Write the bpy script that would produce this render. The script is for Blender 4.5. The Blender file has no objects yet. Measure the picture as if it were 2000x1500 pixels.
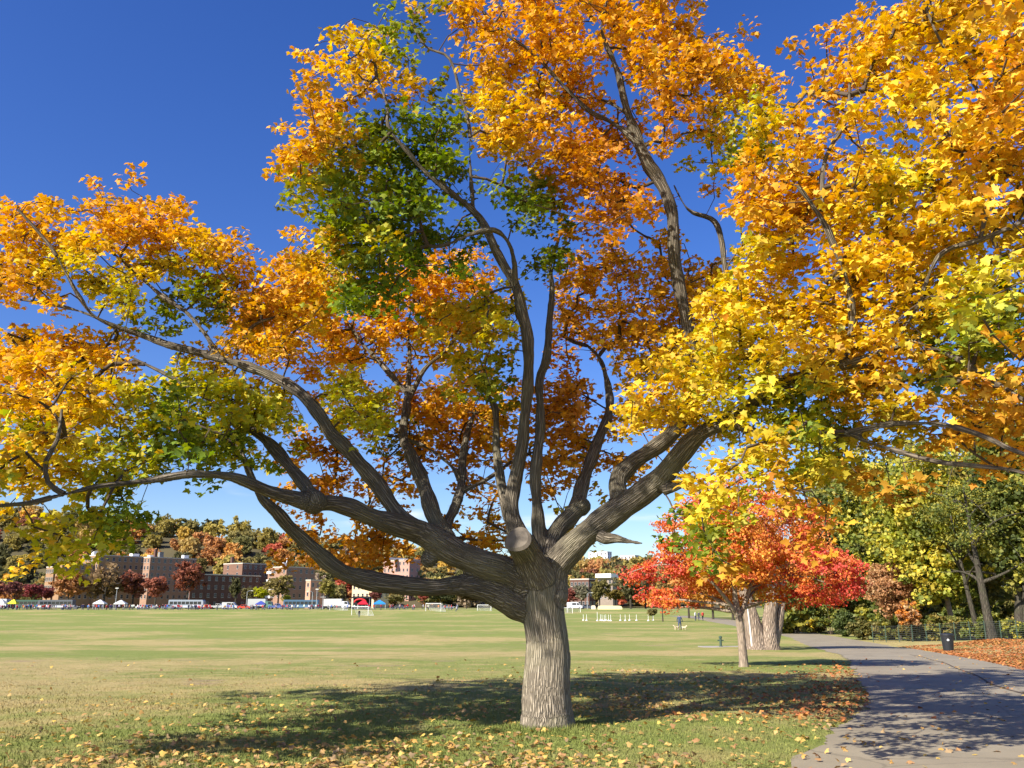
import bpy, bmesh, math
import numpy as np
from mathutils import Vector, Matrix

R = math.radians
sc = bpy.context.scene
col = sc.collection
rng = np.random.default_rng(11)

# ------------------------------------------------------------------ camera
PITCH = math.atan(432 / 1700.0)
cam_d = bpy.data.cameras.new('camera'); cam = bpy.data.objects.new('camera', cam_d); col.objects.link(cam)
cam_d.sensor_width = 36.0; cam_d.lens = 36.0 * 1700 / 2000; cam_d.clip_end = 8000; cam_d.clip_start = 0.1
cam.location = (0, 0, 1.6); cam.rotation_euler = (R(90) + PITCH, 0, 0)
sc.camera = cam

# ------------------------------------------------------------------ sky and sun
SUN_AZ = R(228)          # compass angle of the sun from +Y towards +X (behind the camera, to its left)
SUN_EL = R(36)
sun_vec = Vector((math.sin(SUN_AZ) * math.cos(SUN_EL), math.cos(SUN_AZ) * math.cos(SUN_EL), math.sin(SUN_EL)))
w = bpy.data.worlds.new('World'); sc.world = w; w.use_nodes = True
nt = w.node_tree; nt.nodes.clear()
out = nt.nodes.new('ShaderNodeOutputWorld'); bg = nt.nodes.new('ShaderNodeBackground')
sky = nt.nodes.new('ShaderNodeTexSky'); sky.sky_type = 'NISHITA'; sky.sun_disc = False
sky.sun_elevation = SUN_EL; sky.sun_rotation = SUN_AZ; sky.altitude = 0; sky.air_density = 1.0; sky.dust_density = 0.7; sky.ozone_density = 4.0
hsv = nt.nodes.new('ShaderNodeHueSaturation'); hsv.inputs['Saturation'].default_value = 1.27; hsv.inputs['Hue'].default_value = 0.52; hsv.inputs['Value'].default_value = 1.0
nt.links.new(sky.outputs[0], hsv.inputs['Color'])
bg.inputs[1].default_value = 0.092
# thin wisps of cloud low over the hill: direction noise, stretched flat, kept to a low belt of sky
tc = nt.nodes.new('ShaderNodeTexCoord'); mp = nt.nodes.new('ShaderNodeMapping'); mp.inputs['Scale'].default_value = (5.0, 5.0, 34.0)
mp.inputs['Location'].default_value = (0.35, 0.0, 0.2)
nz = nt.nodes.new('ShaderNodeTexNoise'); nz.inputs['Scale'].default_value = 1.0; nz.inputs['Detail'].default_value = 4; nz.inputs['Roughness'].default_value = 0.45
nt.links.new(tc.outputs['Generated'], mp.inputs['Vector']); nt.links.new(mp.outputs[0], nz.inputs['Vector'])
rmp = nt.nodes.new('ShaderNodeMapRange'); rmp.inputs[1].default_value = 0.57; rmp.inputs[2].default_value = 0.74; rmp.interpolation_type = 'SMOOTHSTEP'
nt.links.new(nz.outputs['Fac'], rmp.inputs[0])
sep = nt.nodes.new('ShaderNodeSeparateXYZ'); nt.links.new(tc.outputs['Generated'], sep.inputs[0])
belt = nt.nodes.new('ShaderNodeMapRange'); belt.inputs[1].default_value = 0.16; belt.inputs[2].default_value = 0.10; belt.interpolation_type = 'SMOOTHSTEP'
nt.links.new(sep.outputs['Z'], belt.inputs[0])
mul = nt.nodes.new('ShaderNodeMath'); mul.operation = 'MULTIPLY'; nt.links.new(rmp.outputs[0], mul.inputs[0]); nt.links.new(belt.outputs[0], mul.inputs[1])
mul2 = nt.nodes.new('ShaderNodeMath'); mul2.operation = 'MULTIPLY'; mul2.inputs[1].default_value = 0.6; nt.links.new(mul.outputs[0], mul2.inputs[0])
mix = nt.nodes.new('ShaderNodeMixRGB'); mix.inputs[2].default_value = (7.2, 7.0, 7.6, 1)
nt.links.new(mul2.outputs[0], mix.inputs[0]); nt.links.new(hsv.outputs[0], mix.inputs[1])
nt.links.new(mix.outputs[0], bg.inputs[0]); nt.links.new(bg.outputs[0], out.inputs[0])

sd = bpy.data.lights.new('sun', 'SUN'); sd.energy = 5.0; sd.angle = R(0.53); sd.color = (1.0, 0.93, 0.82)
sun = bpy.data.objects.new('sun', sd); col.objects.link(sun)
sun.rotation_euler = sun_vec.to_track_quat('Z', 'Y').to_euler()
sc.view_settings.view_transform = 'Standard'; sc.view_settings.look = 'None'
sc.view_settings.exposure = 1.0; sc.view_settings.gamma = 1.0; sc.view_settings.use_curve_mapping = False
sc.cycles.max_bounces = 6; sc.cycles.diffuse_bounces = 2; sc.cycles.transmission_bounces = 4; sc.cycles.transparent_max_bounces = 6
sc.cycles.use_denoising = True

# ------------------------------------------------------------------ helpers
def ss(a, b, x):
    t = np.clip((np.asarray(x, float) - a) / (b - a), 0, 1); return t * t * (3 - 2 * t)
def zg(x, y):
    return -1.25 * ss(10, 75, y) + 1.55 * ss(220, 300, y)
def zs(x, y): return float(zg(x, y))

def setp(o, label=None, cat=None, group=None, kind=None):
    if label: o['label'] = label
    if cat: o['category'] = cat
    if group: o['group'] = group
    if kind: o['kind'] = kind
    return o
def empty(name, loc=(0, 0, 0), rz=0.0, label=None, cat=None, group=None):
    o = bpy.data.objects.new(name, None); col.objects.link(o); o.location = loc; o.rotation_euler = (0, 0, rz)
    o.empty_display_size = 0.2
    return setp(o, label, cat, group)
def link(name, me, parent=None):
    o = bpy.data.objects.new(name, me); col.objects.link(o)
    if parent is not None: o.parent = parent
    return o
def np_mesh(name, V, F, mats=(), mi=None, cols=None, smooth=False):
    """V (n,3), F (m,3) or (m,4) int array, or list of arrays of mixed sizes."""
    me = bpy.data.meshes.new(name)
    V = np.asarray(V, np.float32)
    Fs = F if isinstance(F, list) else [F]
    Fs = [np.asarray(f, np.int32) for f in Fs if len(f)]
    nl = sum(f.size for f in Fs); npoly = sum(len(f) for f in Fs)
    me.vertices.add(len(V)); me.vertices.foreach_set('co', V.ravel())
    me.loops.add(nl); me.loops.foreach_set('vertex_index', np.concatenate([f.ravel() for f in Fs]))
    me.polygons.add(npoly)
    tot = np.concatenate([np.full(len(f), f.shape[1], np.int32) for f in Fs])
    st = np.concatenate([[0], np.cumsum(tot)[:-1]]).astype(np.int32)
    me.polygons.foreach_set('loop_start', st)
    for m in mats: me.materials.append(m)
    if mi is not None: me.polygons.foreach_set('material_index', np.asarray(mi, np.int32))
    if smooth: me.polygons.foreach_set('use_smooth', np.ones(npoly, bool))
    me.update(calc_edges=True)
    if cols is not None:
        a = me.attributes.new('Col', 'FLOAT_COLOR', 'POINT')
        c = np.ones((len(V), 4), np.float32); c[:, :3] = cols; a.data.foreach_set('color', c.ravel())
    return me
def nrm(a): return a / np.maximum(np.linalg.norm(a, axis=-1, keepdims=True), 1e-9)

class MB:
    """collects simple solids into one mesh"""
    def __init__(s): s.V = []; s.F = []; s.M = []
    def add(s, V, F, m=0):
        b = len(s.V); s.V += [tuple(v) for v in V]; s.F += [tuple(i + b for i in f) for f in F]; s.M += [m] * len(F); return s
    def box(s, x0, x1, y0, y1, z0, z1, m=0):
        V = [(x0, y0, z0), (x1, y0, z0), (x1, y1, z0), (x0, y1, z0), (x0, y0, z1), (x1, y0, z1), (x1, y1, z1), (x0, y1, z1)]
        return s.add(V, [(0, 3, 2, 1), (4, 5, 6, 7), (0, 1, 5, 4), (1, 2, 6, 5), (2, 3, 7, 6), (3, 0, 4, 7)], m)
    def prism(s, prof, y0, y1, m=0):       # profile in XZ, extruded along Y
        n = len(prof); V = [(x, y0, z) for x, z in prof] + [(x, y1, z) for x, z in prof]
        F = [tuple(range(n)), tuple(range(2 * n - 1, n - 1, -1))] + [(i, i + n, (i + 1) % n + n, (i + 1) % n) for i in range(n)]
        return s.add(V, F, m)
    def tube(s, pts, rad, n=8, m=0, cap=True):
        V, F = tube(pts, rad, n); s.add(V, [tuple(f) for f in F], m)
        if cap:
            k = len(s.V) - len(V); L = len(pts)
            s.F.append(tuple(k + i for i in range(n - 1, -1, -1))); s.F.append(tuple(k + (L - 1) * n + i for i in range(n))); s.M += [m, m]
        return s
    def mesh(s, name, mats, smooth=False):
        me = bpy.data.meshes.new(name); me.from_pydata(s.V, [], s.F)
        for m in (mats if isinstance(mats, (list, tuple)) else [mats]): me.materials.append(m)
        me.polygons.foreach_set('material_index', s.M)
        if smooth: me.polygons.foreach_set('use_smooth', [True] * len(s.F))
        me.update(); return me
    def obj(s, name, mats, parent=None, smooth=False): return link(name, s.mesh(name, mats, smooth), parent)

def frames(P):
    P = np.asarray(P, float); T = np.gradient(P, axis=0); T = nrm(T)
    N = np.zeros_like(P); a = np.array([0, 0, 1.0]) if abs(T[0][2]) < 0.9 else np.array([1.0, 0, 0])
    n = nrm(a - T[0] * (a @ T[0])); N[0] = n
    for i in range(1, len(P)):
        n = n - T[i] * (n @ T[i]); n = n / max(np.linalg.norm(n), 1e-9); N[i] = n
    return T, N, np.cross(T, N)
def tube(P, rad, n=8):
    P = np.asarray(P, float); rad = np.broadcast_to(np.asarray(rad, float), (len(P),))
    T, N, B = frames(P); a = np.arange(n) / n * 2 * np.pi
    V = (P[:, None, :] + rad[:, None, None] * (np.cos(a)[None, :, None] * N[:, None, :] + np.sin(a)[None, :, None] * B[:, None, :])).reshape(-1, 3)
    F = []
    for i in range(len(P) - 1):
        for j in range(n):
            F.append((i * n + j, i * n + (j + 1) % n, (i + 1) * n + (j + 1) % n, (i + 1) * n + j))
    return V, np.array(F, np.int32)
def catmull(P, per):
    """smooth resampling of an (n,k) polyline, about `per` metres apart"""
    P = np.asarray(P, float); Q = np.vstack([2 * P[0] - P[1], P, 2 * P[-1] - P[-2]]); o = []
    for i in range(1, len(Q) - 2):
        p0, p1, p2, p3 = Q[i - 1], Q[i], Q[i + 1], Q[i + 2]
        k = max(2, int(np.linalg.norm(p2[:3] - p1[:3]) / per))
        t = (np.arange(k) / k)[:, None]
        o.append(0.5 * ((2 * p1) + (p2 - p0) * t + (2 * p0 - 5 * p1 + 4 * p2 - p3) * t ** 2 + (-p0 + 3 * p1 - 3 * p2 + p3) * t ** 3))
    o.append(P[-1][None]); return np.vstack(o)

# ------------------------------------------------------------------ materials
def new_mat(name):
    m = bpy.data.materials.new(name); m.use_nodes = True; n = m.node_tree; n.nodes.clear()
    o = n.nodes.new('ShaderNodeOutputMaterial'); return m, n, o
def L(n, a, b): n.links.new(a, b)
def plain(name, c, rough=0.6, spec=0.3, var=0.12, scale=6.0, metal=0.0, bump=0.0):
    m, n, o = new_mat(name); p = n.nodes.new('ShaderNodeBsdfPrincipled')
    p.inputs['Roughness'].default_value = rough; p.inputs['Specular IOR Level'].default_value = spec; p.inputs['Metallic'].default_value = metal
    t = n.nodes.new('ShaderNodeTexCoord'); z = n.nodes.new('ShaderNodeTexNoise'); z.inputs['Scale'].default_value = scale; z.inputs['Detail'].default_value = 4
    L(n, t.outputs['Object'], z.inputs['Vector'])
    x = n.nodes.new('ShaderNodeMixRGB'); x.inputs[1].default_value = (*[v * (1 - var) for v in c], 1); x.inputs[2].default_value = (*[min(1, v * (1 + var)) for v in c], 1)
    L(n, z.outputs['Fac'], x.inputs[0]); L(n, x.outputs[0], p.inputs['Base Color'])
    if bump:
        b = n.nodes.new('ShaderNodeBump'); b.inputs['Strength'].default_value = bump; b.inputs['Distance'].default_value = 0.02; L(n, z.outputs['Fac'], b.inputs['Height']); L(n, b.outputs[0], p.inputs['Normal'])
    L(n, p.outputs[0], o.inputs[0]); return m
def objcol(name, rough=0.5, spec=0.3, metal=0.0):
    """surface whose paint or cloth colour is the object's own colour"""
    m, n, o = new_mat(name); p = n.nodes.new('ShaderNodeBsdfPrincipled'); p.inputs['Roughness'].default_value = rough
    p.inputs['Specular IOR Level'].default_value = spec; p.inputs['Metallic'].default_value = metal
    i = n.nodes.new('ShaderNodeObjectInfo'); L(n, i.outputs['Color'], p.inputs['Base Color']); L(n, p.outputs[0], o.inputs[0]); return m
def leaf_material(name, trans=0.42, use_obj=False, rough=0.6, gloss=0.02):
    m, n, o = new_mat(name)
    a = n.nodes.new('ShaderNodeAttribute'); a.attribute_name = 'Col'; csock = a.outputs['Color']
    if use_obj:
        i = n.nodes.new('ShaderNodeObjectInfo'); x = n.nodes.new('ShaderNodeMixRGB'); x.blend_type = 'MULTIPLY'; x.inputs[0].default_value = 1
        L(n, a.outputs['Color'], x.inputs[1]); L(n, i.outputs['Color'], x.inputs[2]); csock = x.outputs[0]
    d = n.nodes.new('ShaderNodeBsdfDiffuse'); t = n.nodes.new('ShaderNodeBsdfTranslucent'); g = n.nodes.new('ShaderNodeBsdfGlossy')
    g.inputs['Roughness'].default_value = rough
    L(n, csock, d.inputs[0])
    h = n.nodes.new('ShaderNodeHueSaturation'); h.inputs['Saturation'].default_value = 1.12; h.inputs['Value'].default_value = 1.0; L(n, csock, h.inputs['Color']); L(n, h.outputs[0], t.inputs[0])
    s1 = n.nodes.new('ShaderNodeMixShader'); s1.inputs[0].default_value = trans; L(n, d.outputs[0], s1.inputs[1]); L(n, t.outputs[0], s1.inputs[2])
    s2 = n.nodes.new('ShaderNodeMixShader'); s2.inputs[0].default_value = gloss; L(n, s1.outputs[0], s2.inputs[1]); L(n, g.outputs[0], s2.inputs[2])
    L(n, s2.outputs[0], o.inputs[0]); return m

LEAF = leaf_material('maple_leaf')
LEAF_DRY = leaf_material('fallen_leaf', trans=0.2, gloss=0.03)
LEAF_FAR = leaf_material('far_foliage', trans=0.42, use_obj=True, gloss=0.0)
LEAF_OBJ = leaf_material('leaf_by_object', trans=0.25, use_obj=True, gloss=0.03)

def bark_material(name, dark, light, moss, sc_w=24.0, stretch=0.13, depth=0.035, use_attr=True, tone=False):
    m, n, o = new_mat(name); p = n.nodes.new('ShaderNodeBsdfPrincipled'); p.inputs['Roughness'].default_value = 0.9; p.inputs['Specular IOR Level'].default_value = 0.12
    if use_attr:
        a = n.nodes.new('ShaderNodeAttribute'); a.attribute_name = 'bark'; vec = a.outputs['Vector']
    else:
        a = n.nodes.new('ShaderNodeTexCoord'); vec = a.outputs['Object']
    mp = n.nodes.new('ShaderNodeMapping'); mp.inputs['Scale'].default_value = (sc_w, sc_w, sc_w * stretch); L(n, vec, mp.inputs[0])
    wz = n.nodes.new('ShaderNodeTexNoise'); wz.inputs['Scale'].default_value = 0.55; wz.inputs['Detail'].default_value = 3; L(n, mp.outputs[0], wz.inputs['Vector'])
    ad = n.nodes.new('ShaderNodeMixRGB'); ad.blend_type = 'ADD'; ad.inputs[0].default_value = 1.7; L(n, mp.outputs[0], ad.inputs[1]); L(n, wz.outputs['Color'], ad.inputs[2])
    v = n.nodes.new('ShaderNodeTexVoronoi'); v.feature = 'DISTANCE_TO_EDGE'; v.inputs['Scale'].default_value = 1.0; L(n, ad.outputs[0], v.inputs['Vector'])
    r = n.nodes.new('ShaderNodeMapRange'); r.inputs[1].default_value = 0.0; r.inputs[2].default_value = 0.32; L(n, v.outputs['Distance'], r.inputs[0])
    f = n.nodes.new('ShaderNodeTexNoise'); f.inputs['Scale'].default_value = 2.6; f.inputs['Detail'].default_value = 6; f.inputs['Roughness'].default_value = 0.65; L(n, mp.outputs[0], f.inputs['Vector'])
    hsum = n.nodes.new('ShaderNodeMath'); hsum.operation = 'MULTIPLY_ADD'; hsum.inputs[1].default_value = 0.55; L(n, f.outputs['Fac'], hsum.inputs[0]); L(n, r.outputs[0], hsum.inputs[2])
    b = n.nodes.new('ShaderNodeBump'); b.inputs['Strength'].default_value = 1.0; b.inputs['Distance'].default_value = depth; L(n, hsum.outputs[0], b.inputs['Height'])
    c = n.nodes.new('ShaderNodeMixRGB'); c.inputs[1].default_value = (*dark, 1); c.inputs[2].default_value = (*light, 1)
    r2 = n.nodes.new('ShaderNodeMapRange'); r2.inputs[1].default_value = 0.15; r2.inputs[2].default_value = 1.15; L(n, hsum.outputs[0], r2.inputs[0]); L(n, r2.outputs[0], c.inputs[0])
    big = n.nodes.new('ShaderNodeTexNoise'); big.inputs['Scale'].default_value = 1.7; big.inputs['Detail'].default_value = 4; L(n, vec, big.inputs['Vector'])
    r3 = n.nodes.new('ShaderNodeMapRange'); r3.inputs[1].default_value = 0.45; r3.inputs[2].default_value = 0.75; L(n, big.outputs['Fac'], r3.inputs[0])
    k = n.nodes.new('ShaderNodeMath'); k.operation = 'MULTIPLY'; k.inputs[1].default_value = 0.7; L(n, r3.outputs[0], k.inputs[0])
    c2 = n.nodes.new('ShaderNodeMixRGB'); c2.inputs[2].default_value = (*moss, 1); L(n, k.outputs[0], c2.inputs[0]); L(n, c.outputs[0], c2.inputs[1])
    if tone:        # canopy shade on the limbs, put into the bark colour
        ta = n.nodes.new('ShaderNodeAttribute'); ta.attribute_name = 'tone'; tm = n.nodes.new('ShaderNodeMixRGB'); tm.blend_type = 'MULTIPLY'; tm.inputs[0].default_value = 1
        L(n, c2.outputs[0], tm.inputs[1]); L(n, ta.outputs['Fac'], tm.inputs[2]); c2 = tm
    L(n, c2.outputs[0], p.inputs['Base Color']); L(n, b.outputs[0], p.inputs['Normal']); L(n, p.outputs[0], o.inputs[0]); return m
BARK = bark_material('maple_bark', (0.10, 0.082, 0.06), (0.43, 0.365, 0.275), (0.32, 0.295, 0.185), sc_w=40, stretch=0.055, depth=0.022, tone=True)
BARK_THIN = bark_material('young_bark', (0.05, 0.04, 0.03), (0.20, 0.165, 0.125), (0.14, 0.125, 0.085), sc_w=46, stretch=0.1, depth=0.008)
BARK_PALE = bark_material('pale_bark', (0.13, 0.095, 0.07), (0.40, 0.315, 0.235), (0.25, 0.19, 0.13), sc_w=9, stretch=0.16, depth=0.05, use_attr=False)
BARK_SMOOTH = bark_material('smooth_bark', (0.16, 0.125, 0.095), (0.36, 0.285, 0.215), (0.28, 0.23, 0.16), sc_w=18, stretch=0.2, depth=0.008, use_attr=False)
BARK_DARK = bark_material('dark_bark', (0.03, 0.025, 0.02), (0.10, 0.085, 0.065), (0.075, 0.075, 0.045), sc_w=10, stretch=0.2, use_attr=False)
TWIG = plain('twig_bark', (0.09, 0.068, 0.05), 0.9, 0.1, 0.3, 3)
WOOD_CUT = plain('weathered_cut_wood', (0.17, 0.145, 0.115), 0.9, 0.1, 0.75, 5.0, bump=0.6)

# ground: short grass, green and straw-dry in broad drifts, with bare soil patches
def ground_material():
    m, n, o = new_mat('park_grass'); p = n.nodes.new('ShaderNodeBsdfPrincipled'); p.inputs['Roughness'].default_value = 0.95; p.inputs['Specular IOR Level'].default_value = 0.08
    g = n.nodes.new('ShaderNodeNewGeometry')
    def noise(scale, det, sx=1.0, off=0.0, rough=0.55):
        mp = n.nodes.new('ShaderNodeMapping'); mp.inputs['Scale'].default_value = (scale * sx, scale, scale); mp.inputs['Location'].default_value = (off, off * 0.7, 0)
        z = n.nodes.new('ShaderNodeTexNoise'); z.inputs['Scale'].default_value = 1.0; z.inputs['Detail'].default_value = det; z.inputs['Roughness'].default_value = rough
        L(n, g.outputs['Position'], mp.inputs[0]); L(n, mp.outputs[0], z.inputs['Vector']); return z.outputs['Fac']
    def rng_(s, a, b, lo=0.0, hi=1.0):
        r = n.nodes.new('ShaderNodeMapRange'); r.inputs[1].default_value = a; r.inputs[2].default_value = b; r.inputs[3].default_value = lo; r.inputs[4].default_value = hi; r.interpolation_type = 'SMOOTHSTEP'; L(n, s, r.inputs[0]); return r.outputs[0]
    def mixc(f, a, b):
        x = n.nodes.new('ShaderNodeMixRGB'); L(n, f, x.inputs[0])
        for k, v in ((1, a), (2, b)):
            if isinstance(v, tuple): x.inputs[k].default_value = (*v, 1)
            else: L(n, v, x.inputs[k])
        return x.outputs[0]
    def math_(op, a, b):
        x = n.nodes.new('ShaderNodeMath'); x.operation = op
        for k, v in ((0, a), (1, b)):
            if isinstance(v, float): x.inputs[k].default_value = v
            else: L(n, v, x.inputs[k])
        return x.outputs[0]
    fine = noise(34.0, 5, 1, 3.1, 0.7); mid = noise(1.1, 5, 0.8, 9.0, 0.62); drift = noise(0.06, 5, 0.9, 4.2, 0.62); far = noise(0.016, 3, 0.25, 7.7)
    tuft = noise(6.5, 4, 0.8, 13.0, 0.65)
    fine = math_('ADD', math_('MULTIPLY', fine, 0.75), math_('MULTIPLY', tuft, 0.25))
    green = mixc(rng_(fine, 0.3, 0.7), (0.125, 0.16, 0.037), (0.285, 0.315, 0.088))
    straw = mixc(rng_(fine, 0.3, 0.7), (0.28, 0.22, 0.09), (0.52, 0.41, 0.185))
    dry = math_('ADD', math_('MULTIPLY', rng_(mid, 0.30, 0.72), 0.50), math_('MULTIPLY', rng_(drift, 0.38, 0.62), 0.72))
    sp = n.nodes.new('ShaderNodeSeparateXYZ'); L(n, g.outputs['Position'], sp.inputs[0])
    # the mown playing field beyond is greener than the trodden strip under the trees
    fld = rng_(sp.outputs['Y'], 60.0, 120.0, 0.0, 0.24)
    dry = math_('SUBTRACT', dry, fld)
    c = mixc(rng_(dry, 0.20, 1.10), green, straw)
    soil = rng_(noise(0.33, 5, 1, 21.0, 0.6), 0.60, 0.72, 0.0, 0.75)
    c = mixc(soil, c, mixc(rng_(fine, 0.3, 0.7), (0.20, 0.14, 0.085), (0.40, 0.30, 0.19)))
    L(n, c, p.inputs['Base Color'])
    b = n.nodes.new('ShaderNodeBump'); b.inputs['Strength'].default_value = 0.9; b.inputs['Distance'].default_value = 0.05; L(n, math_('ADD', fine, math_('MULTIPLY', mid, 0.6)), b.inputs['Height']); L(n, b.outputs[0], p.inputs['Normal'])
    L(n, p.outputs[0], o.inputs[0]); return m
GROUND = ground_material()
def asphalt_material():
    m, n, o = new_mat('worn_asphalt'); p = n.nodes.new('ShaderNodeBsdfPrincipled'); p.inputs['Roughness'].default_value = 0.85; p.inputs['Specular IOR Level'].default_value = 0.25
    g = n.nodes.new('ShaderNodeNewGeometry')
    z1 = n.nodes.new('ShaderNodeTexNoise'); z1.inputs['Scale'].default_value = 70; z1.inputs['Detail'].default_value = 4; z1.inputs['Roughness'].default_value = 0.75
    z2 = n.nodes.new('ShaderNodeTexNoise'); z2.inputs['Scale'].default_value = 0.7; z2.inputs['Detail'].default_value = 6; z2.inputs['Roughness'].default_value = 0.6
    L(n, g.outputs['Position'], z1.inputs['Vector']); L(n, g.outputs['Position'], z2.inputs['Vector'])
    x = n.nodes.new('ShaderNodeMixRGB'); x.inputs[1].default_value = (0.16, 0.138, 0.10, 1); x.inputs[2].default_value = (0.35, 0.298, 0.21, 1); L(n, z1.outputs['Fac'], x.inputs[0])
    y = n.nodes.new('ShaderNodeMixRGB'); y.blend_type = 'MULTIPLY'; y.inputs[0].default_value = 0.55; L(n, x.outputs[0], y.inputs[1])
    r = n.nodes.new('ShaderNodeMapRange'); r.inputs[1].default_value = 0.3; r.inputs[2].default_value = 0.7; r.inputs[3].default_value = 0.7; r.inputs[4].default_value = 1.25; L(n, z2.outputs['Fac'], r.inputs[0]); L(n, r.outputs[0], y.inputs[2])
    v = n.nodes.new('ShaderNodeTexVoronoi'); v.feature = 'DISTANCE_TO_EDGE'; v.inputs['Scale'].default_value = 0.55
    wv = n.nodes.new('ShaderNodeMixRGB'); wv.blend_type = 'ADD'; wv.inputs[0].default_value = 0.6; L(n, g.outputs['Position'], wv.inputs[1]); L(n, z2.outputs['Color'], wv.inputs[2]); L(n, wv.outputs[0], v.inputs['Vector'])
    cr = n.nodes.new('ShaderNodeMapRange'); cr.inputs[1].default_value = 0.0; cr.inputs[2].default_value = 0.015; cr.inputs[3].default_value = 0.72; cr.inputs[4].default_value = 1.0; L(n, v.outputs['Distance'], cr.inputs[0])
    y2 = n.nodes.new('ShaderNodeMixRGB'); y2.blend_type = 'MULTIPLY'; y2.inputs[0].default_value = 1; L(n, y.outputs[0], y2.inputs[1]); L(n, cr.outputs[0], y2.inputs[2])
    L(n, y2.outputs[0], p.inputs['Base Color'])
    b = n.nodes.new('ShaderNodeBump'); b.inputs['Strength'].default_value = 0.5; b.inputs['Distance'].default_value = 0.008; L(n, z1.outputs['Fac'], b.inputs['Height']); L(n, b.outputs[0], p.inputs['Normal'])
    L(n, p.outputs[0], o.inputs[0]); return m
ASPHALT = asphalt_material()

# ------------------------------------------------------------------ terrain
ys = np.concatenate([np.linspace(-40, 8, 25), np.linspace(8.4, 30, 90), np.linspace(31, 80, 60), np.linspace(83, 320, 80), np.linspace(330, 6000, 30)])
xs = np.concatenate([-np.geomspace(4000, 16, 40), np.linspace(-15, 20, 110), np.geomspace(21, 4000, 40)])
XX, YY = np.meshgrid(xs, ys)
def vnoise(x, y, f, seed):
    r = np.random.default_rng(seed); tab = r.random((64, 64))
    u = x * f; v = y * f; i = np.floor(u).astype(int); j = np.floor(v).astype(int); a = u - i; b = v - j
    a = a * a * (3 - 2 * a); b = b * b * (3 - 2 * b); g = lambda p, q: tab[p % 64, q % 64]
    return (g(i, j) * (1 - a) + g(i + 1, j) * a) * (1 - b) + (g(i, j + 1) * (1 - a) + g(i + 1, j + 1) * a) * b
ROAD_L = [(-4.5, -6), (-2.2, 0.5), (0.2, 5), (2.73, 9.52), (4.13, 12.1), (6.05, 15.6), (7.42, 19.6), (10.2, 27.5), (13.9, 38.2), (18.5, 55), (23, 73), (26.4, 89.7), (31, 125), (36, 167), (40, 200), (41, 235)]
ROAD_R = [(0.6, -6), (3.2, 0.5), (5.6, 5), (8.2, 9.5), (9.5, 12.1), (11, 15.6), (12.2, 19.6), (15.3, 27.5), (19.0, 38.2), (24.5, 55), (28.4, 73), (31, 89.7), (37, 125), (42, 167), (46, 200), (47, 235)]
RL = catmull(np.array(ROAD_L, float), 0.5); RR = catmull(np.array(ROAD_R, float), 0.5)
def road_x(y): return np.interp(y, RL[:, 1], RL[:, 0]), np.interp(y, RR[:, 1], RR[:, 0])
def zsurf(x, y):
    x = np.asarray(x, float); y = np.asarray(y, float); l, r = road_x(y)
    off = np.maximum(np.maximum(l - x, x - r), 0)
    return zg(x, y) + (vnoise(x, y, 0.7, 1) - 0.5) * 0.07 * ss(0.1, 1.2, off) * ss(140, 40, y) + 0.02 * ss(0.0, 0.25, off) \
        + 0.55 * ss(0.2, 7, x - r) * ss(80, 55, y)
ZZ = zsurf(XX, YY)
ny, nx = XX.shape
idx = np.arange(ny * nx).reshape(ny, nx)
Fq = np.stack([idx[:-1, :-1], idx[:-1, 1:], idx[1:, 1:], idx[1:, :-1]], -1).reshape(-1, 4)
ground = link('ground', np_mesh('ground', np.stack([XX, YY, ZZ], -1).reshape(-1, 3), Fq, [GROUND], smooth=True))
setp(ground, 'wide park lawn of green and straw-dry grass running out to the street', 'lawn', kind='structure')
# asphalt path with an uneven edge, draped 2 cm over the ground's base level
yy = np.concatenate([np.linspace(-6, 45, 700), np.linspace(45.5, 235, 120)])
l, r = road_x(yy); l = l + (vnoise(yy, yy * 0, 1.3, 3) - 0.5) * 0.22 + (vnoise(yy, yy * 0, 4.3, 4) - 0.5) * 0.16 + (vnoise(yy, yy * 0, 9, 14) - 0.5) * 0.10; r = r + (vnoise(yy, yy * 0, 1.1, 5) - 0.5) * 0.25
K = 9; V = []
for k in range(K):
    x = l + (r - l) * k / (K - 1); V.append(np.stack([x, yy, zg(x, yy) + 0.014 + 0.03 * math.sin(math.pi * k / (K - 1))], -1))
V = np.stack(V, 1); ii = np.arange(len(yy) * K).reshape(len(yy), K)
Fq = np.stack([ii[:-1, :-1], ii[:-1, 1:], ii[1:, 1:], ii[1:, :-1]], -1).reshape(-1, 4)
path = link('path', np_mesh('path', V.reshape(-1, 3), Fq, [ASPHALT], smooth=True))
setp(path, 'worn grey asphalt park path curving away beside the lawn', 'path', kind='structure')
# darker joint along the middle of the path
seam_m = plain('tar_joint', (0.10, 0.075, 0.055), 0.9, 0.1, 0.4, 4)
y2 = np.linspace(4, 40, 150); l2, r2 = road_x(y2); cx = l2 + (r2 - l2) * (0.60 + 0.01 * np.sin(y2 * 0.9)); wv = 0.018 + 0.02 * vnoise(y2, y2 * 0, 2.0, 8)
Vs = np.stack([np.stack([cx - wv, y2, zg(cx, y2) + 0.048], -1), np.stack([cx + wv, y2, zg(cx, y2) + 0.048], -1)], 1).reshape(-1, 3)
ii = np.arange(len(y2) * 2).reshape(-1, 2)
seam = link('path_joint', np_mesh('path_joint', Vs, np.stack([ii[:-1, 0], ii[:-1, 1], ii[1:, 1], ii[1:, 0]], -1), [seam_m]), path)

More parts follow.
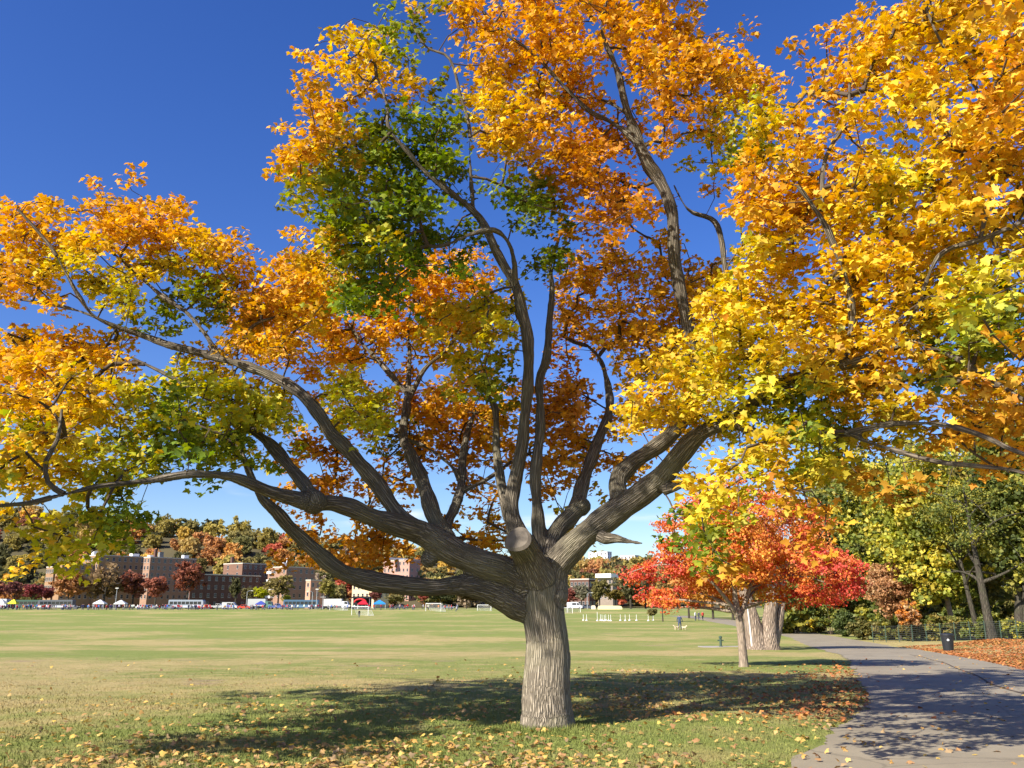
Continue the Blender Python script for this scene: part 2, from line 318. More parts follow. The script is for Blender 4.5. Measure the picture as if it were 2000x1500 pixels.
# wooded hill behind the street
STREET = plain('street_asphalt', (0.07, 0.07, 0.072), 0.9, 0.2)
RPX = [-600, -200, 0, 100, 250, 400, 500, 600, 700, 900, 1000, 1100, 1250, 1400, 1800]
RPY = [1020, 1022, 1030, 1034, 1052, 1058, 1066, 1086, 1094, 1108, 1116, 1124, 1130, 1140, 1150]
def hill_z(x, y):
    px = 1000 + 1700 * np.asarray(x, float) / np.maximum(np.asarray(y, float), 1)
    top = (1182 - np.interp(px, RPX, RPY)) * 650 / 1700 * 1.02 + 1.6
    return 0.2 + top * ss(425, 650, y) ** 1.0
hx, hy = np.meshgrid(np.linspace(-620, 520, 100), np.concatenate([np.linspace(424, 660, 40), np.linspace(680, 1000, 8)]))
hz = hill_z(hx, np.minimum(hy, 660)) * np.where(hy > 660, 1 - 0.6 * ss(660, 1000, hy), 1)
hi = np.arange(hx.size).reshape(hx.shape)
hill = link('hill', np_mesh('hill', np.stack([hx, hy, hz], -1).reshape(-1, 3), np.stack([hi[:-1, :-1], hi[:-1, 1:], hi[1:, 1:], hi[1:, :-1]], -1).reshape(-1, 4), [plain('hill_soil', (0.10, 0.085, 0.045), 0.95, 0.1, 0.4, 0.05)], smooth=True))
setp(hill, 'long wooded hill rising behind the apartment blocks', 'hill', kind='structure')
st = MB().box(-420, 260, 304, 322, 0.0, 0.325).obj('street', STREET); setp(st, 'dark street running along the far edge of the field', 'street', kind='structure')

# ------------------------------------------------------------------ leaf shapes
def leaf_template(rich=False, half=None):
    if half is not None: pass
    elif rich:
        half = [(0.10, -0.03), (0.30, -0.10), (0.24, 0.02), (0.40, 0.06), (0.27, 0.15), (0.40, 0.22), (0.60, 0.30), (0.50, 0.38), (0.56, 0.50), (0.36, 0.45), (0.24, 0.44), (0.30, 0.62), (0.17, 0.66), (0.14, 0.80)]
    else:
        half = [(0.32, -0.12), (0.28, 0.08), (0.60, 0.34), (0.28, 0.46), (0.18, 0.72)]
    P = [(0, 0.0)] + half + [(0, 1.0)] + [(-x, y) for x, y in reversed(half)]
    P = np.array([(0, 0.28)] + P); z = -0.22 * (np.hypot(P[:, 0] * 1.1, P[:, 1] - 0.28)) ** 1.4
    z[0] = 0.0
    V = np.stack([P[:, 0], P[:, 1] - 0.28, z], -1); n = len(P) - 1
    F = np.array([(0, 1 + i, 1 + (i + 1) % n) for i in range(n)])
    return V, F
T_MAPLE = leaf_template(); T_PLAIN = leaf_template(half=[(0.33, -0.10), (0.58, 0.36), (0.25, 0.52)]); T_RICH = leaf_template(True)
T_SMALL = (np.array([(0, -.4, 0), (.38, 0.05, -.06), (0, .6, -.1), (-.38, 0.05, -.06), (0, 0.05, .05)]), np.array([(0, 1, 4), (1, 2, 4), (2, 3, 4), (3, 0, 4)]))
T_QUAD = (np.array([(-.5, -.4, 0), (.5, -.45, .1), (.45, .5, 0), (-.5, .42, .12)]), np.array([(0, 1, 2), (0, 2, 3)]))
def leaf_frames(n, g, bias=(0, 0, 0.55), spread=0.85, droop=0.55):
    N = nrm(np.asarray(bias) + g.normal(size=(n, 3)) * spread)
    D = g.normal(size=(n, 3)) + np.array([0, 0, -droop * 1.6]); T = nrm(D - N * np.sum(D * N, 1, keepdims=True))
    return np.stack([np.cross(T, N), T, N], 1)          # rows: x, y, z axes
def leaves_np(P, size, Fr, C, tmpl):
    V, F = tmpl; n = len(P)
    W = P[:, None, :] + size[:, None, None] * np.einsum('vk,nkj->nvj', V, Fr)
    FF = (F[None] + (np.arange(n) * len(V))[:, None, None]).reshape(-1, 3)
    return W.reshape(-1, 3), FF, np.repeat(C, len(V), 0)
SUNB = np.array(sun_vec) * 0.45 + np.array([0, 0, 0.35])

# ------------------------------------------------------------------ the big maple
LIMBS = {
'trunk':[(0.474,12.35,-0.289,0.5075),(0.469,12.35,-0.099,0.4213),(0.464,12.35,0.054,0.3681),(0.453,12.35,0.35,0.3327),(0.443,12.35,0.742,0.3112),(0.425,12.35,1.14,0.2894),(0.421,12.35,1.444,0.2877),(0.438,12.35,1.716,0.2964),(0.454,12.35,1.923,0.2622)],
'A':[(0.494,12.35,1.682,0.2573),(0.652,12.3,2.108,0.2041),(0.977,12.2,2.479,0.1912),(1.373,12.05,2.788,0.1838),(1.713,11.9,3.023,0.1762),(2.004,11.7,3.254,0.1493),(2.222,11.5,3.535,0.1354),(2.466,11.3,3.774,0.1216),(2.73,11.1,3.885,0.1079),(2.993,10.8,4.009,0.0937),(3.217,10.4,4.21,0.0851),(3.467,10.0,4.235,0.0712),(3.71,9.5,4.223,0.0574),(3.969,9.0,4.228,0.0446),(4.187,8.5,4.273,0.033)],
'A1':[(1.512,12.0,2.908,0.162),(1.525,12.2,3.253,0.1295),(1.765,12.4,3.575,0.1291),(2.14,12.6,3.856,0.1217),(2.474,12.7,4.16,0.113),(2.718,12.8,4.534,0.1008),(2.816,12.8,4.933,0.098),(2.759,12.8,5.338,0.0952),(2.643,12.7,6.089,0.0994),(2.542,12.6,6.851,0.0965),(2.464,12.5,7.624,0.0972),(2.3,12.5,8.107,0.1017),(2.111,12.4,8.408,0.0943),(1.949,12.4,8.866,0.0877),(1.783,12.3,9.378,0.0659),(1.657,12.2,9.921,0.0514),(1.449,12.1,10.504,0.0368),(1.509,12.0,10.997,0.0295),(1.58,12.0,11.77,0.0224)],
'A3':[(2.773,11.0,3.884,0.0697),(3.139,10.5,3.62,0.0622),(3.464,10.0,3.476,0.0538),(3.674,9.3,3.429,0.0426),(3.907,8.8,3.411,0.038),(4.183,8.4,3.329,0.0317),(4.355,8.0,3.149,0.0258),(4.434,7.6,2.924,0.0204),(4.609,7.4,2.778,0.0158)],
'A4':[(3.638,9.35,3.439,0.0376),(3.8,9.1,3.263,0.0318),(4.025,8.9,3.129,0.0286),(4.285,8.7,3.001,0.0256),(4.535,8.5,2.933,0.0227),(4.816,8.3,2.857,0.0177),(5.081,8.2,2.735,0.0131)],
'A5':[(2.014,11.6,3.082,0.0787),(2.237,11.5,3.144,0.0458),(2.494,11.4,3.266,0.0394)],
'A7':[(1.176,11.9,2.518,0.0996),(1.447,11.6,2.422,0.0485),(1.692,11.4,2.369,0.0357)],
'A8':[(3.71,9.5,4.223,0.0445),(3.816,9.3,4.615,0.0413),(3.77,9.2,5.126,0.0414),(3.598,9.2,5.779,0.0421),(3.396,9.2,6.162,0.0372),(3.237,9.2,6.389,0.0241)],
'A9':[(3.551,9.2,5.906,0.031),(3.689,9.3,6.673,0.0244),(4.036,9.4,7.273,0.0223),(4.173,9.5,7.856,0.0171)],
'A10':[(4.038,8.9,4.245,0.0367),(4.267,8.7,4.647,0.034),(4.476,8.5,5.154,0.0314),(4.812,8.3,5.239,0.0284),(5.133,8.1,5.335,0.0232),(5.431,8.0,5.483,0.0161)],
'A11':[(4.124,8.6,4.249,0.033),(4.373,8.4,4.053,0.0278),(4.625,8.1,3.684,0.0221),(4.84,7.8,3.34,0.0169)],
'A12':[(4.812,8.3,5.239,0.0252),(5.052,8.3,6.038,0.0218),(5.095,8.4,6.981,0.02),(4.832,8.5,7.625,0.0154),(4.721,8.6,8.335,0.0132),(4.692,8.6,8.749,0.0107)],
'T2':[(2.718,12.8,4.534,0.0593),(3.224,13.0,5.396,0.0573),(3.446,13.0,6.153,0.0581),(3.381,13.0,6.956,0.0553),(3.288,13.0,7.604,0.0484),(2.846,12.9,7.772,0.0334),(2.581,12.9,8.315,0.0262)],
'T3':[(2.061,12.4,8.587,0.0621),(1.629,12.4,9.02,0.0513),(1.193,12.3,9.205,0.0438),(0.851,12.2,9.534,0.0401),(0.341,12.1,10.084,0.0293),(-0.081,12.0,10.375,0.0219),(-0.54,12.0,10.864,0.0184)],
'T5':[(1.855,12.35,9.144,0.0508),(1.583,12.6,9.53,0.0412),(1.196,12.9,9.815,0.0346),(0.818,13.0,9.898,0.0271)],
'B2':[(0.368,12.3,2.025,0.2513),(0.143,12.3,2.43,0.1605),(0.029,12.35,2.839,0.117),(0.044,12.4,3.464,0.0958),(0.148,12.35,3.976,0.0897),(0.225,12.3,4.903,0.0876),(0.233,12.2,5.476,0.0947),(0.128,12.1,5.885,0.0846),(-0.03,12.0,6.263,0.0812),(-0.37,11.9,6.956,0.068),(-0.604,11.8,7.254,0.0611),(-0.918,11.7,7.492,0.0542),(-1.314,11.6,7.787,0.0473),(-1.52,11.5,8.022,0.0404),(-1.803,11.4,8.371,0.0303),(-1.83,11.4,8.724,0.0237),(-2.014,11.4,9.202,0.0171)],
'B2s':[(-0.565,11.8,7.205,0.0434),(-0.626,11.8,7.893,0.0344),(-0.645,11.7,8.575,0.0277),(-0.759,11.7,8.999,0.0244),(-0.949,11.6,9.644,0.021),(-1.312,11.6,9.858,0.0176),(-1.567,11.6,10.318,0.0142)],
'B2a':[(0.03,12.0,6.119,0.0648),(0.03,11.8,6.462,0.0502),(-0.052,11.7,6.698,0.0467),(-0.256,11.5,6.792,0.0428),(-0.579,11.4,6.677,0.0358),(-0.951,11.3,6.462,0.0289),(-1.162,11.2,6.419,0.0223),(-1.265,11.2,6.588,0.0192)],
'B1':[(0.029,12.5,2.673,0.1188),(-0.12,12.7,3.208,0.0807),(-0.223,12.9,3.809,0.0656),(-0.284,13.1,4.522,0.0533),(-0.44,13.2,4.822,0.036),(-0.647,13.3,5.105,0.0255)],
'B3':[(0.446,12.5,2.032,0.1725),(0.379,12.5,2.759,0.0952),(0.325,12.5,3.352,0.083),(0.416,12.6,4.163,0.0748),(0.401,12.7,4.867,0.0694),(0.513,12.7,5.228,0.0699),(0.569,12.8,5.807,0.0605),(0.631,12.8,6.335,0.0503),(0.612,12.8,6.788,0.0362),(0.73,12.8,7.195,0.0255)],
'B4':[(0.491,12.5,2.244,0.1663),(0.66,12.6,2.667,0.1255),(0.945,12.8,2.981,0.1248),(1.075,13.1,3.437,0.1009),(1.345,13.5,4.058,0.0942),(1.587,13.8,4.644,0.0785),(1.587,14.2,5.253,0.0582),(1.471,14.4,5.75,0.0476),(1.256,14.6,6.069,0.0323)],
'C':[(0.282,12.3,1.887,0.2235),(-0.105,12.2,2.063,0.1896),(-0.524,12.1,2.196,0.1949),(-0.904,12.0,2.368,0.1877),(-1.211,11.9,2.518,0.1681),(-1.499,11.7,2.604,0.1442),(-1.779,11.5,2.673,0.1329),(-2.05,11.3,2.779,0.122),(-2.298,11.2,2.847,0.1182),(-2.503,11.0,2.838,0.1219),(-2.721,10.9,2.897,0.098),(-2.959,10.7,2.942,0.0793),(-3.158,10.5,3.022,0.0697),(-3.348,10.3,3.081,0.0603),(-3.667,10.0,3.067,0.0452),(-4.05,9.8,2.968,0.0417),(-4.48,9.5,2.87,0.0353),(-4.76,9.2,2.732,0.0316),(-4.963,9.0,2.623,0.0261),(-5.158,8.8,2.57,0.0186),(-5.57,8.5,2.477,0.0134)],
'C1a':[(-4.734,9.2,2.738,0.0338),(-4.914,9.2,2.873,0.0293),(-4.97,9.2,3.093,0.027),(-4.88,9.2,3.326,0.0223),(-4.93,9.3,3.674,0.0151)],
'C2':[(-1.08,12.0,2.457,0.1605),(-1.401,12.0,2.734,0.1103),(-1.691,12.0,3.014,0.1078),(-1.994,12.05,3.339,0.1058),(-2.305,12.1,3.709,0.1037),(-2.543,12.15,3.938,0.0981),(-2.752,12.2,4.246,0.0925),(-3.052,12.3,4.572,0.0871),(-3.468,12.4,4.844,0.0814),(-3.966,12.5,5.052,0.0686),(-4.469,12.6,5.199,0.0624),(-5.063,12.7,5.39,0.0596),(-5.674,12.8,5.625,0.0532),(-6.208,12.8,5.816,0.0427),(-6.626,12.8,5.999,0.0321),(-7.158,12.8,6.125,0.0251),(-7.647,12.8,6.209,0.0179)],
'C2a':[(-5.755,12.8,5.65,0.0454),(-6.315,12.6,5.832,0.0386),(-6.588,12.5,6.158,0.035),(-6.764,12.4,6.468,0.0315),(-6.952,12.3,6.809,0.028),(-7.18,12.3,7.069,0.0246),(-7.528,12.2,7.437,0.0176)],
'C2b':[(-4.39,12.6,5.183,0.0518),(-4.695,12.7,5.635,0.0423),(-5.018,12.8,5.949,0.0428),(-5.505,12.9,6.304,0.0398),(-6.11,13.0,6.825,0.0331),(-6.495,13.0,7.194,0.0259),(-6.681,13.0,7.729,0.0149)],
'C2c':[(-4.076,12.6,5.103,0.0406),(-4.242,12.9,5.367,0.0356),(-4.174,13.1,5.779,0.0327),(-3.999,13.2,5.982,0.0257),(-3.625,13.3,6.127,0.0185)],
'C3':[(-0.919,12.0,2.409,0.1603),(-1.069,12.2,2.788,0.1187),(-1.203,12.4,3.134,0.1116),(-1.364,12.8,3.524,0.1057),(-1.531,13.2,3.861,0.0989),(-1.698,13.6,4.176,0.0805),(-1.762,14.2,4.767,0.077),(-1.805,14.6,5.219,0.0637)],
'C3a':[(-1.79,14.5,5.104,0.059),(-2.335,15.0,5.771,0.0536),(-2.861,15.5,6.424,0.0386),(-3.439,15.8,7.237,0.0265)],
'C3b':[(-1.79,14.5,5.104,0.0548),(-1.835,15.0,5.885,0.0454),(-1.92,15.4,6.592,0.0342),(-1.853,15.8,7.445,0.0222)],
'C3c':[(-1.782,14.4,4.945,0.0543),(-1.533,14.8,5.622,0.0447),(-1.195,15.0,6.028,0.0331),(-0.845,15.2,6.626,0.0211)],
'C4':[(-0.969,12.1,2.465,0.1349),(-0.903,12.3,2.691,0.0871),(-0.804,12.7,3.022,0.0804),(-0.773,13.1,3.375,0.0765),(-0.767,13.6,3.807,0.0727),(-0.739,14.2,4.332,0.0573),(-0.624,14.8,4.901,0.0401)],
'C4a':[(-0.744,12.9,3.233,0.0474),(-0.396,13.4,3.495,0.0356),(0.0,13.9,3.855,0.026),(0.423,14.2,4.075,0.019)],
'C4b':[(-0.773,13.1,3.413,0.0445),(-1.042,13.5,3.79,0.0397),(-1.672,14.0,4.209,0.0339),(-2.343,14.5,4.434,0.0234)],
'C5':[(-2.483,11.0,2.831,0.1115),(-2.724,11.2,3.164,0.0922),(-3.002,11.5,3.431,0.0921),(-3.279,11.7,3.709,0.0848),(-3.561,11.9,3.926,0.0641),(-3.973,12.0,4.239,0.0455),(-4.429,12.0,4.5,0.0359),(-4.891,12.0,4.762,0.0263),(-5.43,12.0,5.028,0.0165)],
'D':[(0.465,12.4,1.395,0.1757),(0.281,12.36,1.505,0.1962),(0.021,12.3,1.641,0.2084),(-0.279,12.2,1.776,0.1822),(-0.59,12.1,1.855,0.1436),(-1.032,12.0,1.873,0.1239),(-1.569,11.9,1.858,0.1289),(-2.033,11.8,1.942,0.1281),(-2.36,11.7,2.103,0.1153),(-2.656,11.6,2.362,0.0998),(-2.881,11.5,2.587,0.0874),(-3.068,11.4,2.777,0.078),(-3.252,11.35,2.937,0.066),(-3.406,11.3,3.231,0.0481),(-3.566,11.3,3.569,0.0363),(-3.835,11.4,4.002,0.0247)],
'N1':[(1.3,12,10.6,0.05),(0.5,10.6,11.2,0.048),(-1,8.8,10.9,0.045),(-2.6,7.3,10.1,0.04),(-4.2,6.2,9.2,0.03),(-5.6,5.4,8.4,0.015)],  # N limbs: out of view, added to carry sprays that shade the lower limbs
'N3':[(0.9,11.2,10.9,0.05),(1.6,9,10.6,0.045),(2.2,7,9.6,0.04),(2.4,5.5,8.6,0.03),(1.6,4.2,7.8,0.02)],
'N2':[(-8.0,12.8,6.4,0.05),(-8.4,11.2,6.9,0.048),(-8.2,9.4,7.3,0.045),(-7.4,7.8,7.6,0.04),(-6.4,6.4,7.9,0.03),(-5.6,5.2,8.2,0.015)]}
STUB = [(0.38, 12.25, 1.92, 0.2461), (0.208, 12.0, 2.252, 0.1942), (0.081, 11.68, 2.441, 0.1831)]
# where the leaf sprays hang, in centimetres (x, y, z, x, y, z, ...), by leaf colour; some out of view, placed to shade limbs and ground
SPRAYS = {
'G': [-201,1236,1119, -179,1146,1013, -149,1164,1037, -109,1121,1035, -195,1242,1033, -181,1069,945, -145,1172,1013, -155,1140,951, -205,1199,1006, -172,1153,973, -102,1148,883, -112,1185,942, -218,1163,857, -215,1105,828,
-142,1066,815, -197,1218,895, -158,1141,868, -120,1281,926, -148,1088,820, -125,1091,815, -87,1299,944, -86,1019,786, -205,1133,788, -198,1153,813, -209,1170,847, -220,1109,779, -199,1133,796, -229,1226,876,
-203,1071,769, -213,1212,856, -209,1180,812, -214,1317,910, -158,1194,833, -191,1225,841, -212,1289,917, -187,1264,859, -197,1171,846, -166,1199,829, -167,1198,841, -128,1203,834, -145,1191,850, -126,1223,839,
-108,1163,816, -116,1159,850, -121,1216,866, -121,1160,846, -120,1206,851, -81,1282,911, -105,1205,871, 370,1129,798, 331,1064,786, 362,1098,772, 325,1057,785, 300,997,727, 324,1102,787, 339,1081,779,
310,1055,748, -224,1179,791, -263,1141,777, -223,1027,693, -233,1129,759, -242,1197,779, -268,1190,788, -247,1074,728, -227,1042,737, -241,1125,746, -157,1227,811, -186,1289,827, -187,1171,801, -170,1217,829,
-179,1133,747, -188,1156,764, -201,1313,866, -154,1202,786, -112,1210,796, -102,1075,758, -149,1213,834, -147,1223,818, -143,1205,813, -108,1150,792, -129,1219,819, -142,1212,836, -121,1220,830, -94,1193,797,
-91,1102,756, -94,1126,776, -83,1090,768, -101,1160,795, -105,1123,785, -113,1195,812, -77,1245,821, 324,1116,778, 371,1302,864, 388,1322,882, -326,1178,745, -297,1116,728, -335,1194,774, -212,1098,691,
-246,1189,734, -221,1049,667, -269,1206,789, -224,1153,726, -221,975,641, -257,1224,794, -271,1181,766, -247,1173,764, -191,1164,747, -176,1180,772, -196,1236,758, -171,1118,708, -164,1014,660, -148,1157,750,
-175,1281,823, -156,1217,776, -147,1149,729, -153,1186,743, -143,1182,761, -142,1193,758, -146,1151,723, -107,1008,652, -108,1062,676, -146,1141,734, -104,1069,678, -105,1234,783, -77,1245,777, -2,1240,796,
-15,1194,771, -47,1451,903, 22,1274,792, 1,1249,777, 9,1257,770, 7,1335,854, 24,1075,684, 42,1212,747, 44,1205,753, 13,1210,758, 41,1179,767, -1,1080,703, 34,1243,781, 32,1122,708,
45,1170,761, -260,1120,681, -253,1103,674, -235,1068,657, -240,1188,719, -231,1189,701, -239,1121,678, -243,1114,659, -209,1101,691, -247,1179,714, -271,1208,747, -175,1082,670, -149,1012,651, -168,1146,706,
-177,1185,725, -175,1091,658, -175,1171,719, -173,1079,667, -171,1101,671, -167,1099,673, -128,1101,679, -132,1206,745, -137,1173,733, -143,1103,672, -109,1158,679, -154,1248,751, -138,1194,694, -149,1194,743,
44,1274,741, 9,1187,711, 33,1215,739, 61,1187,738, 80,1276,735, 82,1240,730, -234,1166,648, -260,1172,682, -216,1164,667, -221,1148,641, -236,1145,638, -231,1110,654, -260,1150,661, -237,1175,686,
-194,1263,730, -215,1366,778, -168,1207,683, -156,1147,655, -145,1026,595, -162,1149,674, -162,1238,707, -134,1059,608, -180,1133,647, -142,1069,630, -128,1228,700, -144,1194,654, -132,1178,655, -147,1225,678,
-125,1201,698, -124,1184,681, -134,1075,608, -144,1122,634, -119,1215,691, -94,1221,697, -73,1240,720, -58,1248,717, -51,1293,726, -83,1265,688, 70,1236,679, 64,1239,681, 69,1325,719, -176,1151,643,
-251,1300,655, -228,1270,664, -214,1179,615, -215,1234,665, -176,1035,588, -171,1052,582, -204,1155,631, -165,1202,622, -171,1145,622, -131,1076,595, -62,1043,580, -85,1139,620, 66,1252,672, 38,1340,698,
46,1349,712, -573,1371,654, -563,1373,657, -579,1385,641, -548,1315,619, -570,1391,671, -523,1394,689, -481,1241,631, -479,1266,621, -512,1383,656, -490,1388,661, -512,1364,668, -471,1253,619, -454,1322,660,
-474,1348,660, -497,1404,649, -449,1289,609, -441,1271,649, -493,1347,679, -213,1049,541, -224,1144,592, -240,1157,568, -224,1178,586, -260,1244,635, -208,1071,542, -210,1089,554, -212,1092,556, -183,1151,561,
-221,1220,629, -175,1093,560, -220,1154,569, -223,1191,585, -167,1100,562, -137,1054,560, -132,1097,540, -188,1180,608, 523,877,493, 574,973,529, 531,852,468, 561,956,501, 574,923,481, -644,1417,636,
-719,1586,669, -552,1317,592, -551,1265,583, -529,1295,579, -491,1352,613, -489,1436,666, -500,1384,628, -484,1345,616, 464,793,409, 447,776,405, 470,798,432, 544,975,495, 391,691,397, 514,876,453,
503,858,450, 514,838,442, 544,932,485, 495,836,447, 441,882,419, 509,971,439, 480,963,462, 492,996,472, 453,877,420, 498,865,436, 549,934,446, 471,845,412, 471,850,430, 513,910,418,
434,792,401, 558,968,459, 545,884,438, 571,948,451, 483,834,423, 549,929,450, 538,877,428, 1,1319,504, -13,1277,527, -30,1140,447, -35,1150,488, -31,1239,477, 394,785,365, 469,963,411,
519,1036,435, 489,960,427, 497,971,430, 459,902,403, 513,1012,427, 586,994,427, -513,1301,481, -430,1084,431, -438,1084,410, -394,993,402, -526,1275,448, -542,1286,477, -466,1126,418, -79,1244,461,
-36,1232,476, -2,1383,481, -41,1249,473, 325,908,392, 368,1008,394, 342,1042,413, 390,1062,428, 333,1001,408, 338,1028,411, 350,1025,389, 351,1007,418, -644,1167,394, -661,1200,417, -682,1225,434,
-645,1142,379, -561,1035,364, -589,1084,365, -558,992,352, -582,1068,372, -607,1070,387, -475,1143,412, -517,1266,448, -434,1121,408, -444,1115,398, -503,1261,403, -420,1085,390, -485,1159,399, -209,1463,460,
-174,1479,459, -203,1443,432, 293,876,334, 380,1110,395, 370,1050,388, 309,900,343, 346,1060,386, 292,851,326, 372,1134,395, 373,1004,360, 394,1035,355, 337,938,343, 403,1036,367, 399,1038,389,
395,1102,391, 398,1081,383, 343,956,363, -472,1039,351, -523,1141,378, -494,1224,377, -493,1205,355, -415,1031,347, -458,1109,370, -442,1081,347, -457,1166,373, -423,1084,366, -453,1100,338, -436,1070,368,
-394,1083,352, -449,1211,365, -391,1037,346, -435,1174,381, -396,1037,359, -417,1152,368, -420,1119,364, -346,917,320, -408,1121,342, -403,1049,360, -367,1140,381, -356,1087,360, -394,1183,377, -359,1109,349,
-401,1247,392, -383,1188,382, -341,1128,343, -383,1160,363, -381,1178,384, -336,1347,403, 355,1002,353, 306,900,307, 340,950,320, -376,1057,305, -424,1183,354, -338,1252,357, -480,1048,299, -480,1039,295,
-470,1040,292, -525,1139,273, -462,984,263, -476,1062,301, -518,1212,285, -418,931,255, -486,1079,244, -422,955,247, -516,1154,246, -467,1071,259, -463,1089,266, 211,1132,274, 227,1118,273, 193,886,233,
248,1051,244, -542,1162,250, 223,1111,236, 217,1180,244, 204,905,205, 211,962,229, -184,1509,446, -198,1545,414, -233,1528,427, -211,1527,434, -620,647,830, -571,666,788, -705,619,828, -612,733,784,
-893,509,966, -918,516,974, -786,628,797, -1003,414,1010, -751,661,712, -659,723,619, -624,669,787, -626,709,735, -773,577,883, -593,772,667, -812,570,893, -757,651,759, -629,787,639, -674,773,621,
-691,763,635, -680,817,616, -730,734,692, -978,558,910, -817,680,757, -624,765,739, -690,730,807, -669,731,796, -869,552,986, -680,710,827, -800,620,928, -835,651,983, -871,652,984, -866,694,1020,
-689,699,839, -716,698,914, -874,588,1030, -660,814,870, -734,651,884, -743,760,1044, -834,610,867, -997,547,999, -881,721,916, -812,775,825, -887,747,896, -882,736,896, -589,665,786, -669,568,893,
-564,549,990, -459,644,875, -395,691,858, -484,546,998, -350,619,916, -404,581,965, -215,729,807, -470,487,1074, -312,626,918, -307,625,935, -376,761,837, -366,722,1045, -386,674,1142, -309,761,1088,
-565,700,954, -505,758,914, -511,759,952, -492,791,1000, -389,878,935, -502,762,1096, -618,637,852, -635,662,909, -501,775,859, -551,700,969, -458,793,937, -477,783,979, -439,818,981, -519,772,1059,
-480,790,1044, -433,838,1036, -76,556,788, -68,364,802, 23,363,708, -353,276,1052, -12,573,718],
'L': [327,1170,853, 330,1257,933, 309,1143,872, 404,1388,1021, 361,1334,951, 405,1349,1013, 350,1218,886, 316,986,742, 308,954,735, 300,951,759, 329,1016,788, 311,984,772, 312,951,740, 314,1388,968,
336,1245,876, 341,1321,932, 362,1378,947, 451,905,695, 564,1116,781, -266,1083,762, -270,1116,772, -265,1148,789, -334,1266,862, -234,1197,824, -211,1218,797, -216,1326,894, -213,1097,753, -206,1170,801,
8,1305,872, 31,1262,822, 357,1353,889, 308,1207,810, 307,1359,900, 420,886,624, 502,1042,725, 413,857,621, 408,879,627, 427,935,653, 512,986,691, 506,990,680, 498,956,657, 477,915,646,
-280,1159,761, -264,1026,695, -233,1046,684, -258,997,674, -270,1145,755, -299,1144,719, -256,1164,723, -201,1170,770, -184,1170,768, -179,1129,726, -206,1199,773, -218,1150,720, -222,1223,755, -191,1119,723,
418,909,632, 436,901,603, 440,950,635, 435,972,639, 438,958,639, 458,914,626, 460,925,641, 500,967,654, 468,960,638, 493,1027,681, -220,1163,700, -179,1128,674, -214,1207,722, -197,1097,652,
-190,1054,642, -215,1188,722, -192,1128,668, 461,1039,659, 459,983,602, 479,996,610, 424,894,595, 455,977,635, 468,1060,652, -201,1143,636, -191,1128,671, -153,977,597, -167,1041,610, -190,1207,707,
-221,1184,654, -225,1155,646, 329,1154,658, 327,1087,644, 329,1047,599, 316,1058,620, 279,960,560, 336,1130,628, 293,973,581, 341,1090,651, 306,976,579, 314,955,573, 306,978,582, 335,1056,621,
-720,1275,675, -723,1274,664, -683,1276,679, -599,1125,629, -704,1268,690, -696,1284,700, -769,1356,709, -652,1301,657, -683,1275,692, -664,1305,659, -640,1210,651, -666,1247,675, -654,1393,738, -683,1372,697,
-524,1280,678, -540,1328,690, -547,1285,694, -556,1295,680, -575,1302,692, -615,1447,749, -440,1177,651, -518,1375,692, -538,1368,705, -486,1295,696, -556,1348,711, -515,1297,656, -267,1252,680, -274,1246,666,
-245,1199,635, -200,1037,595, -224,1137,638, 286,1125,592, 308,1114,592, 297,1152,602, 278,998,540, 419,740,451, 515,859,507, 481,832,494, 498,827,504, 414,693,434, 473,769,472, 562,947,523,
-664,1309,651, -714,1372,682, -647,1299,650, -663,1299,663, -707,1383,686, -655,1384,668, -654,1367,665, -607,1263,637, -622,1262,611, -496,1069,553, -572,1205,627, -599,1270,612, -651,1404,661, -558,1186,574,
-573,1229,628, -588,1251,639, -38,1295,613, -6,1391,691, -39,1192,597, -35,1282,612, -45,1290,615, 3,1259,600, -47,1305,621, 0,1241,607, 424,785,444, 478,861,487, 527,964,507, 474,886,476,
473,888,468, 530,911,489, 460,820,461, 357,637,383, 566,990,523, -628,1323,579, -4,1308,585, -42,1216,583, -39,1172,574, -21,1142,522, -20,1258,584, -31,1313,620, -5,1323,618, -31,1186,579,
-22,1099,529, 359,1145,559, 320,1100,507, 282,1011,510, 318,1114,515, 269,949,484, 332,1075,538, 459,922,467, 480,949,474, 454,902,448, 450,909,481, 524,1005,505, 454,877,444, 459,841,436,
510,964,499, 513,934,457, 466,849,452, 542,1018,519, -40,1128,504, -29,1301,569, -19,1247,522, 5,1350,575, -25,1258,521, -37,1119,515, 259,1066,474, 264,1080,465, 254,1058,460, 275,1133,488,
237,1115,483, 297,1217,549, 252,1046,490, 299,1096,473, 318,1179,522, 263,1014,450, 270,1093,512, 256,1062,466, 228,941,446, 319,1161,522, 322,1112,507, 269,979,474, 317,1044,454, 281,1016,449,
275,1003,460, 331,1142,491, 492,898,438, 470,904,416, 488,913,452, 553,1014,461, 491,899,432, -440,1186,459, -473,1248,486, -509,1305,534, -425,1119,458, -508,1270,505, -468,1211,483, -504,1258,483,
-505,1279,491, -483,1359,524, -407,1138,455, -437,1316,513, -485,1343,531, -463,1351,525, -364,1085,435, -421,1268,481, -369,1071,434, -223,1202,478, -77,1249,503, -39,1202,478, -44,1279,489, -46,1298,492,
-76,1192,500, -56,1194,481, -39,1271,496, 276,1114,467, 229,1096,462, 276,1120,454, 237,1105,461, 245,1064,437, 288,1195,502, 281,944,419, 317,1031,428, 230,777,357, 301,1066,438, 323,1054,423,
306,1071,470, 303,987,435, 303,999,411, 356,1082,471, 297,930,422, 350,1158,491, 319,1055,445, 407,1116,479, 339,968,410, 366,1011,414, 364,1044,430, 349,949,415, 349,978,434, 463,848,388,
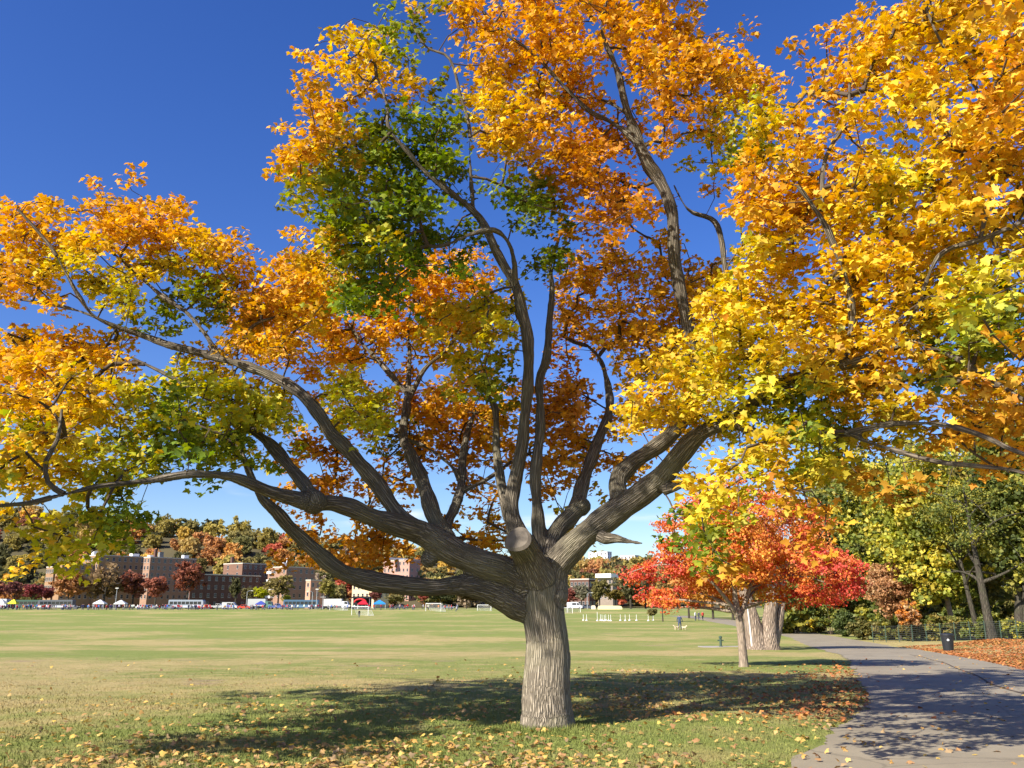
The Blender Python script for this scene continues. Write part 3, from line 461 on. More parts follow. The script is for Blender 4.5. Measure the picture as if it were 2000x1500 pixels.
495,915,394, 506,935,428, 572,1041,458, 530,970,438, 513,978,421, -459,1025,402, -553,1261,444, -493,1089,420, -516,1128,443, -481,1099,435, -506,1172,450, -483,1061,426, -441,1130,443, -434,1122,410,
-448,1242,469, -492,1241,475, -490,1242,442, -414,1133,424, -468,1261,469, -456,1243,468, -367,1079,430, -455,1239,434, -384,1096,427, -336,1129,421, -372,1118,425, -356,1179,439, -369,1106,442, -333,1115,429,
-357,1096,402, -362,1112,420, -388,1362,496, -354,1296,455, -345,1282,468, -394,1297,481, -341,1183,426, -403,1326,482, -314,1164,422, -364,1291,472, -294,1079,405, -353,1296,483, -269,1256,463, -267,1335,491,
-246,1231,465, -225,1181,460, -242,1178,460, -224,1119,432, -221,1184,423, -221,1164,421, -233,1350,481, -219,1261,440, -206,1272,459, -204,1317,473, -231,1273,484, -185,1230,458, -206,1256,445, -230,1236,445,
249,1189,429, 237,1023,396, 239,1046,417, 244,1177,422, 244,1018,399, 297,1126,408, 271,1050,429, 270,1030,408, 286,1165,458, 256,1030,418, 336,1102,412, 316,1024,422, 378,1156,457, 326,1028,407,
327,1084,427, 386,1166,434, 353,949,402, 366,974,406, 476,1067,394, 398,877,365, 393,888,367, 402,939,399, 433,966,391, 421,979,376, -667,1155,404, -611,1077,368, -613,1084,379, -517,1127,399,
-526,1086,391, -553,1142,400, -560,1225,421, -464,1088,382, -469,1105,384, -500,1163,399, -460,1069,381, -505,1126,375, -469,1104,384, -441,1202,395, -384,989,374, -485,1257,398, -478,1255,437, -413,1147,392,
-431,1132,388, -412,1165,379, -384,1087,376, -345,1038,388, -342,1040,388, -365,1070,399, -367,1094,401, -387,1126,408, -400,1260,426, -364,1141,405, -411,1268,407, -359,1209,397, -351,1155,405, -364,1180,424,
-373,1178,405, -405,1358,444, -363,1243,434, -332,1192,411, -327,1130,400, -311,1122,400, -346,1144,411, -369,1237,419, -375,1241,420, -314,1215,406, -229,1213,421, -277,1350,443, -306,1437,440, -203,1148,404,
-260,1322,457, -237,1267,428, -193,1234,411, -168,1069,386, -198,1254,428, -199,1241,425, -189,1143,375, -206,1332,451, -196,1201,415, -196,1235,439, 252,972,368, 304,1169,403, 276,1118,397, 295,1144,398,
350,1282,426, 297,1102,372, 301,1120,402, 351,1182,420, 297,1066,395, 343,1120,389, 343,1096,398, 322,1038,388, 334,1073,368, 387,982,381, 418,1075,391, 395,963,350, 434,1029,387, 394,998,350,
444,996,369, 435,957,341, 428,927,359, 445,952,367, 457,1010,354, 463,997,368, -577,1111,376, -527,1045,347, -497,960,324, -532,1034,359, -527,1009,355, -571,1086,371, -538,1078,356, -532,1086,340,
-428,891,325, -526,1050,336, -509,1055,358, -455,1069,337, -475,1140,343, -515,1149,360, -478,1083,356, -438,1040,329, -499,1123,347, -412,1173,363, -406,1178,365, -432,1198,388, -358,1058,357, -410,1247,373,
-360,1112,349, -394,1315,394, -357,1272,364, 229,868,298, 278,952,327, 278,966,326, 271,937,314, 259,976,328, 408,1055,337, 368,1010,347, 311,859,297, 326,906,307, 325,902,337, 370,975,317,
-550,1092,319, -511,1048,299, -481,1023,317, -537,1079,311, -480,1028,323, -473,1016,303, -510,1134,319, -483,1086,312, -452,1017,314, -510,1070,306, 276,1016,291, 323,944,309, 317,890,302, 349,1000,306,
326,939,296, 351,1028,315, -530,1092,305, -471,970,265, 242,1069,265, 204,936,259, 250,1079,292, 184,811,256, 238,983,285, 235,993,279, 239,924,254, -541,1038,258, -504,926,240, -458,907,224,
-446,951,247, -450,949,228, -473,1022,233, -518,1058,207, -481,940,232, -493,953,222, -473,943,207, 90,1540,323, 130,1484,362, 161,1411,318, -611,844,310, -562,819,280, -650,915,251, -509,810,325,
-473,734,318, -563,858,379, -646,876,297, -609,857,293, -602,882,335, -681,954,356, -651,976,299, -624,906,313, -517,824,295, -518,832,320, -594,819,293, -613,843,264, -592,864,280, -544,895,305,
-545,902,287, -562,845,321, -565,906,395, -687,1018,354, -587,907,303, -718,977,308, -563,835,274, -503,765,271, -645,836,309, -572,818,303, -572,823,283, -551,989,302, -606,1030,307, -631,941,237,
-654,891,250, -686,1063,269, -520,734,337, -558,850,360, -584,928,336, -504,727,317, -696,1042,306, -516,806,296, -538,766,323, -535,750,295, -749,1067,387, -596,852,318, -451,758,314, -577,924,341,
-445,689,263, -598,842,302, -601,801,283, -774,1040,369, -616,871,287, -615,790,277, -575,852,322, -557,819,305, -517,780,273, -690,895,269, -649,986,300, -594,862,319, -618,930,356, -518,863,291,
-630,973,414, -663,992,425, -566,738,734, -717,568,896, -664,663,802, -700,617,884, -737,641,872, -794,567,905, -583,766,712, -779,616,848, -585,799,640, -720,699,762, -832,589,876, -900,510,919,
-808,592,820, -823,594,827, -714,699,698, -697,698,682, -896,540,878, -631,650,790, -599,773,678, -617,748,650, -803,630,792, -628,779,597, -725,720,678, -877,590,824, -981,542,940, -896,563,1020,
-721,801,827, -673,818,820, -923,633,1064, -830,559,993, -791,651,936, -824,685,1019, -855,676,1092, -639,832,869, -707,803,947, -737,758,1006, -645,843,956, -909,560,930, -872,611,922, -1069,483,1077,
-835,698,861, -965,609,986, -694,819,730, -653,877,706, -693,558,836, -654,584,842, -591,672,771, -635,617,830, -624,539,1013, -514,621,909, -407,705,839, -452,649,905, -353,701,836, -524,551,990,
-321,694,833, -249,657,891, -459,676,875, -498,616,984, -338,778,898, -297,785,956, -614,654,943, -455,772,870, -545,741,1020, -452,818,948, -597,672,834, -729,592,973, -528,721,997, -583,708,1027,
-621,651,1056, -421,842,907, -453,835,878, -571,719,1034, -363,878,933, -514,776,1135, -403,867,1032, -414,887,1037, -525,749,1148, -176,480,897, -26,594,714, -198,454,871, -173,427,877, -69,507,766,
66,469,675, -841,594,654, -758,642,582, -787,591,643, -1015,1183,798, -1123,406,714, -1019,1213,590, -1088,1288,528, -618,800,319, -1253,1055,717, -764,675,557, -865,1260,688, -950,411,778, -958,1230,449,
-960,1106,797, -876,560,562, -630,814,416, -968,545,639, -1158,398,756, -1051,1171,792, -781,601,524, -1054,1253,548, -964,525,596, -969,520,567, -782,593,573, -943,591,551, -871,1316,632, -656,802,258,
-977,501,644, -914,518,686, -954,1347,554, -904,1124,746, -1037,479,810],
'O': [-58,1191,1047, -48,1040,968, -82,1157,1067, -72,1136,1034, -74,1127,1025, -73,1143,1011, -6,1409,1243, -29,1266,1105, -15,1242,1114, 37,1143,1013, 39,1220,1076, 36,1346,1202, 47,1229,1124, 18,1120,1021,
60,1189,1052, 42,1352,1174, 45,1265,1123, 69,1263,1119, 64,1367,1195, 109,1101,1021, 85,1233,1118, 88,1030,967, 102,1208,1067, 102,1159,1055, 166,1260,1123, 179,1273,1143, 142,1098,992, 149,1238,1124,
155,1236,1123, 200,1192,1062, 175,1283,1112, 171,1193,1060, 178,1150,1040, 196,1148,1023, 161,1182,1071, 168,1288,1120, 219,1339,1179, 250,1338,1184, 213,1200,1067, 234,1205,1078, 211,1136,1017, 227,1188,1064,
226,1213,1108, 240,1244,1126, 294,1233,1077, 263,1209,1061, 323,1352,1213, 421,948,877, -47,1125,965, -22,1351,1137, -34,1301,1095, -17,1200,1046, -38,1236,1071, 6,1298,1076, -15,1218,1024, -35,1187,1032,
41,1201,1047, 45,1210,1040, 48,1297,1108, 13,1284,1076, 42,1236,1050, 23,1327,1103, 6,1195,1002, 79,1128,964, 38,1318,1094, 81,1253,1048, 61,1202,1031, 46,1381,1183, 49,1211,1013, 57,1150,993,
104,1231,1032, 90,1173,1005, 89,1257,1097, 118,1286,1064, 76,1173,995, 100,1388,1176, 100,1205,1038, 92,1187,1038, 162,1425,1203, 128,1248,1056, 179,1376,1161, 117,1160,989, 150,1291,1077, 203,1322,1128,
179,1182,1027, 170,1253,1087, 176,1253,1091, 177,1296,1093, 187,1097,976, 190,1238,1037, 204,1153,997, 249,1212,1061, 204,1229,1071, 194,1116,952, 203,1242,1086, 199,1146,971, 227,1152,1007, 249,1209,1029,
306,1284,1107, 271,1214,1057, 273,1244,1082, 300,1288,1074, 273,1182,992, 256,1198,1031, 253,1200,1023, 264,1104,946, 267,1199,1013, 351,1270,1081, 393,1272,1097, 400,959,862, 465,994,859, 434,933,820,
493,1066,919, 487,1064,950, 460,1046,911, 463,992,873, -317,1257,1033, -305,1132,951, -44,1280,1026, -70,1086,923, -43,1169,960, -16,1214,973, -27,1292,1042, -37,1205,975, -5,1218,997, -38,1152,944,
15,1261,1036, 29,1212,999, 28,1231,1019, 1,1228,1000, 25,1215,1001, 69,1260,1046, 61,1179,993, 71,1289,1029, 87,1399,1132, 93,1306,1030, 85,1205,1013, 94,1351,1084, 109,1282,1027, 110,1401,1142,
122,1200,975, 150,1314,1076, 204,1242,1021, 210,1308,1063, 198,1206,976, 241,1191,984, 228,1267,1017, 212,1222,984, 233,1283,1068, 222,1144,955, 215,1088,925, 178,1040,890, 283,1186,987, 281,1226,976,
281,1184,978, 241,1076,885, 267,1319,1057, 281,1315,1059, 240,1106,915, 288,1073,885, 301,1294,1042, 329,1260,1024, 314,1286,1046, 303,1185,977, 350,1288,1030, 288,1236,1005, 293,1215,1010, 289,1138,964,
347,1195,968, 350,1290,1021, 323,1194,987, 348,1222,1018, 362,1340,1088, 411,1387,1083, 338,1182,993, 372,1230,1000, 367,1192,964, 359,962,839, 409,992,842, 488,1150,945, 467,1025,853, 458,977,845,
384,878,756, 518,1111,942, 472,1048,859, -266,1010,818, -298,1202,919, -268,1029,832, -304,1176,899, -289,1112,900, -227,1167,910, -220,1272,1005, -171,1168,904, -184,1215,967, -126,1000,808, -157,1161,935,
96,1326,1047, 98,1323,1018, 120,1260,955, 116,1352,1064, 107,1308,1034, 122,1325,1023, 95,1304,1003, 127,1324,1036, 149,1336,999, 150,1330,1007, 140,1358,1014, 121,1259,954, 217,1282,963, 228,1160,937,
195,1079,877, 219,1159,917, 218,1116,893, 259,1286,989, 222,1319,1037, 259,1286,992, 237,1129,889, 233,1152,905, 315,1345,1023, 300,1298,989, 303,1283,1011, 330,1263,1006, 301,1245,993, 321,1299,1022,
377,1402,1043, 374,1262,994, 323,1163,935, 363,1333,1032, 356,1264,967, 383,1316,1041, 368,1235,950, 337,1204,937, 437,1336,1026, 369,1244,971, 429,1290,995, 398,1260,1001, 411,1261,954, 402,1264,1002,
368,1165,934, 420,1252,987, 408,1188,944, 388,981,796, 360,930,756, 424,1030,821, 430,1024,845, 456,1046,854, 482,773,657, 588,988,821, 511,808,689, 482,767,665, 489,786,661, -300,1267,938,
-268,1120,858, -270,1179,871, -273,1086,802, -298,1129,868, -297,1250,934, -270,1181,859, -297,1233,895, -243,1126,837, -261,1170,891, 31,1303,944, 21,1196,875, 40,1156,852, 48,1289,923, 3,1212,910,
25,1252,948, 41,1181,890, -4,1317,978, 55,1234,938, 78,1302,953, 47,1257,934, 37,1034,808, 94,1339,960, 77,1126,844, 109,1364,994, 94,1348,1011, 92,1280,965, 234,1403,1040, 224,1165,896,
344,1381,1008, 303,1254,900, 326,1275,948, 276,1138,871, 320,1198,870, 368,1015,769, 351,1050,782, 334,919,732, 364,989,770, 454,1094,821, 429,1024,792, 532,877,696, 527,883,714, 511,862,685,
507,838,677, 596,952,755, 541,819,644, 697,1067,826, 515,815,650, 487,754,617, -279,1085,799, -295,1107,776, -365,1237,896, -360,1324,894, -312,1104,773, -329,1227,857, -262,1054,758, -253,1110,801,
-276,1050,750, -273,1047,753, -284,1202,857, -244,1065,758, -267,1183,856, -291,1231,893, -217,1036,743, -216,1065,781, 1,1389,940, 36,1162,815, 27,1219,877, 37,1140,801, 11,1192,870, -2,1116,815,
1,1121,825, 9,1377,974, 71,1171,837, 93,1169,824, 90,1295,882, 87,1165,830, 117,1376,929, 79,1177,823, 234,1215,858, 257,1347,940, 256,1260,880, 363,999,737, 344,1037,764, 400,938,717,
512,874,657, 522,848,629, 590,924,678, 519,831,622, 494,797,618, 536,829,645, -320,1157,776, -291,1080,757, -303,1141,774, -293,1099,740, -308,1085,764, -361,1236,819, -312,1108,770, 279,946,674,
328,1034,710, 348,1109,767, 329,1078,735, 295,984,707, 286,966,672, 324,1096,758, 380,987,674, 453,1074,757, 430,1042,724, -872,1365,826, -662,1251,808, -706,1371,838, -700,1450,873, -528,1099,735,
231,799,568, 342,1132,740, 323,1025,658, 312,1054,672, 329,1145,737, 324,1041,662, 297,983,640, 367,1033,678, 401,1159,725, 369,1059,677, 326,994,656, 309,966,650, 343,1004,654, 304,953,625,
364,1025,695, 342,970,657, 388,1007,677, 380,972,633, 361,969,652, 415,1144,712, 367,948,646, 409,1010,675, 369,963,654, 441,1053,699, 420,1049,667, 336,828,574, -794,1284,782, -805,1316,780,
-785,1288,740, -808,1296,771, -783,1261,752, -807,1326,754, -802,1388,825, -749,1283,757, -792,1300,772, -730,1271,781, -751,1265,778, -752,1308,790, -645,1123,685, -736,1282,733, -639,1180,722, -714,1234,751,
-600,1173,723, -767,1432,804, -591,1230,747, -638,1257,730, -666,1312,775, -655,1290,787, -601,1214,718, -659,1306,766, -632,1228,734, -634,1264,739, -654,1344,811, -620,1290,782, -630,1324,785, -600,1276,753,
-607,1306,790, -594,1301,750, -631,1398,814, -602,1249,719, -619,1324,762, -535,1258,761, -581,1305,781, -570,1294,738, -522,1200,739, -530,1263,727, -529,1245,757, -536,1300,791, -555,1254,773, -580,1365,794,
-568,1294,762, -469,1189,692, -538,1291,782, 328,1024,642, 331,1098,679, 258,907,597, 293,947,612, 326,1118,697, 320,1023,629, 311,967,629, 294,916,598, 366,1034,641, 319,952,609, 338,1008,611,
418,1198,702, 316,1005,649, 340,1032,623, 367,1024,641, 369,995,644, 360,998,615, 440,1174,729, 367,1031,649, 361,1002,623, 586,1085,688, 506,902,572, -809,1273,725, -827,1385,740, -881,1387,781,
-791,1284,735, -816,1323,747, -860,1366,778, -803,1299,707, -777,1268,718, -636,1269,735, -561,1098,639, -635,1261,705, -657,1317,754, -629,1279,741, -643,1345,752, -590,1239,716, -577,1270,733, -584,1226,711,
-605,1275,712, -588,1313,756, -596,1272,727, -566,1283,725, -641,1395,755, -574,1331,727, -600,1425,796, -562,1288,733, -602,1357,729, -539,1311,741, -568,1350,735, -512,1257,724, -555,1298,719, -609,1451,808,
-423,1231,688, -501,1314,714, -497,1298,700, -436,1208,683, -471,1372,731, -503,1356,758, -455,1313,743, -448,1255,709, -299,1131,647, -253,1120,656, -295,1264,693, -244,1099,646, -260,1184,674, -286,1136,632,
-264,1179,688, -290,1273,721, -288,1165,642, -793,1337,673, -756,1205,648, -855,1394,715, -743,1234,667, -830,1371,724, -820,1386,702, -706,1143,603, -516,1378,690, -488,1391,698, -434,1261,675, -451,1317,675,
-516,1450,759, -495,1378,688, -454,1232,672, -403,1262,664, -427,1321,714, -356,1229,651, -400,1290,668, -329,1250,635, -393,1410,712, -385,1367,706, -310,1215,632, -324,1269,647, -320,1226,626, -847,1405,677,
-839,1341,672, -697,1170,608, -840,1367,670, -843,1383,664, -820,1325,643, -749,1266,646, -440,1338,672, -366,1173,577, -411,1305,630, -440,1315,656, -457,1321,636, -447,1351,663, -433,1274,633, -406,1336,632,
-372,1319,627, -383,1347,661, -351,1199,615, -396,1354,639, -354,1365,688, -372,1310,624, -324,1324,643, -356,1373,659, -355,1339,627, -333,1253,629, -304,1236,620, -372,1406,667, -358,1293,626, -305,1382,676,
-301,1317,619, -326,1295,611, -276,1290,632, -306,1313,638, -312,1359,676, -275,1210,595, -291,1272,605, -263,1216,629, -314,1370,656, -782,1338,588, -467,1418,629, -418,1338,628, -375,1125,514, -439,1325,592,
-434,1352,608, -425,1378,621, -396,1439,653, -408,1360,616, -345,1251,570, -455,1471,637, -363,1285,570, -676,1218,539, -663,1217,527, -635,1164,501, -670,1254,518, -648,1215,529, -686,1233,548, -702,1338,582,
-745,1377,574, -739,1363,551, -636,1233,525, -707,1368,550, -680,1302,557, -664,1344,548, -690,1346,552, -616,1220,520, -647,1322,542, -715,1359,551, -717,1384,599, -659,1402,558, -624,1278,536, -640,1392,592,
-595,1238,517, -645,1389,596, -642,1313,554, -654,1328,567, -513,1339,541, -531,1367,569, -407,1279,543, -419,1236,539, -399,1246,551, -385,1248,533, -456,1336,547, -452,1379,585, -439,1405,609, -499,1511,630,
-346,1188,515, -426,1391,586, -379,1352,589, -332,1217,524, -424,1376,575, -437,1487,604, -389,1297,550, -355,1322,566, -343,1234,543, 426,927,451, 422,856,414, 446,911,422, 434,878,407, 539,1118,520,
-700,1145,466, -666,1109,461, -674,1142,481, -570,992,442, -710,1167,465, -643,1116,475, -717,1190,500, -636,1134,465, -646,1123,471, -758,1320,508, -679,1242,511, -689,1225,513, -412,1288,488, -455,1338,509,
-353,1295,530, -383,1309,512, 431,1001,419, 389,941,399, 409,1035,437, 473,1130,452, 433,1008,434, 401,933,401, 426,956,421, 433,1016,427, 417,973,438, 392,901,408, 402,892,417, 364,821,377,
546,971,435, -648,1069,413, -638,1070,395, -547,929,385, -573,944,389, -617,1075,420, -703,1173,424, -675,1184,440, -679,1176,433, -593,1059,397, -689,1191,440, -672,1185,442, -517,952,373, -621,1102,412,
-609,1071,430, -691,1244,434, -608,1354,487, -585,1226,453, -604,1242,445, -574,1261,473, 387,996,378, 455,1078,419, 372,950,393, 375,957,400, 378,952,383, 466,1099,444, 526,964,393, 442,849,373,
460,841,344, 443,797,360, 498,919,394, 432,799,366, 580,956,401, 536,926,387, 521,973,380, 451,844,350, 550,1010,357, 496,928,356, 465,900,332, 501,914,343, 543,1005,370, 481,876,336,
601,1070,363, 558,968,359, 509,844,321, 461,784,338, 524,892,353, 567,960,361, -669,1162,367, -694,1163,387, -582,988,350, -656,1126,359, -658,1144,373, 231,1335,401, 205,1403,384, 536,984,318,
541,907,320, 538,941,316, 505,903,300, -426,1557,804, -429,1592,878, -470,1721,933, 182,1463,779, 162,1402,783, 180,1470,789, 243,1504,806, 278,1438,804, 253,1389,765, 299,1509,821, 297,1534,832,
-453,1608,811, -455,1584,816, -406,1521,763, -398,1546,785, -359,1398,706, -438,1601,810, -401,1582,797, -393,1487,733, -351,1614,794, -398,1571,777, -409,1660,800, -357,1624,786, -366,1528,768, -373,1569,786,
-367,1576,781, -390,1560,806, -352,1555,795, -397,1657,801, -384,1620,816, -216,1470,765, -236,1538,765, -203,1599,790, -195,1518,757, -223,1572,773, -218,1475,730, -197,1520,786, -209,1586,788, -177,1410,704,
-226,1507,771, -165,1592,781, -201,1589,823, -162,1593,797, -144,1491,778, -172,1564,756, -172,1522,746, -147,1515,790, -173,1550,776, -164,1457,747, -161,1426,721, -155,1575,762, -132,1428,739, -95,1631,792,
-149,1578,778, -104,1550,748, -102,1579,790, -100,1524,771, -111,1389,742, -105,1607,803, -120,1491,728, -140,1565,780, -96,1608,827, -80,1537,804, -61,1636,845, -49,1580,784, -48,1504,749, -112,1705,852,
-79,1536,745, -75,1531,741, 138,1431,735, 131,1518,747, 129,1429,713, 93,1370,719, 135,1464,743, 108,1487,777, 142,1526,801, 105,1521,760, 177,1387,700, 186,1454,763, 172,1585,791, 191,1554,791,
177,1389,743, 152,1473,750, 175,1477,754, 157,1548,766, 212,1583,818, 206,1414,744, 234,1484,755, 212,1413,702, 233,1567,762, 182,1464,765, 198,1389,711, 217,1490,774, 219,1419,717, 258,1401,740,
252,1419,739, 250,1523,747, 279,1474,747, 294,1576,760, 299,1473,771, 269,1458,734, 248,1303,693, 346,1561,774, 330,1358,694, 352,1397,694, 334,1392,703, 368,1469,749, 387,1534,783, 293,1358,677,
339,1384,704, 333,1515,778, -450,1580,708, -466,1514,719, -445,1423,662, -426,1405,688, -452,1575,718, -475,1543,718, -517,1677,741, -446,1513,729, -493,1599,747, -416,1509,692, -450,1614,748, -374,1528,709,
-436,1542,726, -401,1611,784, -424,1655,761, -391,1544,701, -406,1486,681, -432,1573,718, -391,1553,743, -335,1433,712, -392,1604,760, -383,1674,783, -375,1529,726, -360,1470,710, -392,1562,745, -287,1558,708,
-308,1613,766, -302,1473,721, -364,1639,759, -329,1568,760, -315,1583,738, -329,1623,755, -327,1679,800, -234,1551,716, -279,1612,724, -275,1612,734, -255,1540,739, -283,1669,757, -229,1512,732, -275,1671,780,
-232,1490,707, -247,1529,733, -240,1588,741, -184,1524,729, -233,1719,813, -225,1626,744, -205,1571,737, -216,1454,688, -241,1571,736, -223,1583,764, -208,1479,697, -219,1585,763, -235,1521,702, -212,1501,680,
-164,1478,679, -174,1546,725, -151,1435,675, -159,1546,750, -160,1487,728, -176,1634,762, -140,1543,749, -205,1651,743, -160,1643,793, -182,1598,722, -169,1502,714, -131,1656,758, -134,1549,705, -106,1466,698,
-155,1624,747, -133,1478,715, -134,1562,756, -155,1574,714, -125,1576,709, -98,1617,733, -150,1591,717, -122,1526,750, -55,1660,780, -47,1619,745, -76,1575,748, -70,1544,710, -64,1603,763, -96,1490,720,
-90,1495,713, -57,1658,784, -64,1713,810, -27,1670,742, -18,1640,741, 149,1581,767, 84,1370,686, 91,1396,697, 134,1433,691, 101,1649,776, 111,1410,653, 108,1515,705, 83,1412,654, 101,1526,711,
136,1436,704, 128,1398,699, 166,1353,630, 144,1502,685, 132,1451,720, 181,1518,747, 162,1300,628, 168,1580,721, 206,1379,642, 230,1546,721, 227,1539,715, 182,1411,683, 281,1535,732, 230,1367,649,
259,1455,692, 335,1543,749, 326,1491,731, 270,1363,649, 297,1399,656, 300,1472,708, 288,1573,727, 284,1445,675, 255,1369,668, 372,1663,772, 358,1457,703, 365,1532,752, 346,1482,673, 319,1479,701,
351,1556,733, 331,1478,682, 355,1431,691, 329,1433,673, 328,1484,732, -523,1677,722, -510,1538,669, -516,1637,683, -541,1679,688, -513,1606,712, -488,1487,682, -557,1615,728, -509,1525,662, -497,1592,701,
-500,1605,722, -488,1530,656, -482,1652,685, -424,1385,630, -478,1572,691, -477,1525,687, -479,1578,690, -496,1635,703, -446,1511,648, -416,1497,634, -440,1441,649, -451,1489,670, -380,1541,699, -384,1502,684,
-389,1602,669, -387,1555,701, -406,1486,681, -412,1476,627, -410,1593,709, -445,1604,681, -347,1535,673, -365,1633,686, -371,1687,746, -378,1721,707, -384,1679,725, -408,1652,744, -418,1666,703, -324,1523,649,
-350,1523,652, -320,1552,688, -333,1563,651, -308,1640,682, -286,1539,687, -318,1592,674, -263,1529,677, -262,1637,738, -232,1494,630, -249,1538,686, -260,1689,745, -252,1635,730, -302,1612,666, -252,1555,699,
-236,1568,683, -231,1520,668, -193,1564,665, -241,1540,681, -212,1497,647, -241,1524,642, -252,1608,708, -238,1583,693, -204,1708,703, -232,1597,661, -190,1482,642, -229,1618,704, -174,1612,697, -201,1651,694,
-166,1581,673, -177,1556,702, -169,1607,685, -157,1575,714, -188,1540,668, -154,1735,724, -145,1647,725, -143,1605,691, -115,1683,718, -106,1588,687, -173,1784,759, -122,1505,657, -111,1586,674, -100,1555,663,
-90,1550,677, -99,1638,727, -100,1509,675, -135,1679,727, -64,1519,684, -63,1369,600, -95,1547,660, -95,1623,673, -72,1615,686, -65,1608,729, -92,1630,671, -68,1383,640, -92,1724,704, -41,1530,642,
122,1388,649, 126,1507,639, 109,1493,668, 87,1481,627, 121,1540,662, 112,1553,664, 95,1525,675, 84,1380,626, 100,1450,645, 116,1507,646, 146,1416,619, 181,1614,675, 154,1545,654, 142,1532,689,
159,1383,639, 200,1435,635, 199,1480,635, 206,1361,604, 216,1449,619, 184,1424,634, 186,1533,700, 201,1545,700, 219,1549,694, 201,1621,683, 253,1634,696, 284,1508,683, 300,1641,688, 265,1580,685,
253,1581,673, 221,1392,616, 206,1301,598, 272,1523,692, 206,1279,562, 226,1395,645, 224,1414,614, 301,1387,594, 316,1469,666, 289,1552,662, 291,1436,620, 302,1388,605, 269,1481,648, 293,1444,650,
279,1451,653, 360,1571,708, 329,1552,679, 318,1379,634, 390,1604,724, 339,1497,634, 352,1409,606, 367,1496,637, 384,1542,665, -447,1540,596, -473,1606,640, -436,1714,682, -407,1507,609, -462,1657,691,
-465,1725,698, -412,1505,635, -394,1466,584, -432,1557,629, -317,1484,586, -330,1555,650, -331,1514,625, -310,1447,616, -341,1576,605, -338,1436,575, -346,1598,655, -376,1728,655, -380,1704,696, -350,1561,655,
-309,1602,634, -324,1556,628, -304,1619,628, -286,1478,577, -300,1491,590, -345,1639,632, -316,1630,684, -329,1667,646, -363,1696,673, -327,1679,656, -337,1674,684, -50,1698,699, -74,1595,654, 145,1537,637,
162,1603,632, 158,1329,568, 169,1337,541, 224,1451,621, 189,1476,634, 183,1432,600, 215,1478,612, 187,1462,602, 252,1497,619, 266,1562,651, 220,1474,633, 258,1431,592, 254,1414,577, 265,1524,607,
252,1389,604, 286,1479,636, 322,1504,588, 295,1498,634, 287,1441,600, 308,1495,638, 302,1445,586, 277,1384,555, 312,1519,636, 329,1493,621, 346,1516,593, 288,1360,590, 289,1300,556, -366,1569,574,
-375,1588,591, -368,1486,583, -283,1479,539, -272,1426,534, -230,1667,608, -192,1582,556, -226,1663,599, -192,1582,589, -185,1571,585, -133,1706,596, -93,1484,545, -47,1579,573, -70,1548,568, -48,1644,605,
333,1502,580, 346,1542,562, 331,1398,511, -298,1471,540, -302,1586,539, -322,1519,529, -172,1536,501, -133,1534,497, -125,1443,504, -180,1493,493, -137,1524,542, -177,1508,514, -129,1363,498, -153,1530,501,
-158,1510,507, -144,1610,543, -134,1561,506, -95,1598,563, -113,1599,555, -86,1396,476, -107,1491,491, -122,1437,496, -130,1515,525, -135,1492,528, -88,1562,530, -53,1418,519, -72,1413,525, -101,1571,546,
-104,1597,540, -64,1613,550, -68,1530,499, -46,1524,500, -93,1614,518, -32,1518,532, 0,1571,550, -3,1512,510, -49,1555,560, -2,1587,521, 2,1436,518, 195,1311,456, 204,1418,493, 287,1345,482,
248,1332,465, 232,1219,440, -426,1700,500, -369,1389,467, -272,1522,454, -277,1452,462, -296,1441,470, -214,1405,451, -176,1454,461, -235,1558,492, -123,1434,450, -132,1429,472, -164,1538,487, -125,1454,459,
-149,1540,488, -176,1466,446, -161,1516,446, -142,1543,469, -141,1566,456, -113,1445,445, -135,1536,475, -87,1555,514, -97,1540,495, -89,1552,494, -124,1401,478, -131,1481,474, -105,1532,502, -105,1564,496,
-132,1430,473, -54,1611,469, -80,1506,471, -79,1546,510, -48,1518,493, -70,1605,479, -78,1541,509, -63,1536,499, -82,1494,454, -92,1593,518, 166,1442,481, 170,1463,473, 175,1467,445, 204,1488,482,
-357,1387,382, -369,1458,394, -345,1456,426, -6,1540,429, 5,1614,458, -27,1581,449, -27,1581,421, -30,1599,455, -47,1508,439, 3,1533,432, -21,1424,437, 2,1569,436, -1,1438,398, 29,1413,411,
88,1455,446, 69,1487,396, 88,1412,396, 71,1378,411, 59,1396,433, 77,1359,396, 55,1407,382, 82,1287,380, 62,1444,388, 95,1388,387, 88,1350,383, 105,1386,411, 118,1457,404, 124,1448,423,
128,1412,415, 112,1451,433, 102,1342,417, 169,1383,391, 129,1386,401, -376,1543,369, 186,1321,370, 202,1472,371, 187,1433,373, -365,1531,335, -379,1423,344, -399,1492,330, -229,1489,359, -234,1555,341,
-205,1363,344, -173,1503,363, -37,1448,328, -355,1485,280, -329,1411,267, -363,1501,288, -240,1374,281, -208,1460,294, -245,1601,291, -239,1523,276, -251,1486,307, -232,1553,307, -245,1377,266, -236,1534,287,
-202,1566,328, -215,1523,272, -229,1534,295, -97,1685,337, -42,1602,275, -53,1531,278, -39,1625,321, -25,1595,314, -40,1353,262, -48,1428,304, 3,1400,268, -43,1432,261, -8,1491,269, -35,1554,270,
-35,1493,294, -310,1451,234, -351,1551,245, -322,1559,250, -74,1529,259, -80,1479,271, -51,1517,262, -5,1415,260, -3,1547,235, 197,1206,1175, 178,1244,1171, 253,1327,1208, 191,1148,1097, 23,1333,1471,
5,1085,1161, 79,1166,1242, 65,1154,1267, 300,1224,1217, 331,1211,1167, 272,1253,1228, 44,1355,1226, 43,1383,1250, 60,1341,1218, 220,1331,1388, 198,1127,1162, 282,1279,1287, 193,1181,1199, 165,1211,1310,
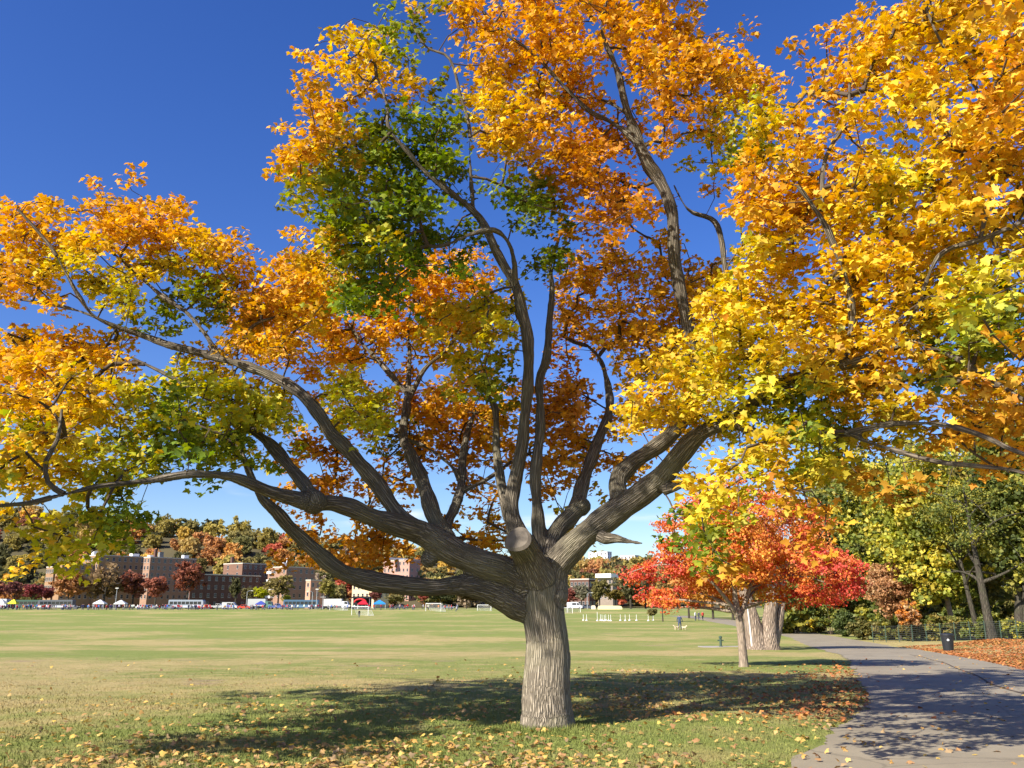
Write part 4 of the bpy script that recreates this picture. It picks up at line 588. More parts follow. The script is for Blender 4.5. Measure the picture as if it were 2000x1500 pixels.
150,1125,1197, 143,1258,1370, 168,1230,1350, 163,1225,1298, 22,1102,1078, 15,1098,1023, -26,1260,1152, -34,1130,1080, 213,1295,1240, 136,1168,1083, 123,1195,1156, 121,1126,1078, 176,1306,1250, 218,1177,1105,
297,1329,1255, 256,1214,1147, 256,1183,1142, 273,1317,1191, 176,1386,1501, 135,1212,1368, 200,1249,1390, 178,1203,1343, 181,1223,1380, 86,1067,1182, 94,1202,1239, 58,1172,1213, 158,1057,1145, 217,1189,1263,
161,1094,1187, 210,1204,1275, 276,1324,1362, 167,1289,1287, 206,1312,1277, 164,1264,1304, 160,1370,1344, 216,1318,1317, 161,1239,1243, 11,1267,1330, -50,1318,1323, -12,1229,1249, 7,1298,1366, -58,1369,1441,
85,1239,1215, 112,1221,1197, 81,1244,1253, 88,1234,1225, 103,1214,1254, -103,1139,1043, -71,1131,1050, -154,1181,1067, -85,1129,1063, 265,1253,1313, 286,1339,1401, 236,1216,1230, 252,1265,1278, 252,1182,1231,
41,1230,1131, 35,1225,1135, 13,1334,1224, -51,1243,1222, -55,1325,1302, -22,1313,1211, -7,1238,1203, 169,1179,1202, 166,1223,1260, 151,1211,1240, 159,1115,1157, 140,1249,1319, 151,1276,1359, 128,1144,1207,
160,1204,1327, 113,1276,1377, 155,1388,1435, 179,1295,1318, 182,1420,1473, 127,1244,1294, 153,1356,1365, -6,1214,1268, -58,1223,1248, -58,1294,1275, 0,1333,1288, 20,1262,1254, -5,1289,1236, 305,1320,1237,
344,1409,1245, 250,1287,1200, 244,1240,1112, 288,1387,1421, 222,1255,1326, 227,1266,1355, 195,1301,1359, 255,1332,1435, 251,1269,1314, 232,1257,1274, 226,1238,1282, 196,1123,1176, 229,1287,1273, 59,1178,1055,
35,1225,1132, 84,1345,1269, 34,1206,1113, 78,1258,1386, 40,1274,1410, 80,1237,1338, 16,1340,1452, 26,1165,1251, 155,1293,1189, 132,1179,1091, 194,1352,1210, 170,1251,1188, 125,1293,1217, 113,1302,1172,
40,1216,1081, -10,1255,1104, 33,1067,966, 183,1152,1240, 175,1159,1221, -90,1330,1221, -90,1164,1107, -90,1255,1200, -95,1388,1322, -104,1336,1228, 519,750,599, 568,838,704, 542,782,630, 447,725,371,
495,804,452, 444,731,389, 512,762,684, 503,805,662, 447,608,431, 616,824,491, 494,722,437, 514,746,485, 582,924,562, 427,713,351, 465,747,596, 535,756,595, 426,675,575, 570,744,555,
475,732,687, 333,517,566, 644,895,528, 498,772,455, 615,889,474, 589,736,599, 614,817,781, 605,780,696, 554,812,385, 505,804,346, 608,795,530, 636,854,427, 529,797,327, 505,726,374,
506,738,297, 547,771,549, 558,806,727, 584,859,772, 586,838,785, 433,585,626, 626,818,735, 619,779,747, 436,588,602, 604,820,768, 534,723,419, 514,743,447, 572,766,383, 569,833,665,
463,677,596, 597,727,683, 634,813,793, 649,856,825, 582,837,624, 543,766,699, 570,801,656, 601,818,691, 588,865,653, 620,791,611, 574,713,589, 598,893,623, 519,845,611, 630,926,657,
467,699,440, 564,778,456, 502,704,319, 526,805,351, 595,873,389, 490,779,312, 628,825,711, 748,952,778, 635,835,742, 627,862,543, 547,787,494, 642,878,576, 528,772,499, 363,607,461,
562,825,374, 565,830,383, 622,798,808, 629,779,780, 675,856,822, 561,795,456, 613,789,409, 675,881,733, 554,767,696, 499,680,667, 444,679,675, 476,817,361, 509,791,331, 518,683,695,
533,668,679, 507,840,309, 549,859,349, 480,812,346, 540,899,312, 528,815,360, -861,1214,519, -876,1187,512, -882,1231,553, -719,1146,608, -777,1209,595, -847,1334,671, -782,1227,652, -907,1382,734,
-855,1301,650, -891,1249,671, -882,1246,691, -966,1400,689, -703,1156,503, -726,1236,524, -777,1323,556, -743,1151,529, -676,1042,463, -735,1172,512, -828,1231,536, -812,1211,502, -766,1099,586, -869,1221,648,
-862,1217,681, -981,1389,737, -969,1380,775, -922,1253,782, -779,1141,702, -866,1183,652, -963,1281,682, -1041,1454,764, -931,1368,718, -795,1292,467, -807,1303,461, -826,1356,473, -755,1268,508, -797,1354,520,
-848,1205,528, -832,1203,538, -903,1245,540, -897,1210,565, -929,1235,543, -970,1278,554, -902,1223,496, -805,1141,504, -779,1147,500, -890,1273,529, -874,1242,537, -753,1114,419, -872,1230,398, -861,1127,714,
-1063,1370,839, -976,1304,786, -864,1122,698, -832,1171,728, -935,1288,807, -1005,1360,779, -865,1161,701, -849,1203,711, -855,1354,524, -739,1223,471, -773,1220,443, -732,1268,483, -773,1243,463, -968,1232,668,
-812,1091,560, -1040,1359,702, -910,1315,548, -827,1185,497, -858,1228,548, -945,1305,553, -838,1201,526, -804,1307,672, -833,1278,632, -818,1230,642, -786,1271,468, -759,1233,438, -691,599,882, -615,691,797,
-675,617,856, -704,604,881, -740,591,878, -726,645,850, -626,739,742, -909,505,996, -764,637,807, -799,575,851, -944,496,980, -933,479,954, -802,610,802, -931,493,892, -626,757,589, -584,721,706,
-645,692,754, -612,740,677, -805,568,847, -880,537,883, -660,776,646, -783,619,782, -813,665,784, -868,627,831, -834,569,970, -724,705,840, -922,544,1006, -800,634,918, -845,628,978, -676,785,811,
-647,826,783, -898,609,1028, -979,541,1097, -844,672,1014, -705,853,849, -750,801,890, -628,813,835, -694,744,885, -727,746,940, -635,841,900, -624,726,824, -610,778,798, -803,630,1042, -808,676,1078,
-756,729,1027, -669,847,911, -683,756,693, -838,629,850, -691,780,728, -963,506,993, -1028,523,1058, -933,623,975, -547,674,732, -503,623,877, -412,702,954, -317,743,1005, -288,767,1040, -422,666,1135,
-621,621,962, -560,668,927, -544,730,904, -535,714,887, -630,666,1041, -544,727,1001, -579,689,1124, -614,656,872, -537,758,820, -625,673,1049, -436,806,1023, -510,781,973, -656,630,1149, -363,887,1006,
-86,551,783, -215,352,930, -148,284,910, 60,523,653, -55,376,808, -960,448,803, -861,495,708, -1098,430,720, -1197,1060,715, -1023,368,731, -621,792,480, -945,1267,699, -1144,410,813, -920,1304,676,
-644,784,438, -1023,499,618, -925,1330,501, -862,515,668, -885,542,693, -1212,290,804, -547,807,399, -691,725,502, -965,504,668, -619,806,404, -848,660,624, -671,655,516, -1225,1023,739, -857,560,672,
-866,623,547, -872,1322,510, -936,1188,697, -907,562,643, -955,1082,776, -653,781,327, -604,779,296, -744,669,560, -983,1111,681, -593,804,354],
'R': [131,1291,947, 115,1212,877, 254,1118,853, 204,1047,795, 252,1191,892, 231,1063,807, 241,1202,917, 59,1340,957, 36,1184,850, 143,1208,852, 139,1256,871, 116,1211,869, 177,1320,921, 137,1259,883,
116,1167,806, 172,1275,918, 151,1299,894, 141,1293,926, 148,1169,817, 182,1299,903, 177,1333,935, 193,1321,905, 175,1303,933, 219,1313,940, 167,1314,914, 58,1282,874, 87,1237,839, 55,1284,833,
61,1272,819, 41,1311,863, 59,1181,777, 65,1186,804, 80,1254,817, 85,1166,775, 88,1226,817, 127,1363,878, 95,1089,767, 124,1278,872, 91,1246,855, 101,1280,840, 98,1192,824, 127,1369,893,
118,1111,752, 156,1374,886, 126,1184,777, 121,1291,875, 122,1280,846, 111,1151,797, 159,1249,821, 205,1282,869, 167,1272,825, 75,1203,755, 79,1199,742, 105,1333,846, 120,1311,846, 121,1312,815,
73,1198,749, 126,1304,830, 129,1132,723, 130,1213,795, 112,1161,757, 156,1184,763, 166,1268,774, 165,1319,822, 192,1356,828, 165,1294,817, 196,1256,799, 167,1268,791, 162,1247,762, 183,1165,732,
191,1180,744, 244,1296,790, 322,1272,810, 86,1197,699, 115,1242,723, 115,1163,709, 152,1182,706, 167,1262,751, 138,1051,631, 126,1204,744, 153,1203,731, 122,1169,704, 188,1332,795, 184,1180,736,
189,1147,712, 177,1079,682, 426,883,371, 442,901,367, 430,965,370, 476,941,343, 398,1029,358, 448,1068,354, 435,1024,352, 458,927,339, 386,1001,310, 376,938,295, 384,939,288, 382,837,276,
261,834,273, 334,1034,281, 332,1043,303, 308,908,259, 311,866,250, 490,1122,296, 300,867,222, 240,1058,209, 211,846,196, 92,1473,622, 73,1513,603, 109,1606,636, -427,1598,560, -394,1592,587,
86,1544,580, 100,1519,599, 91,1395,533, -326,1434,502, -271,1549,522, -275,1557,556, -222,1490,506, -185,1543,511, -241,1579,535, -253,1677,569, -192,1578,535, -186,1514,545, -179,1496,513, -220,1594,561,
-238,1627,556, -197,1539,509, 45,1327,489, 78,1453,508, 65,1367,477, 84,1409,510, 71,1536,503, 77,1498,539, 86,1330,462, 91,1460,530, 41,1511,534, 79,1414,488, 101,1330,489, 131,1444,502,
113,1553,550, 108,1412,516, 122,1549,511, 89,1323,478, 80,1401,498, 118,1506,549, 90,1369,482, -244,1562,492, -226,1506,488, -277,1594,501, 32,1338,426, 49,1411,459, 89,1384,426, 55,1403,471,
55,1376,455, 67,1310,447, 47,1310,454, 79,1344,419, 54,1314,430, 48,1295,430, 86,1414,478, 92,1397,469, 97,1424,471, 99,1339,459, 123,1442,443, 92,1400,448, 77,1244,433, 92,1299,421,
92,1322,444, 98,1390,465, -347,1449,426, -335,1485,424, -319,1461,420, -333,1376,419, -376,1591,446, -317,1381,397, -313,1637,432, -300,1473,414, -205,1392,386, -241,1529,447, -149,1456,411, -169,1525,404,
-137,1523,406, -159,1506,446, -177,1494,417, -170,1486,427, -146,1410,415, -160,1512,430, -160,1436,416, -175,1552,453, -106,1465,429, -126,1536,441, -108,1527,435, -86,1488,422, -67,1545,461, -73,1493,412,
-58,1580,443, -83,1527,417, -83,1448,392, -92,1565,459, -82,1524,411, -43,1486,447, -90,1479,443, 179,1349,374, -297,1373,348, -329,1607,386, -298,1385,352, -351,1615,390, -302,1449,395, -379,1588,382,
-340,1452,349, -316,1541,377, -295,1457,393, -251,1435,347, -297,1539,378, -222,1527,376, -238,1496,369, -167,1458,380, -187,1465,364, -178,1525,357, -83,1503,361, -88,1500,406, -73,1497,357, -75,1626,389,
-42,1537,409, -18,1334,333, -54,1601,383, 54,1414,344, 90,1410,359, 41,1406,384, 62,1292,371, 36,1350,372, 52,1351,334, 45,1475,382, 66,1469,356, 56,1394,385, 116,1554,387, 140,1465,396,
159,1398,389, -314,1501,358, -302,1460,356, -324,1485,274, -316,1457,297, -337,1421,312, -127,1493,282, -111,1535,306, -110,1446,273, -367,1543,265, -412,1559,230, -383,1468,235, -267,1465,227, -281,1479,224,
-308,1538,280, -329,1603,247, -280,1486,232, -271,1533,266, -294,1538,238, -219,1284,248, -242,1383,233, -223,1521,243, -237,1561,272, -244,1539,252, -255,1565,258, -224,1555,271, -221,1520,269, -253,1419,225,
-218,1472,228, -212,1455,238, -168,1418,247, -105,1485,248, -84,1489,265],
'Y': [486,952,872, 522,1033,929, 549,1068,955, 445,885,820, 506,1062,977, 501,988,897, 488,892,821, 494,955,873, 479,938,865, 518,996,913, 525,992,912, 458,820,799, 498,857,807, 492,889,821,
608,1049,984, 567,977,913, 522,911,837, 573,994,921, 520,865,832, 535,899,844, 631,1030,935, 529,883,840, 523,857,832, 554,909,867, 511,828,783, 642,1029,933, 556,846,813, 501,750,749,
581,858,818, -227,1010,898, -261,1124,972, -217,1295,1108, -212,1099,950, -242,1169,1017, -230,1229,1043, 442,890,803, 449,946,850, 521,1095,930, 451,941,826, 455,859,774, 539,1002,903, 549,1035,931,
492,957,868, 580,1081,955, 517,902,806, 533,936,843, 551,1013,901, 482,880,813, 517,956,871, 623,1053,910, 566,948,855, 591,1022,882, 604,1011,886, 470,803,741, 623,1017,902, 611,949,834,
580,920,818, 626,970,843, 578,889,793, 510,780,718, -254,1099,905, -261,1114,919, -231,1277,1029, -201,1144,956, -235,1151,939, -226,1233,987, -208,1179,955, -239,1164,965, -227,1122,946, 425,841,723,
468,988,820, 505,1073,903, 507,1076,913, 445,938,808, 510,971,834, 500,983,818, 486,942,802, 522,995,833, 472,930,808, 433,814,710, 524,953,795, 560,1024,862, 494,826,726, 564,960,833,
462,812,724, 582,1009,843, 462,809,698, 584,943,812, 563,915,802, 563,839,719, 554,831,727, 602,944,805, 581,862,768, -246,1201,951, -254,1218,974, -34,1128,877, -65,1269,982, -66,1237,940,
-75,1197,912, -40,1166,899, -27,1281,996, -27,1205,966, -26,1088,868, -14,1246,993, -16,1209,933, -46,1257,993, -28,1170,928, 3,1273,957, -4,1222,972, 37,1225,952, 6,1307,1035, 15,1087,862,
26,1294,991, 50,1384,1036, 71,1261,954, 44,1329,1019, 76,1380,1053, 37,1211,963, 54,1369,1055, 48,1233,954, 459,980,806, 467,1010,823, 450,966,782, 443,852,729, 450,872,726, 413,833,692,
505,979,808, 577,1048,862, 565,1022,812, 553,1034,812, 544,957,791, 609,945,778, 488,765,672, 529,805,673, -16,1310,986, -16,1114,843, -12,1342,989, -34,1104,844, -4,1197,875, -28,1212,912,
-30,1316,962, 3,1258,948, -11,1107,817, 369,838,670, 491,1085,819, 411,901,710, 402,878,714, 466,901,726, 458,899,725, 487,952,759, 437,887,718, 394,746,626, 413,758,633, 485,917,713,
517,961,755, 583,1067,789, 456,790,637, 470,823,659, -37,1269,891, -36,1202,863, -1,1151,806, -38,1219,883, -2,1195,850, -35,1244,859, -26,1121,802, -11,1318,910, -31,1180,846, -18,1113,809,
2,1117,817, 358,926,681, 335,938,692, 398,1078,793, 405,1055,769, 375,970,709, 381,1040,744, 460,933,683, 444,979,711, 470,841,633, 581,1042,766, 573,999,733, 435,778,613, 561,1011,742,
495,866,645, 525,893,679, 455,821,637, 408,1138,779, 359,1002,694, 378,1061,716, 323,960,659, 307,884,642, 364,1114,772, 436,951,671, 384,847,612, 438,960,689, 468,1028,733, 363,822,606,
403,763,576, 514,928,676, 496,951,665, 484,920,661, 488,941,660, 515,932,642, 523,938,652, 519,938,684, 498,866,617, 484,831,621, 503,829,604, 524,894,646, 578,917,649, 592,912,668,
510,821,605, 529,815,598, 454,1063,708, 423,980,661, 404,889,625, 419,1008,658, 392,909,607, 393,918,630, 540,991,642, 491,928,628, 526,966,630, 532,987,648, 484,880,593, 479,829,566,
465,853,574, 486,881,617, 525,964,660, 629,1110,713, 479,831,578, 483,822,589, 536,842,596, 578,899,600, 559,873,600, 407,1044,635, 438,1125,700, 421,1042,640, 418,1033,638, 392,982,628,
396,962,617, 447,1080,687, 390,920,601, 396,949,597, 448,1058,674, 450,1014,629, 493,982,631, 460,962,593, 491,986,606, 445,905,586, 455,956,612, 470,878,555, 443,816,554, 513,997,633,
515,974,602, 463,810,544, 566,975,617, 564,989,612, 483,843,562, 568,985,623, 569,939,604, 592,931,608, 617,998,609, 576,925,578, -788,1330,759, -767,1266,698, -825,1383,775, -757,1277,740,
-752,1330,731, -735,1297,741, -778,1332,730, -773,1342,732, -777,1282,701, -679,1271,722, -773,1384,733, -747,1326,727, -699,1293,732, -682,1266,710, -777,1402,761, -670,1233,706, -736,1390,775, -661,1318,733,
-594,1149,650, -738,1397,755, -663,1233,695, -766,1445,785, -525,1373,731, -473,1254,709, -529,1342,743, -514,1371,762, -494,1254,720, -445,1167,671, -550,1439,758, -551,1403,795, -509,1294,713, 390,1137,664,
346,999,579, 340,945,587, 402,967,593, 378,972,585, 401,982,568, 402,982,599, 383,883,542, 437,978,574, 422,970,564, 443,1014,615, 430,968,564, 452,1056,612, 487,1105,653, 409,905,544,
399,846,515, 449,967,598, 405,919,542, 478,979,580, 491,1022,603, 427,872,549, 491,1040,612, 516,1016,601, 475,962,564, 492,977,598, 508,976,574, 445,874,549, 483,937,550, 445,883,544,
611,1064,619, 525,930,569, 516,954,575, 502,925,553, 480,895,542, 557,997,596, 586,1032,620, 541,913,565, 551,885,559, 506,810,505, -782,1373,706, -717,1253,657, -811,1446,751, -768,1312,665,
-755,1283,695, -774,1315,705, -794,1336,676, -735,1276,644, -766,1344,704, -649,1372,712, -607,1339,684, -598,1337,717, -582,1327,694, -622,1307,698, -530,1180,630, -632,1364,701, -620,1350,705, -293,1238,643,
-335,1361,727, -336,1316,696, -349,1373,718, 310,1028,568, 353,1108,586, 292,974,552, 340,1076,601, 338,1018,569, 370,1080,610, 328,1036,558, 330,999,559, 356,1043,585, 344,1002,564, 373,1025,585,
408,991,548, 402,1010,545, 387,995,559, 367,898,533, 399,979,551, 388,962,536, 441,1016,584, 411,999,551, 450,1032,584, 386,898,528, 425,1013,586, 449,1012,555, 447,939,535, 460,1024,575,
405,896,526, 371,826,504, 434,940,543, 441,985,547, 463,915,513, 440,917,532, 448,903,506, 454,917,546, 558,1128,610, 544,981,557, 494,923,545, 479,879,499, 524,960,553, 449,818,475,
-682,1217,596, -797,1409,691, -761,1350,655, 233,961,511, 279,1040,524, 315,1111,564, 270,1071,534, 276,1010,538, 283,1052,538, 307,1119,576, 316,1057,550, 260,931,483, 297,1051,535, 307,1095,579,
281,1006,513, 381,1155,580, 359,1107,556, 341,1089,553, 339,1049,536, 390,1150,599, 413,1099,545, 386,1036,537, 355,959,500, 346,939,496, 329,970,499, 363,947,522, 394,1036,539, 439,1105,588,
389,974,502, 422,1078,542, 411,976,533, 429,1013,526, 417,996,514, 466,1107,571, 396,947,520, 400,889,488, 468,1008,516, 454,974,517, 429,962,522, 402,874,481, 442,906,507, 487,977,513,
430,916,512, 450,934,522, 403,793,449, 452,847,475, 494,984,501, 608,1137,582, 491,961,516, 510,990,514, -756,1364,640, -364,1357,611, -342,1324,590, -344,1410,620, -354,1385,614, -358,1325,605,
-360,1288,571, -349,1308,618, -342,1279,608, -343,1335,625, -288,1185,553, -288,1196,566, -320,1361,610, -99,1226,594, -79,1143,554, -120,1287,601, -102,1227,579, -104,1131,524, -114,1379,648, -70,1152,563,
-39,1151,534, -52,1306,599, -73,1250,594, -72,1190,564, -63,1371,614, -35,1150,547, -56,1143,520, -37,1266,608, -88,1336,632, 266,1144,544, 255,1070,535, 293,1165,547, 247,1031,521, 265,1083,516,
240,970,476, 276,1125,518, 276,1005,491, 252,1031,488, 287,1046,515, 292,1096,527, 253,969,478, 300,1069,520, 332,1233,555, 372,1136,543, 376,1133,531, 363,1079,532, 325,1001,491, 335,1020,505,
349,1109,538, 365,1022,492, 375,1059,527, 385,1069,531, 367,1081,541, 359,1042,493, 410,1033,502, 396,1051,524, 372,931,488, 420,1050,498, 377,966,489, 401,1013,511, 415,1016,500, 406,968,486,
433,1009,508, 391,913,455, 396,966,465, 426,959,466, 402,936,461, 396,899,475, 387,898,442, 382,829,433, 437,943,473, 444,942,460, 484,1028,502, 495,1005,501, 498,1064,502, 467,960,498,
-720,1214,507, -855,1456,574, -741,1259,514, -872,1425,570, -775,1324,565, -745,1229,549, -800,1339,553, -801,1369,566, -765,1292,557, -747,1353,541, -774,1321,575, -744,1296,543, -713,1274,533, -768,1308,552,
-808,1434,589, -678,1202,522, -794,1383,570, -794,1360,582, -731,1308,570, -474,1350,546, -464,1342,557, -522,1443,587, -316,1302,555, -106,1560,606, -122,1321,571, -104,1095,510, -77,1308,568, -79,1332,540,
-69,1268,520, -51,1278,532, -62,1148,484, -74,1270,533, -48,1376,597, 186,1027,452, 242,1260,531, 235,1133,514, 226,1116,482, 243,1203,511, 239,1265,533, 241,1211,544, 283,919,431, 344,1106,487,
307,988,465, 339,1056,486, 316,926,450, 356,1165,532, 304,952,443, 294,857,435, 343,984,437, 328,933,453, 406,1109,489, 395,1097,474, 336,865,418, 379,1034,480, 403,1057,474, 360,908,443,
408,1021,451, 342,935,451, 399,1013,462, 396,983,438, 365,909,445, 430,1055,489, 388,954,449, 420,1000,442, 416,900,432, 424,970,434, 387,870,423, 411,964,457, 422,909,432, 426,986,447,
-542,1004,411, -631,1148,490, -631,1168,469, -621,1129,449, -623,1140,484, -515,991,422, -520,1012,432, -554,1066,438, -590,1158,486, -600,1191,462, -588,1183,467, -582,1134,484, -641,1276,482, -594,1312,524,
-585,1232,475, -517,1086,437, -575,1205,496, -622,1322,512, -282,1299,508, -232,1178,481, -72,1165,456, -86,1262,476, 171,1153,480, 231,1246,504, 225,1145,470, 203,973,403, 199,1085,463, 230,1212,483,
229,1090,448, 205,1051,423, 262,1045,456, 238,990,412, 255,1023,452, 268,1086,440, 269,1062,435, 426,1077,463, 360,946,415, 379,1031,426, 327,894,404, 377,1035,443, 423,1058,435, -593,1157,431,
-562,1102,410, -624,1226,439, -653,1190,457, -612,1120,419, -532,1030,414, -550,1053,402, -612,1169,439, -593,1141,453, -522,1052,405, -658,1304,482, -531,1065,398, -592,1198,430, -594,1196,425, -575,1139,416,
-285,1315,451, 141,971,402, 175,1140,428, 171,1053,401, 183,1112,403, 158,1052,396, 198,1160,450, 174,1190,432, 212,1158,437, 172,1044,424, 214,1055,396, 225,1109,442, 217,1051,399, 253,1225,445,
207,1043,428, 236,1094,415, -500,958,343, -617,1173,404, -606,1125,373, -524,967,343, -554,1062,388, -592,1100,399, -618,1153,395, -508,1034,382, -562,1144,419, -568,1120,411, -594,1156,417, -550,1073,390,
-542,1104,404, -553,1090,399, 143,1023,371, 155,1120,414, 185,1279,420, 184,1461,483, 179,1172,413, 154,1085,387, 232,1328,449, 234,1334,432, 186,1165,412, 188,1125,413, 262,1231,397, 269,1260,421,
213,1173,421, 243,1325,443, 249,1175,410, 246,1328,444, 306,1272,411, 286,1177,394, 287,1229,412, 230,1118,411, 251,1162,414, 265,1215,397, 261,1084,403, -529,959,347, -516,913,317, -568,1028,345,
-571,1064,358, 231,961,313, 275,1349,413, 292,963,342, 264,892,325, 272,875,330, 305,965,346, 281,933,321, -575,1020,303, -608,1020,303, -548,976,300, -619,1058,336, -604,1033,328, -549,957,308,
-580,1049,332, -548,974,311, -557,1039,328, -561,1052,315, -546,1010,313, -547,1057,322, -552,1081,323, -560,1099,336, 239,1241,355, 245,1269,344, 172,772,262, 185,852,278, 189,874,281, 206,835,283,
269,849,269, 304,931,292, 286,963,305, 292,949,302, -584,1008,268, -587,1069,208, -267,1616,631, -260,1579,664, -298,1638,636, -306,1621,617, -282,1701,699, -264,1622,673, -260,1605,644, -276,1653,683,
-288,1582,647, -289,1574,606, -244,1508,640, -199,1606,675, -211,1575,661, -209,1684,668, -211,1559,660, -251,1651,665, -245,1578,617, -246,1641,632, -172,1571,666, -164,1589,662, -178,1554,610, -154,1621,653,
-162,1557,660, -135,1456,620, -158,1648,689, -185,1594,657, -139,1588,613, -96,1467,589, -151,1563,609, -120,1566,621, -97,1672,634, -122,1655,637, -115,1542,649, -111,1673,643, -112,1543,642, -133,1565,623,
-108,1577,616, 231,1569,570, 191,1399,515, 240,1561,589, 186,1520,584, 214,1529,565, 211,1526,592, 221,1307,537, 239,1500,577, 245,1485,575, 265,1440,565, 238,1505,555, 247,1566,593, 245,1508,575,
243,1450,578, 293,1690,606, 286,1434,552, 240,1341,537, 310,1484,539, 286,1464,576, 291,1466,584, 312,1438,535, 209,1273,451, 272,1480,501, -37,1479,472, -32,1519,492, 6,1477,495, -18,1465,486,
-9,1435,458, -43,1580,480, -45,1516,454, -15,1414,458, -33,1558,506, -32,1410,460, -37,1496,485, 92,1470,287, 108,1282,252, 99,1553,289, 490,872,878, 456,855,923, 396,793,829, 501,739,771,
620,960,1001, 595,881,934, 612,809,877, 646,888,964, 651,834,880, 366,688,835, 477,899,982, 534,966,903, 620,938,1003, 548,920,925, 654,1010,995, 701,968,1065, 739,924,943, 720,965,1028,
494,842,840, 517,906,929, 503,817,889, 516,851,893, 514,803,801, 538,879,892, 360,766,878, 400,771,923, 426,823,909, 453,765,870, 532,873,948, 475,873,966, 575,980,977, 453,838,850,
466,882,894, 561,1013,1064, 550,892,921, 512,914,939, 528,814,844, 787,1089,1039, 517,773,767, 518,823,836, 521,838,861, 527,897,942, 802,1122,1220, 665,836,897, 655,927,1012, 627,974,970,
515,810,811, 458,681,710, 493,827,914, 456,816,867, 469,828,858, 526,1084,1115, 408,850,914, 455,987,1025, 589,818,954, 664,832,932, 661,882,952, 662,996,968, 518,797,851, 585,886,954,
538,778,857, 518,844,861, 618,855,954, 604,867,915, 607,859,931, 669,950,1056, 608,918,1036, 614,826,883, 571,825,851, 614,907,913, 499,752,725, 515,807,909, 496,788,872, 569,856,911,
-585,671,792, -574,679,787, -559,690,766, -576,716,745, -595,716,724, -822,531,963, -628,721,768, -875,494,985, -654,740,761, -842,547,913, -630,730,718, -699,688,770, -750,631,829, -684,706,743,
-648,740,670, -989,446,957, -759,669,740, -718,613,849, -654,669,753, -606,677,735, -693,693,717, -601,796,611, -886,588,829, -713,708,705, -633,835,584, -892,587,852, -677,794,652, -763,718,720,
-860,646,806, -1062,471,1023, -656,806,795, -808,649,935, -875,641,1040, -933,626,1067, -735,781,843, -1005,575,1113, -627,764,823, -627,837,825, -602,766,790, -717,709,988, -768,689,999, -927,564,950,
-622,538,983, -524,499,1045, -467,525,1021, -435,552,1027, -454,678,964, -381,741,931, -462,620,1113, -446,635,1072, -402,651,1088, -632,623,937, -601,643,892, -520,761,877, -580,689,1036, -449,779,947,
-584,714,1055, -483,795,1083, -699,584,934, -539,701,1043, -452,771,967, -437,803,944, -407,834,952, -436,853,951, -402,854,1007, 38,406,678, -108,370,849, 89,524,642, -1005,1116,657, -1146,1006,773,
-845,720,403, -1114,1208,569, -910,577,531, -1043,414,774, -701,684,561, -967,1338,454, -830,640,503, -1039,1148,759, -893,572,685, -835,667,520, -973,1182,763, -922,553,550, -720,757,482, -891,628,505,
-1100,1010,813, -659,764,472, -1088,391,804, -626,780,358, -1075,1180,641, -1037,1068,702, -935,552,619, -826,657,520, -909,614,513]}
maple = empty('maple_tree', (LIMBS['trunk'][1][0], 12.35, 0), 0, 'big spreading maple with furrowed trunk and orange, yellow and green leaves, in front of everything', 'tree')
M0 = np.array(maple.location)
bpy.context.view_layer.update()

def wobble(P, amp, seed):
    r = np.random.default_rng(seed); n = len(P); k = max(3, n // 5)
    W = r.normal(size=(k, 3)); xi = np.linspace(0, k - 1, n)
    out_ = np.stack([np.interp(xi, np.arange(k), W[:, c]) for c in range(3)], -1)
    return out_ * amp
skel = []; big = []; thin = []
for q, (name, pts) in enumerate(LIMBS.items()):
    P = catmull(np.array(pts), 0.09); P[:, 3] = np.maximum(P[:, 3], 0.008)
    w_ = wobble(P, 0.5, q) * P[:, 3:4] * 0.35; w_[0] = 0; P[:, :3] += w_
    P[:, 3] *= 1 + 0.06 * np.sin(np.arange(len(P)) * 0.9 + q) * (0 if name == 'trunk' else 1)
    skel.append((name, P))
stubP = catmull(np.array(STUB), 0.06)
GAUGE = 0.028
allv = []; allf = []; nb = 0
def addtube(P, n):
    global nb
    V, F = tube(P[:, :3], P[:, 3], n)
    if P is TRUNK:      # root flare with uneven buttresses
        a = np.arange(len(V)) % n / n * 2 * np.pi; hgt = V[:, 2]; c = np.repeat(P[:, :3], n, 0)
        fl = ss(0.75, -0.05, hgt) * (0.07 * np.sin(3 * a + 0.6) + 0.05 * np.sin(5 * a + 2.0) + 0.05) + 0.018 * np.sin(4 * a + 1.0 + hgt * 0.8) + 0.012 * np.sin(7 * a + hgt)
        V = c + (V - c) * (1 + fl / 0.33)[:, None]
    L0 = len(P)
    allv.append(V); allf.extend([tuple(f + nb) for f in F]); allf.append(tuple(nb + i for i in range(n - 1, -1, -1))); allf.append(tuple(nb + (L0 - 1) * n + i for i in range(n))); nb += len(V)
segs = []
TRUNK = skel[0][1]
for li, (name, P) in enumerate(skel):
    k = len(P)
    thick = np.where(P[:, 3] > GAUGE)[0]
    cut = thick[-1] + 1 if len(thick) else 0
    if cut >= 4: addtube(P[:cut], 22); segs.append((li, P[:cut]))
    if cut < k - 1: thin.append((li, P[max(0, cut - 2):]))
addtube(stubP, 20); segs.append((len(skel), stubP))
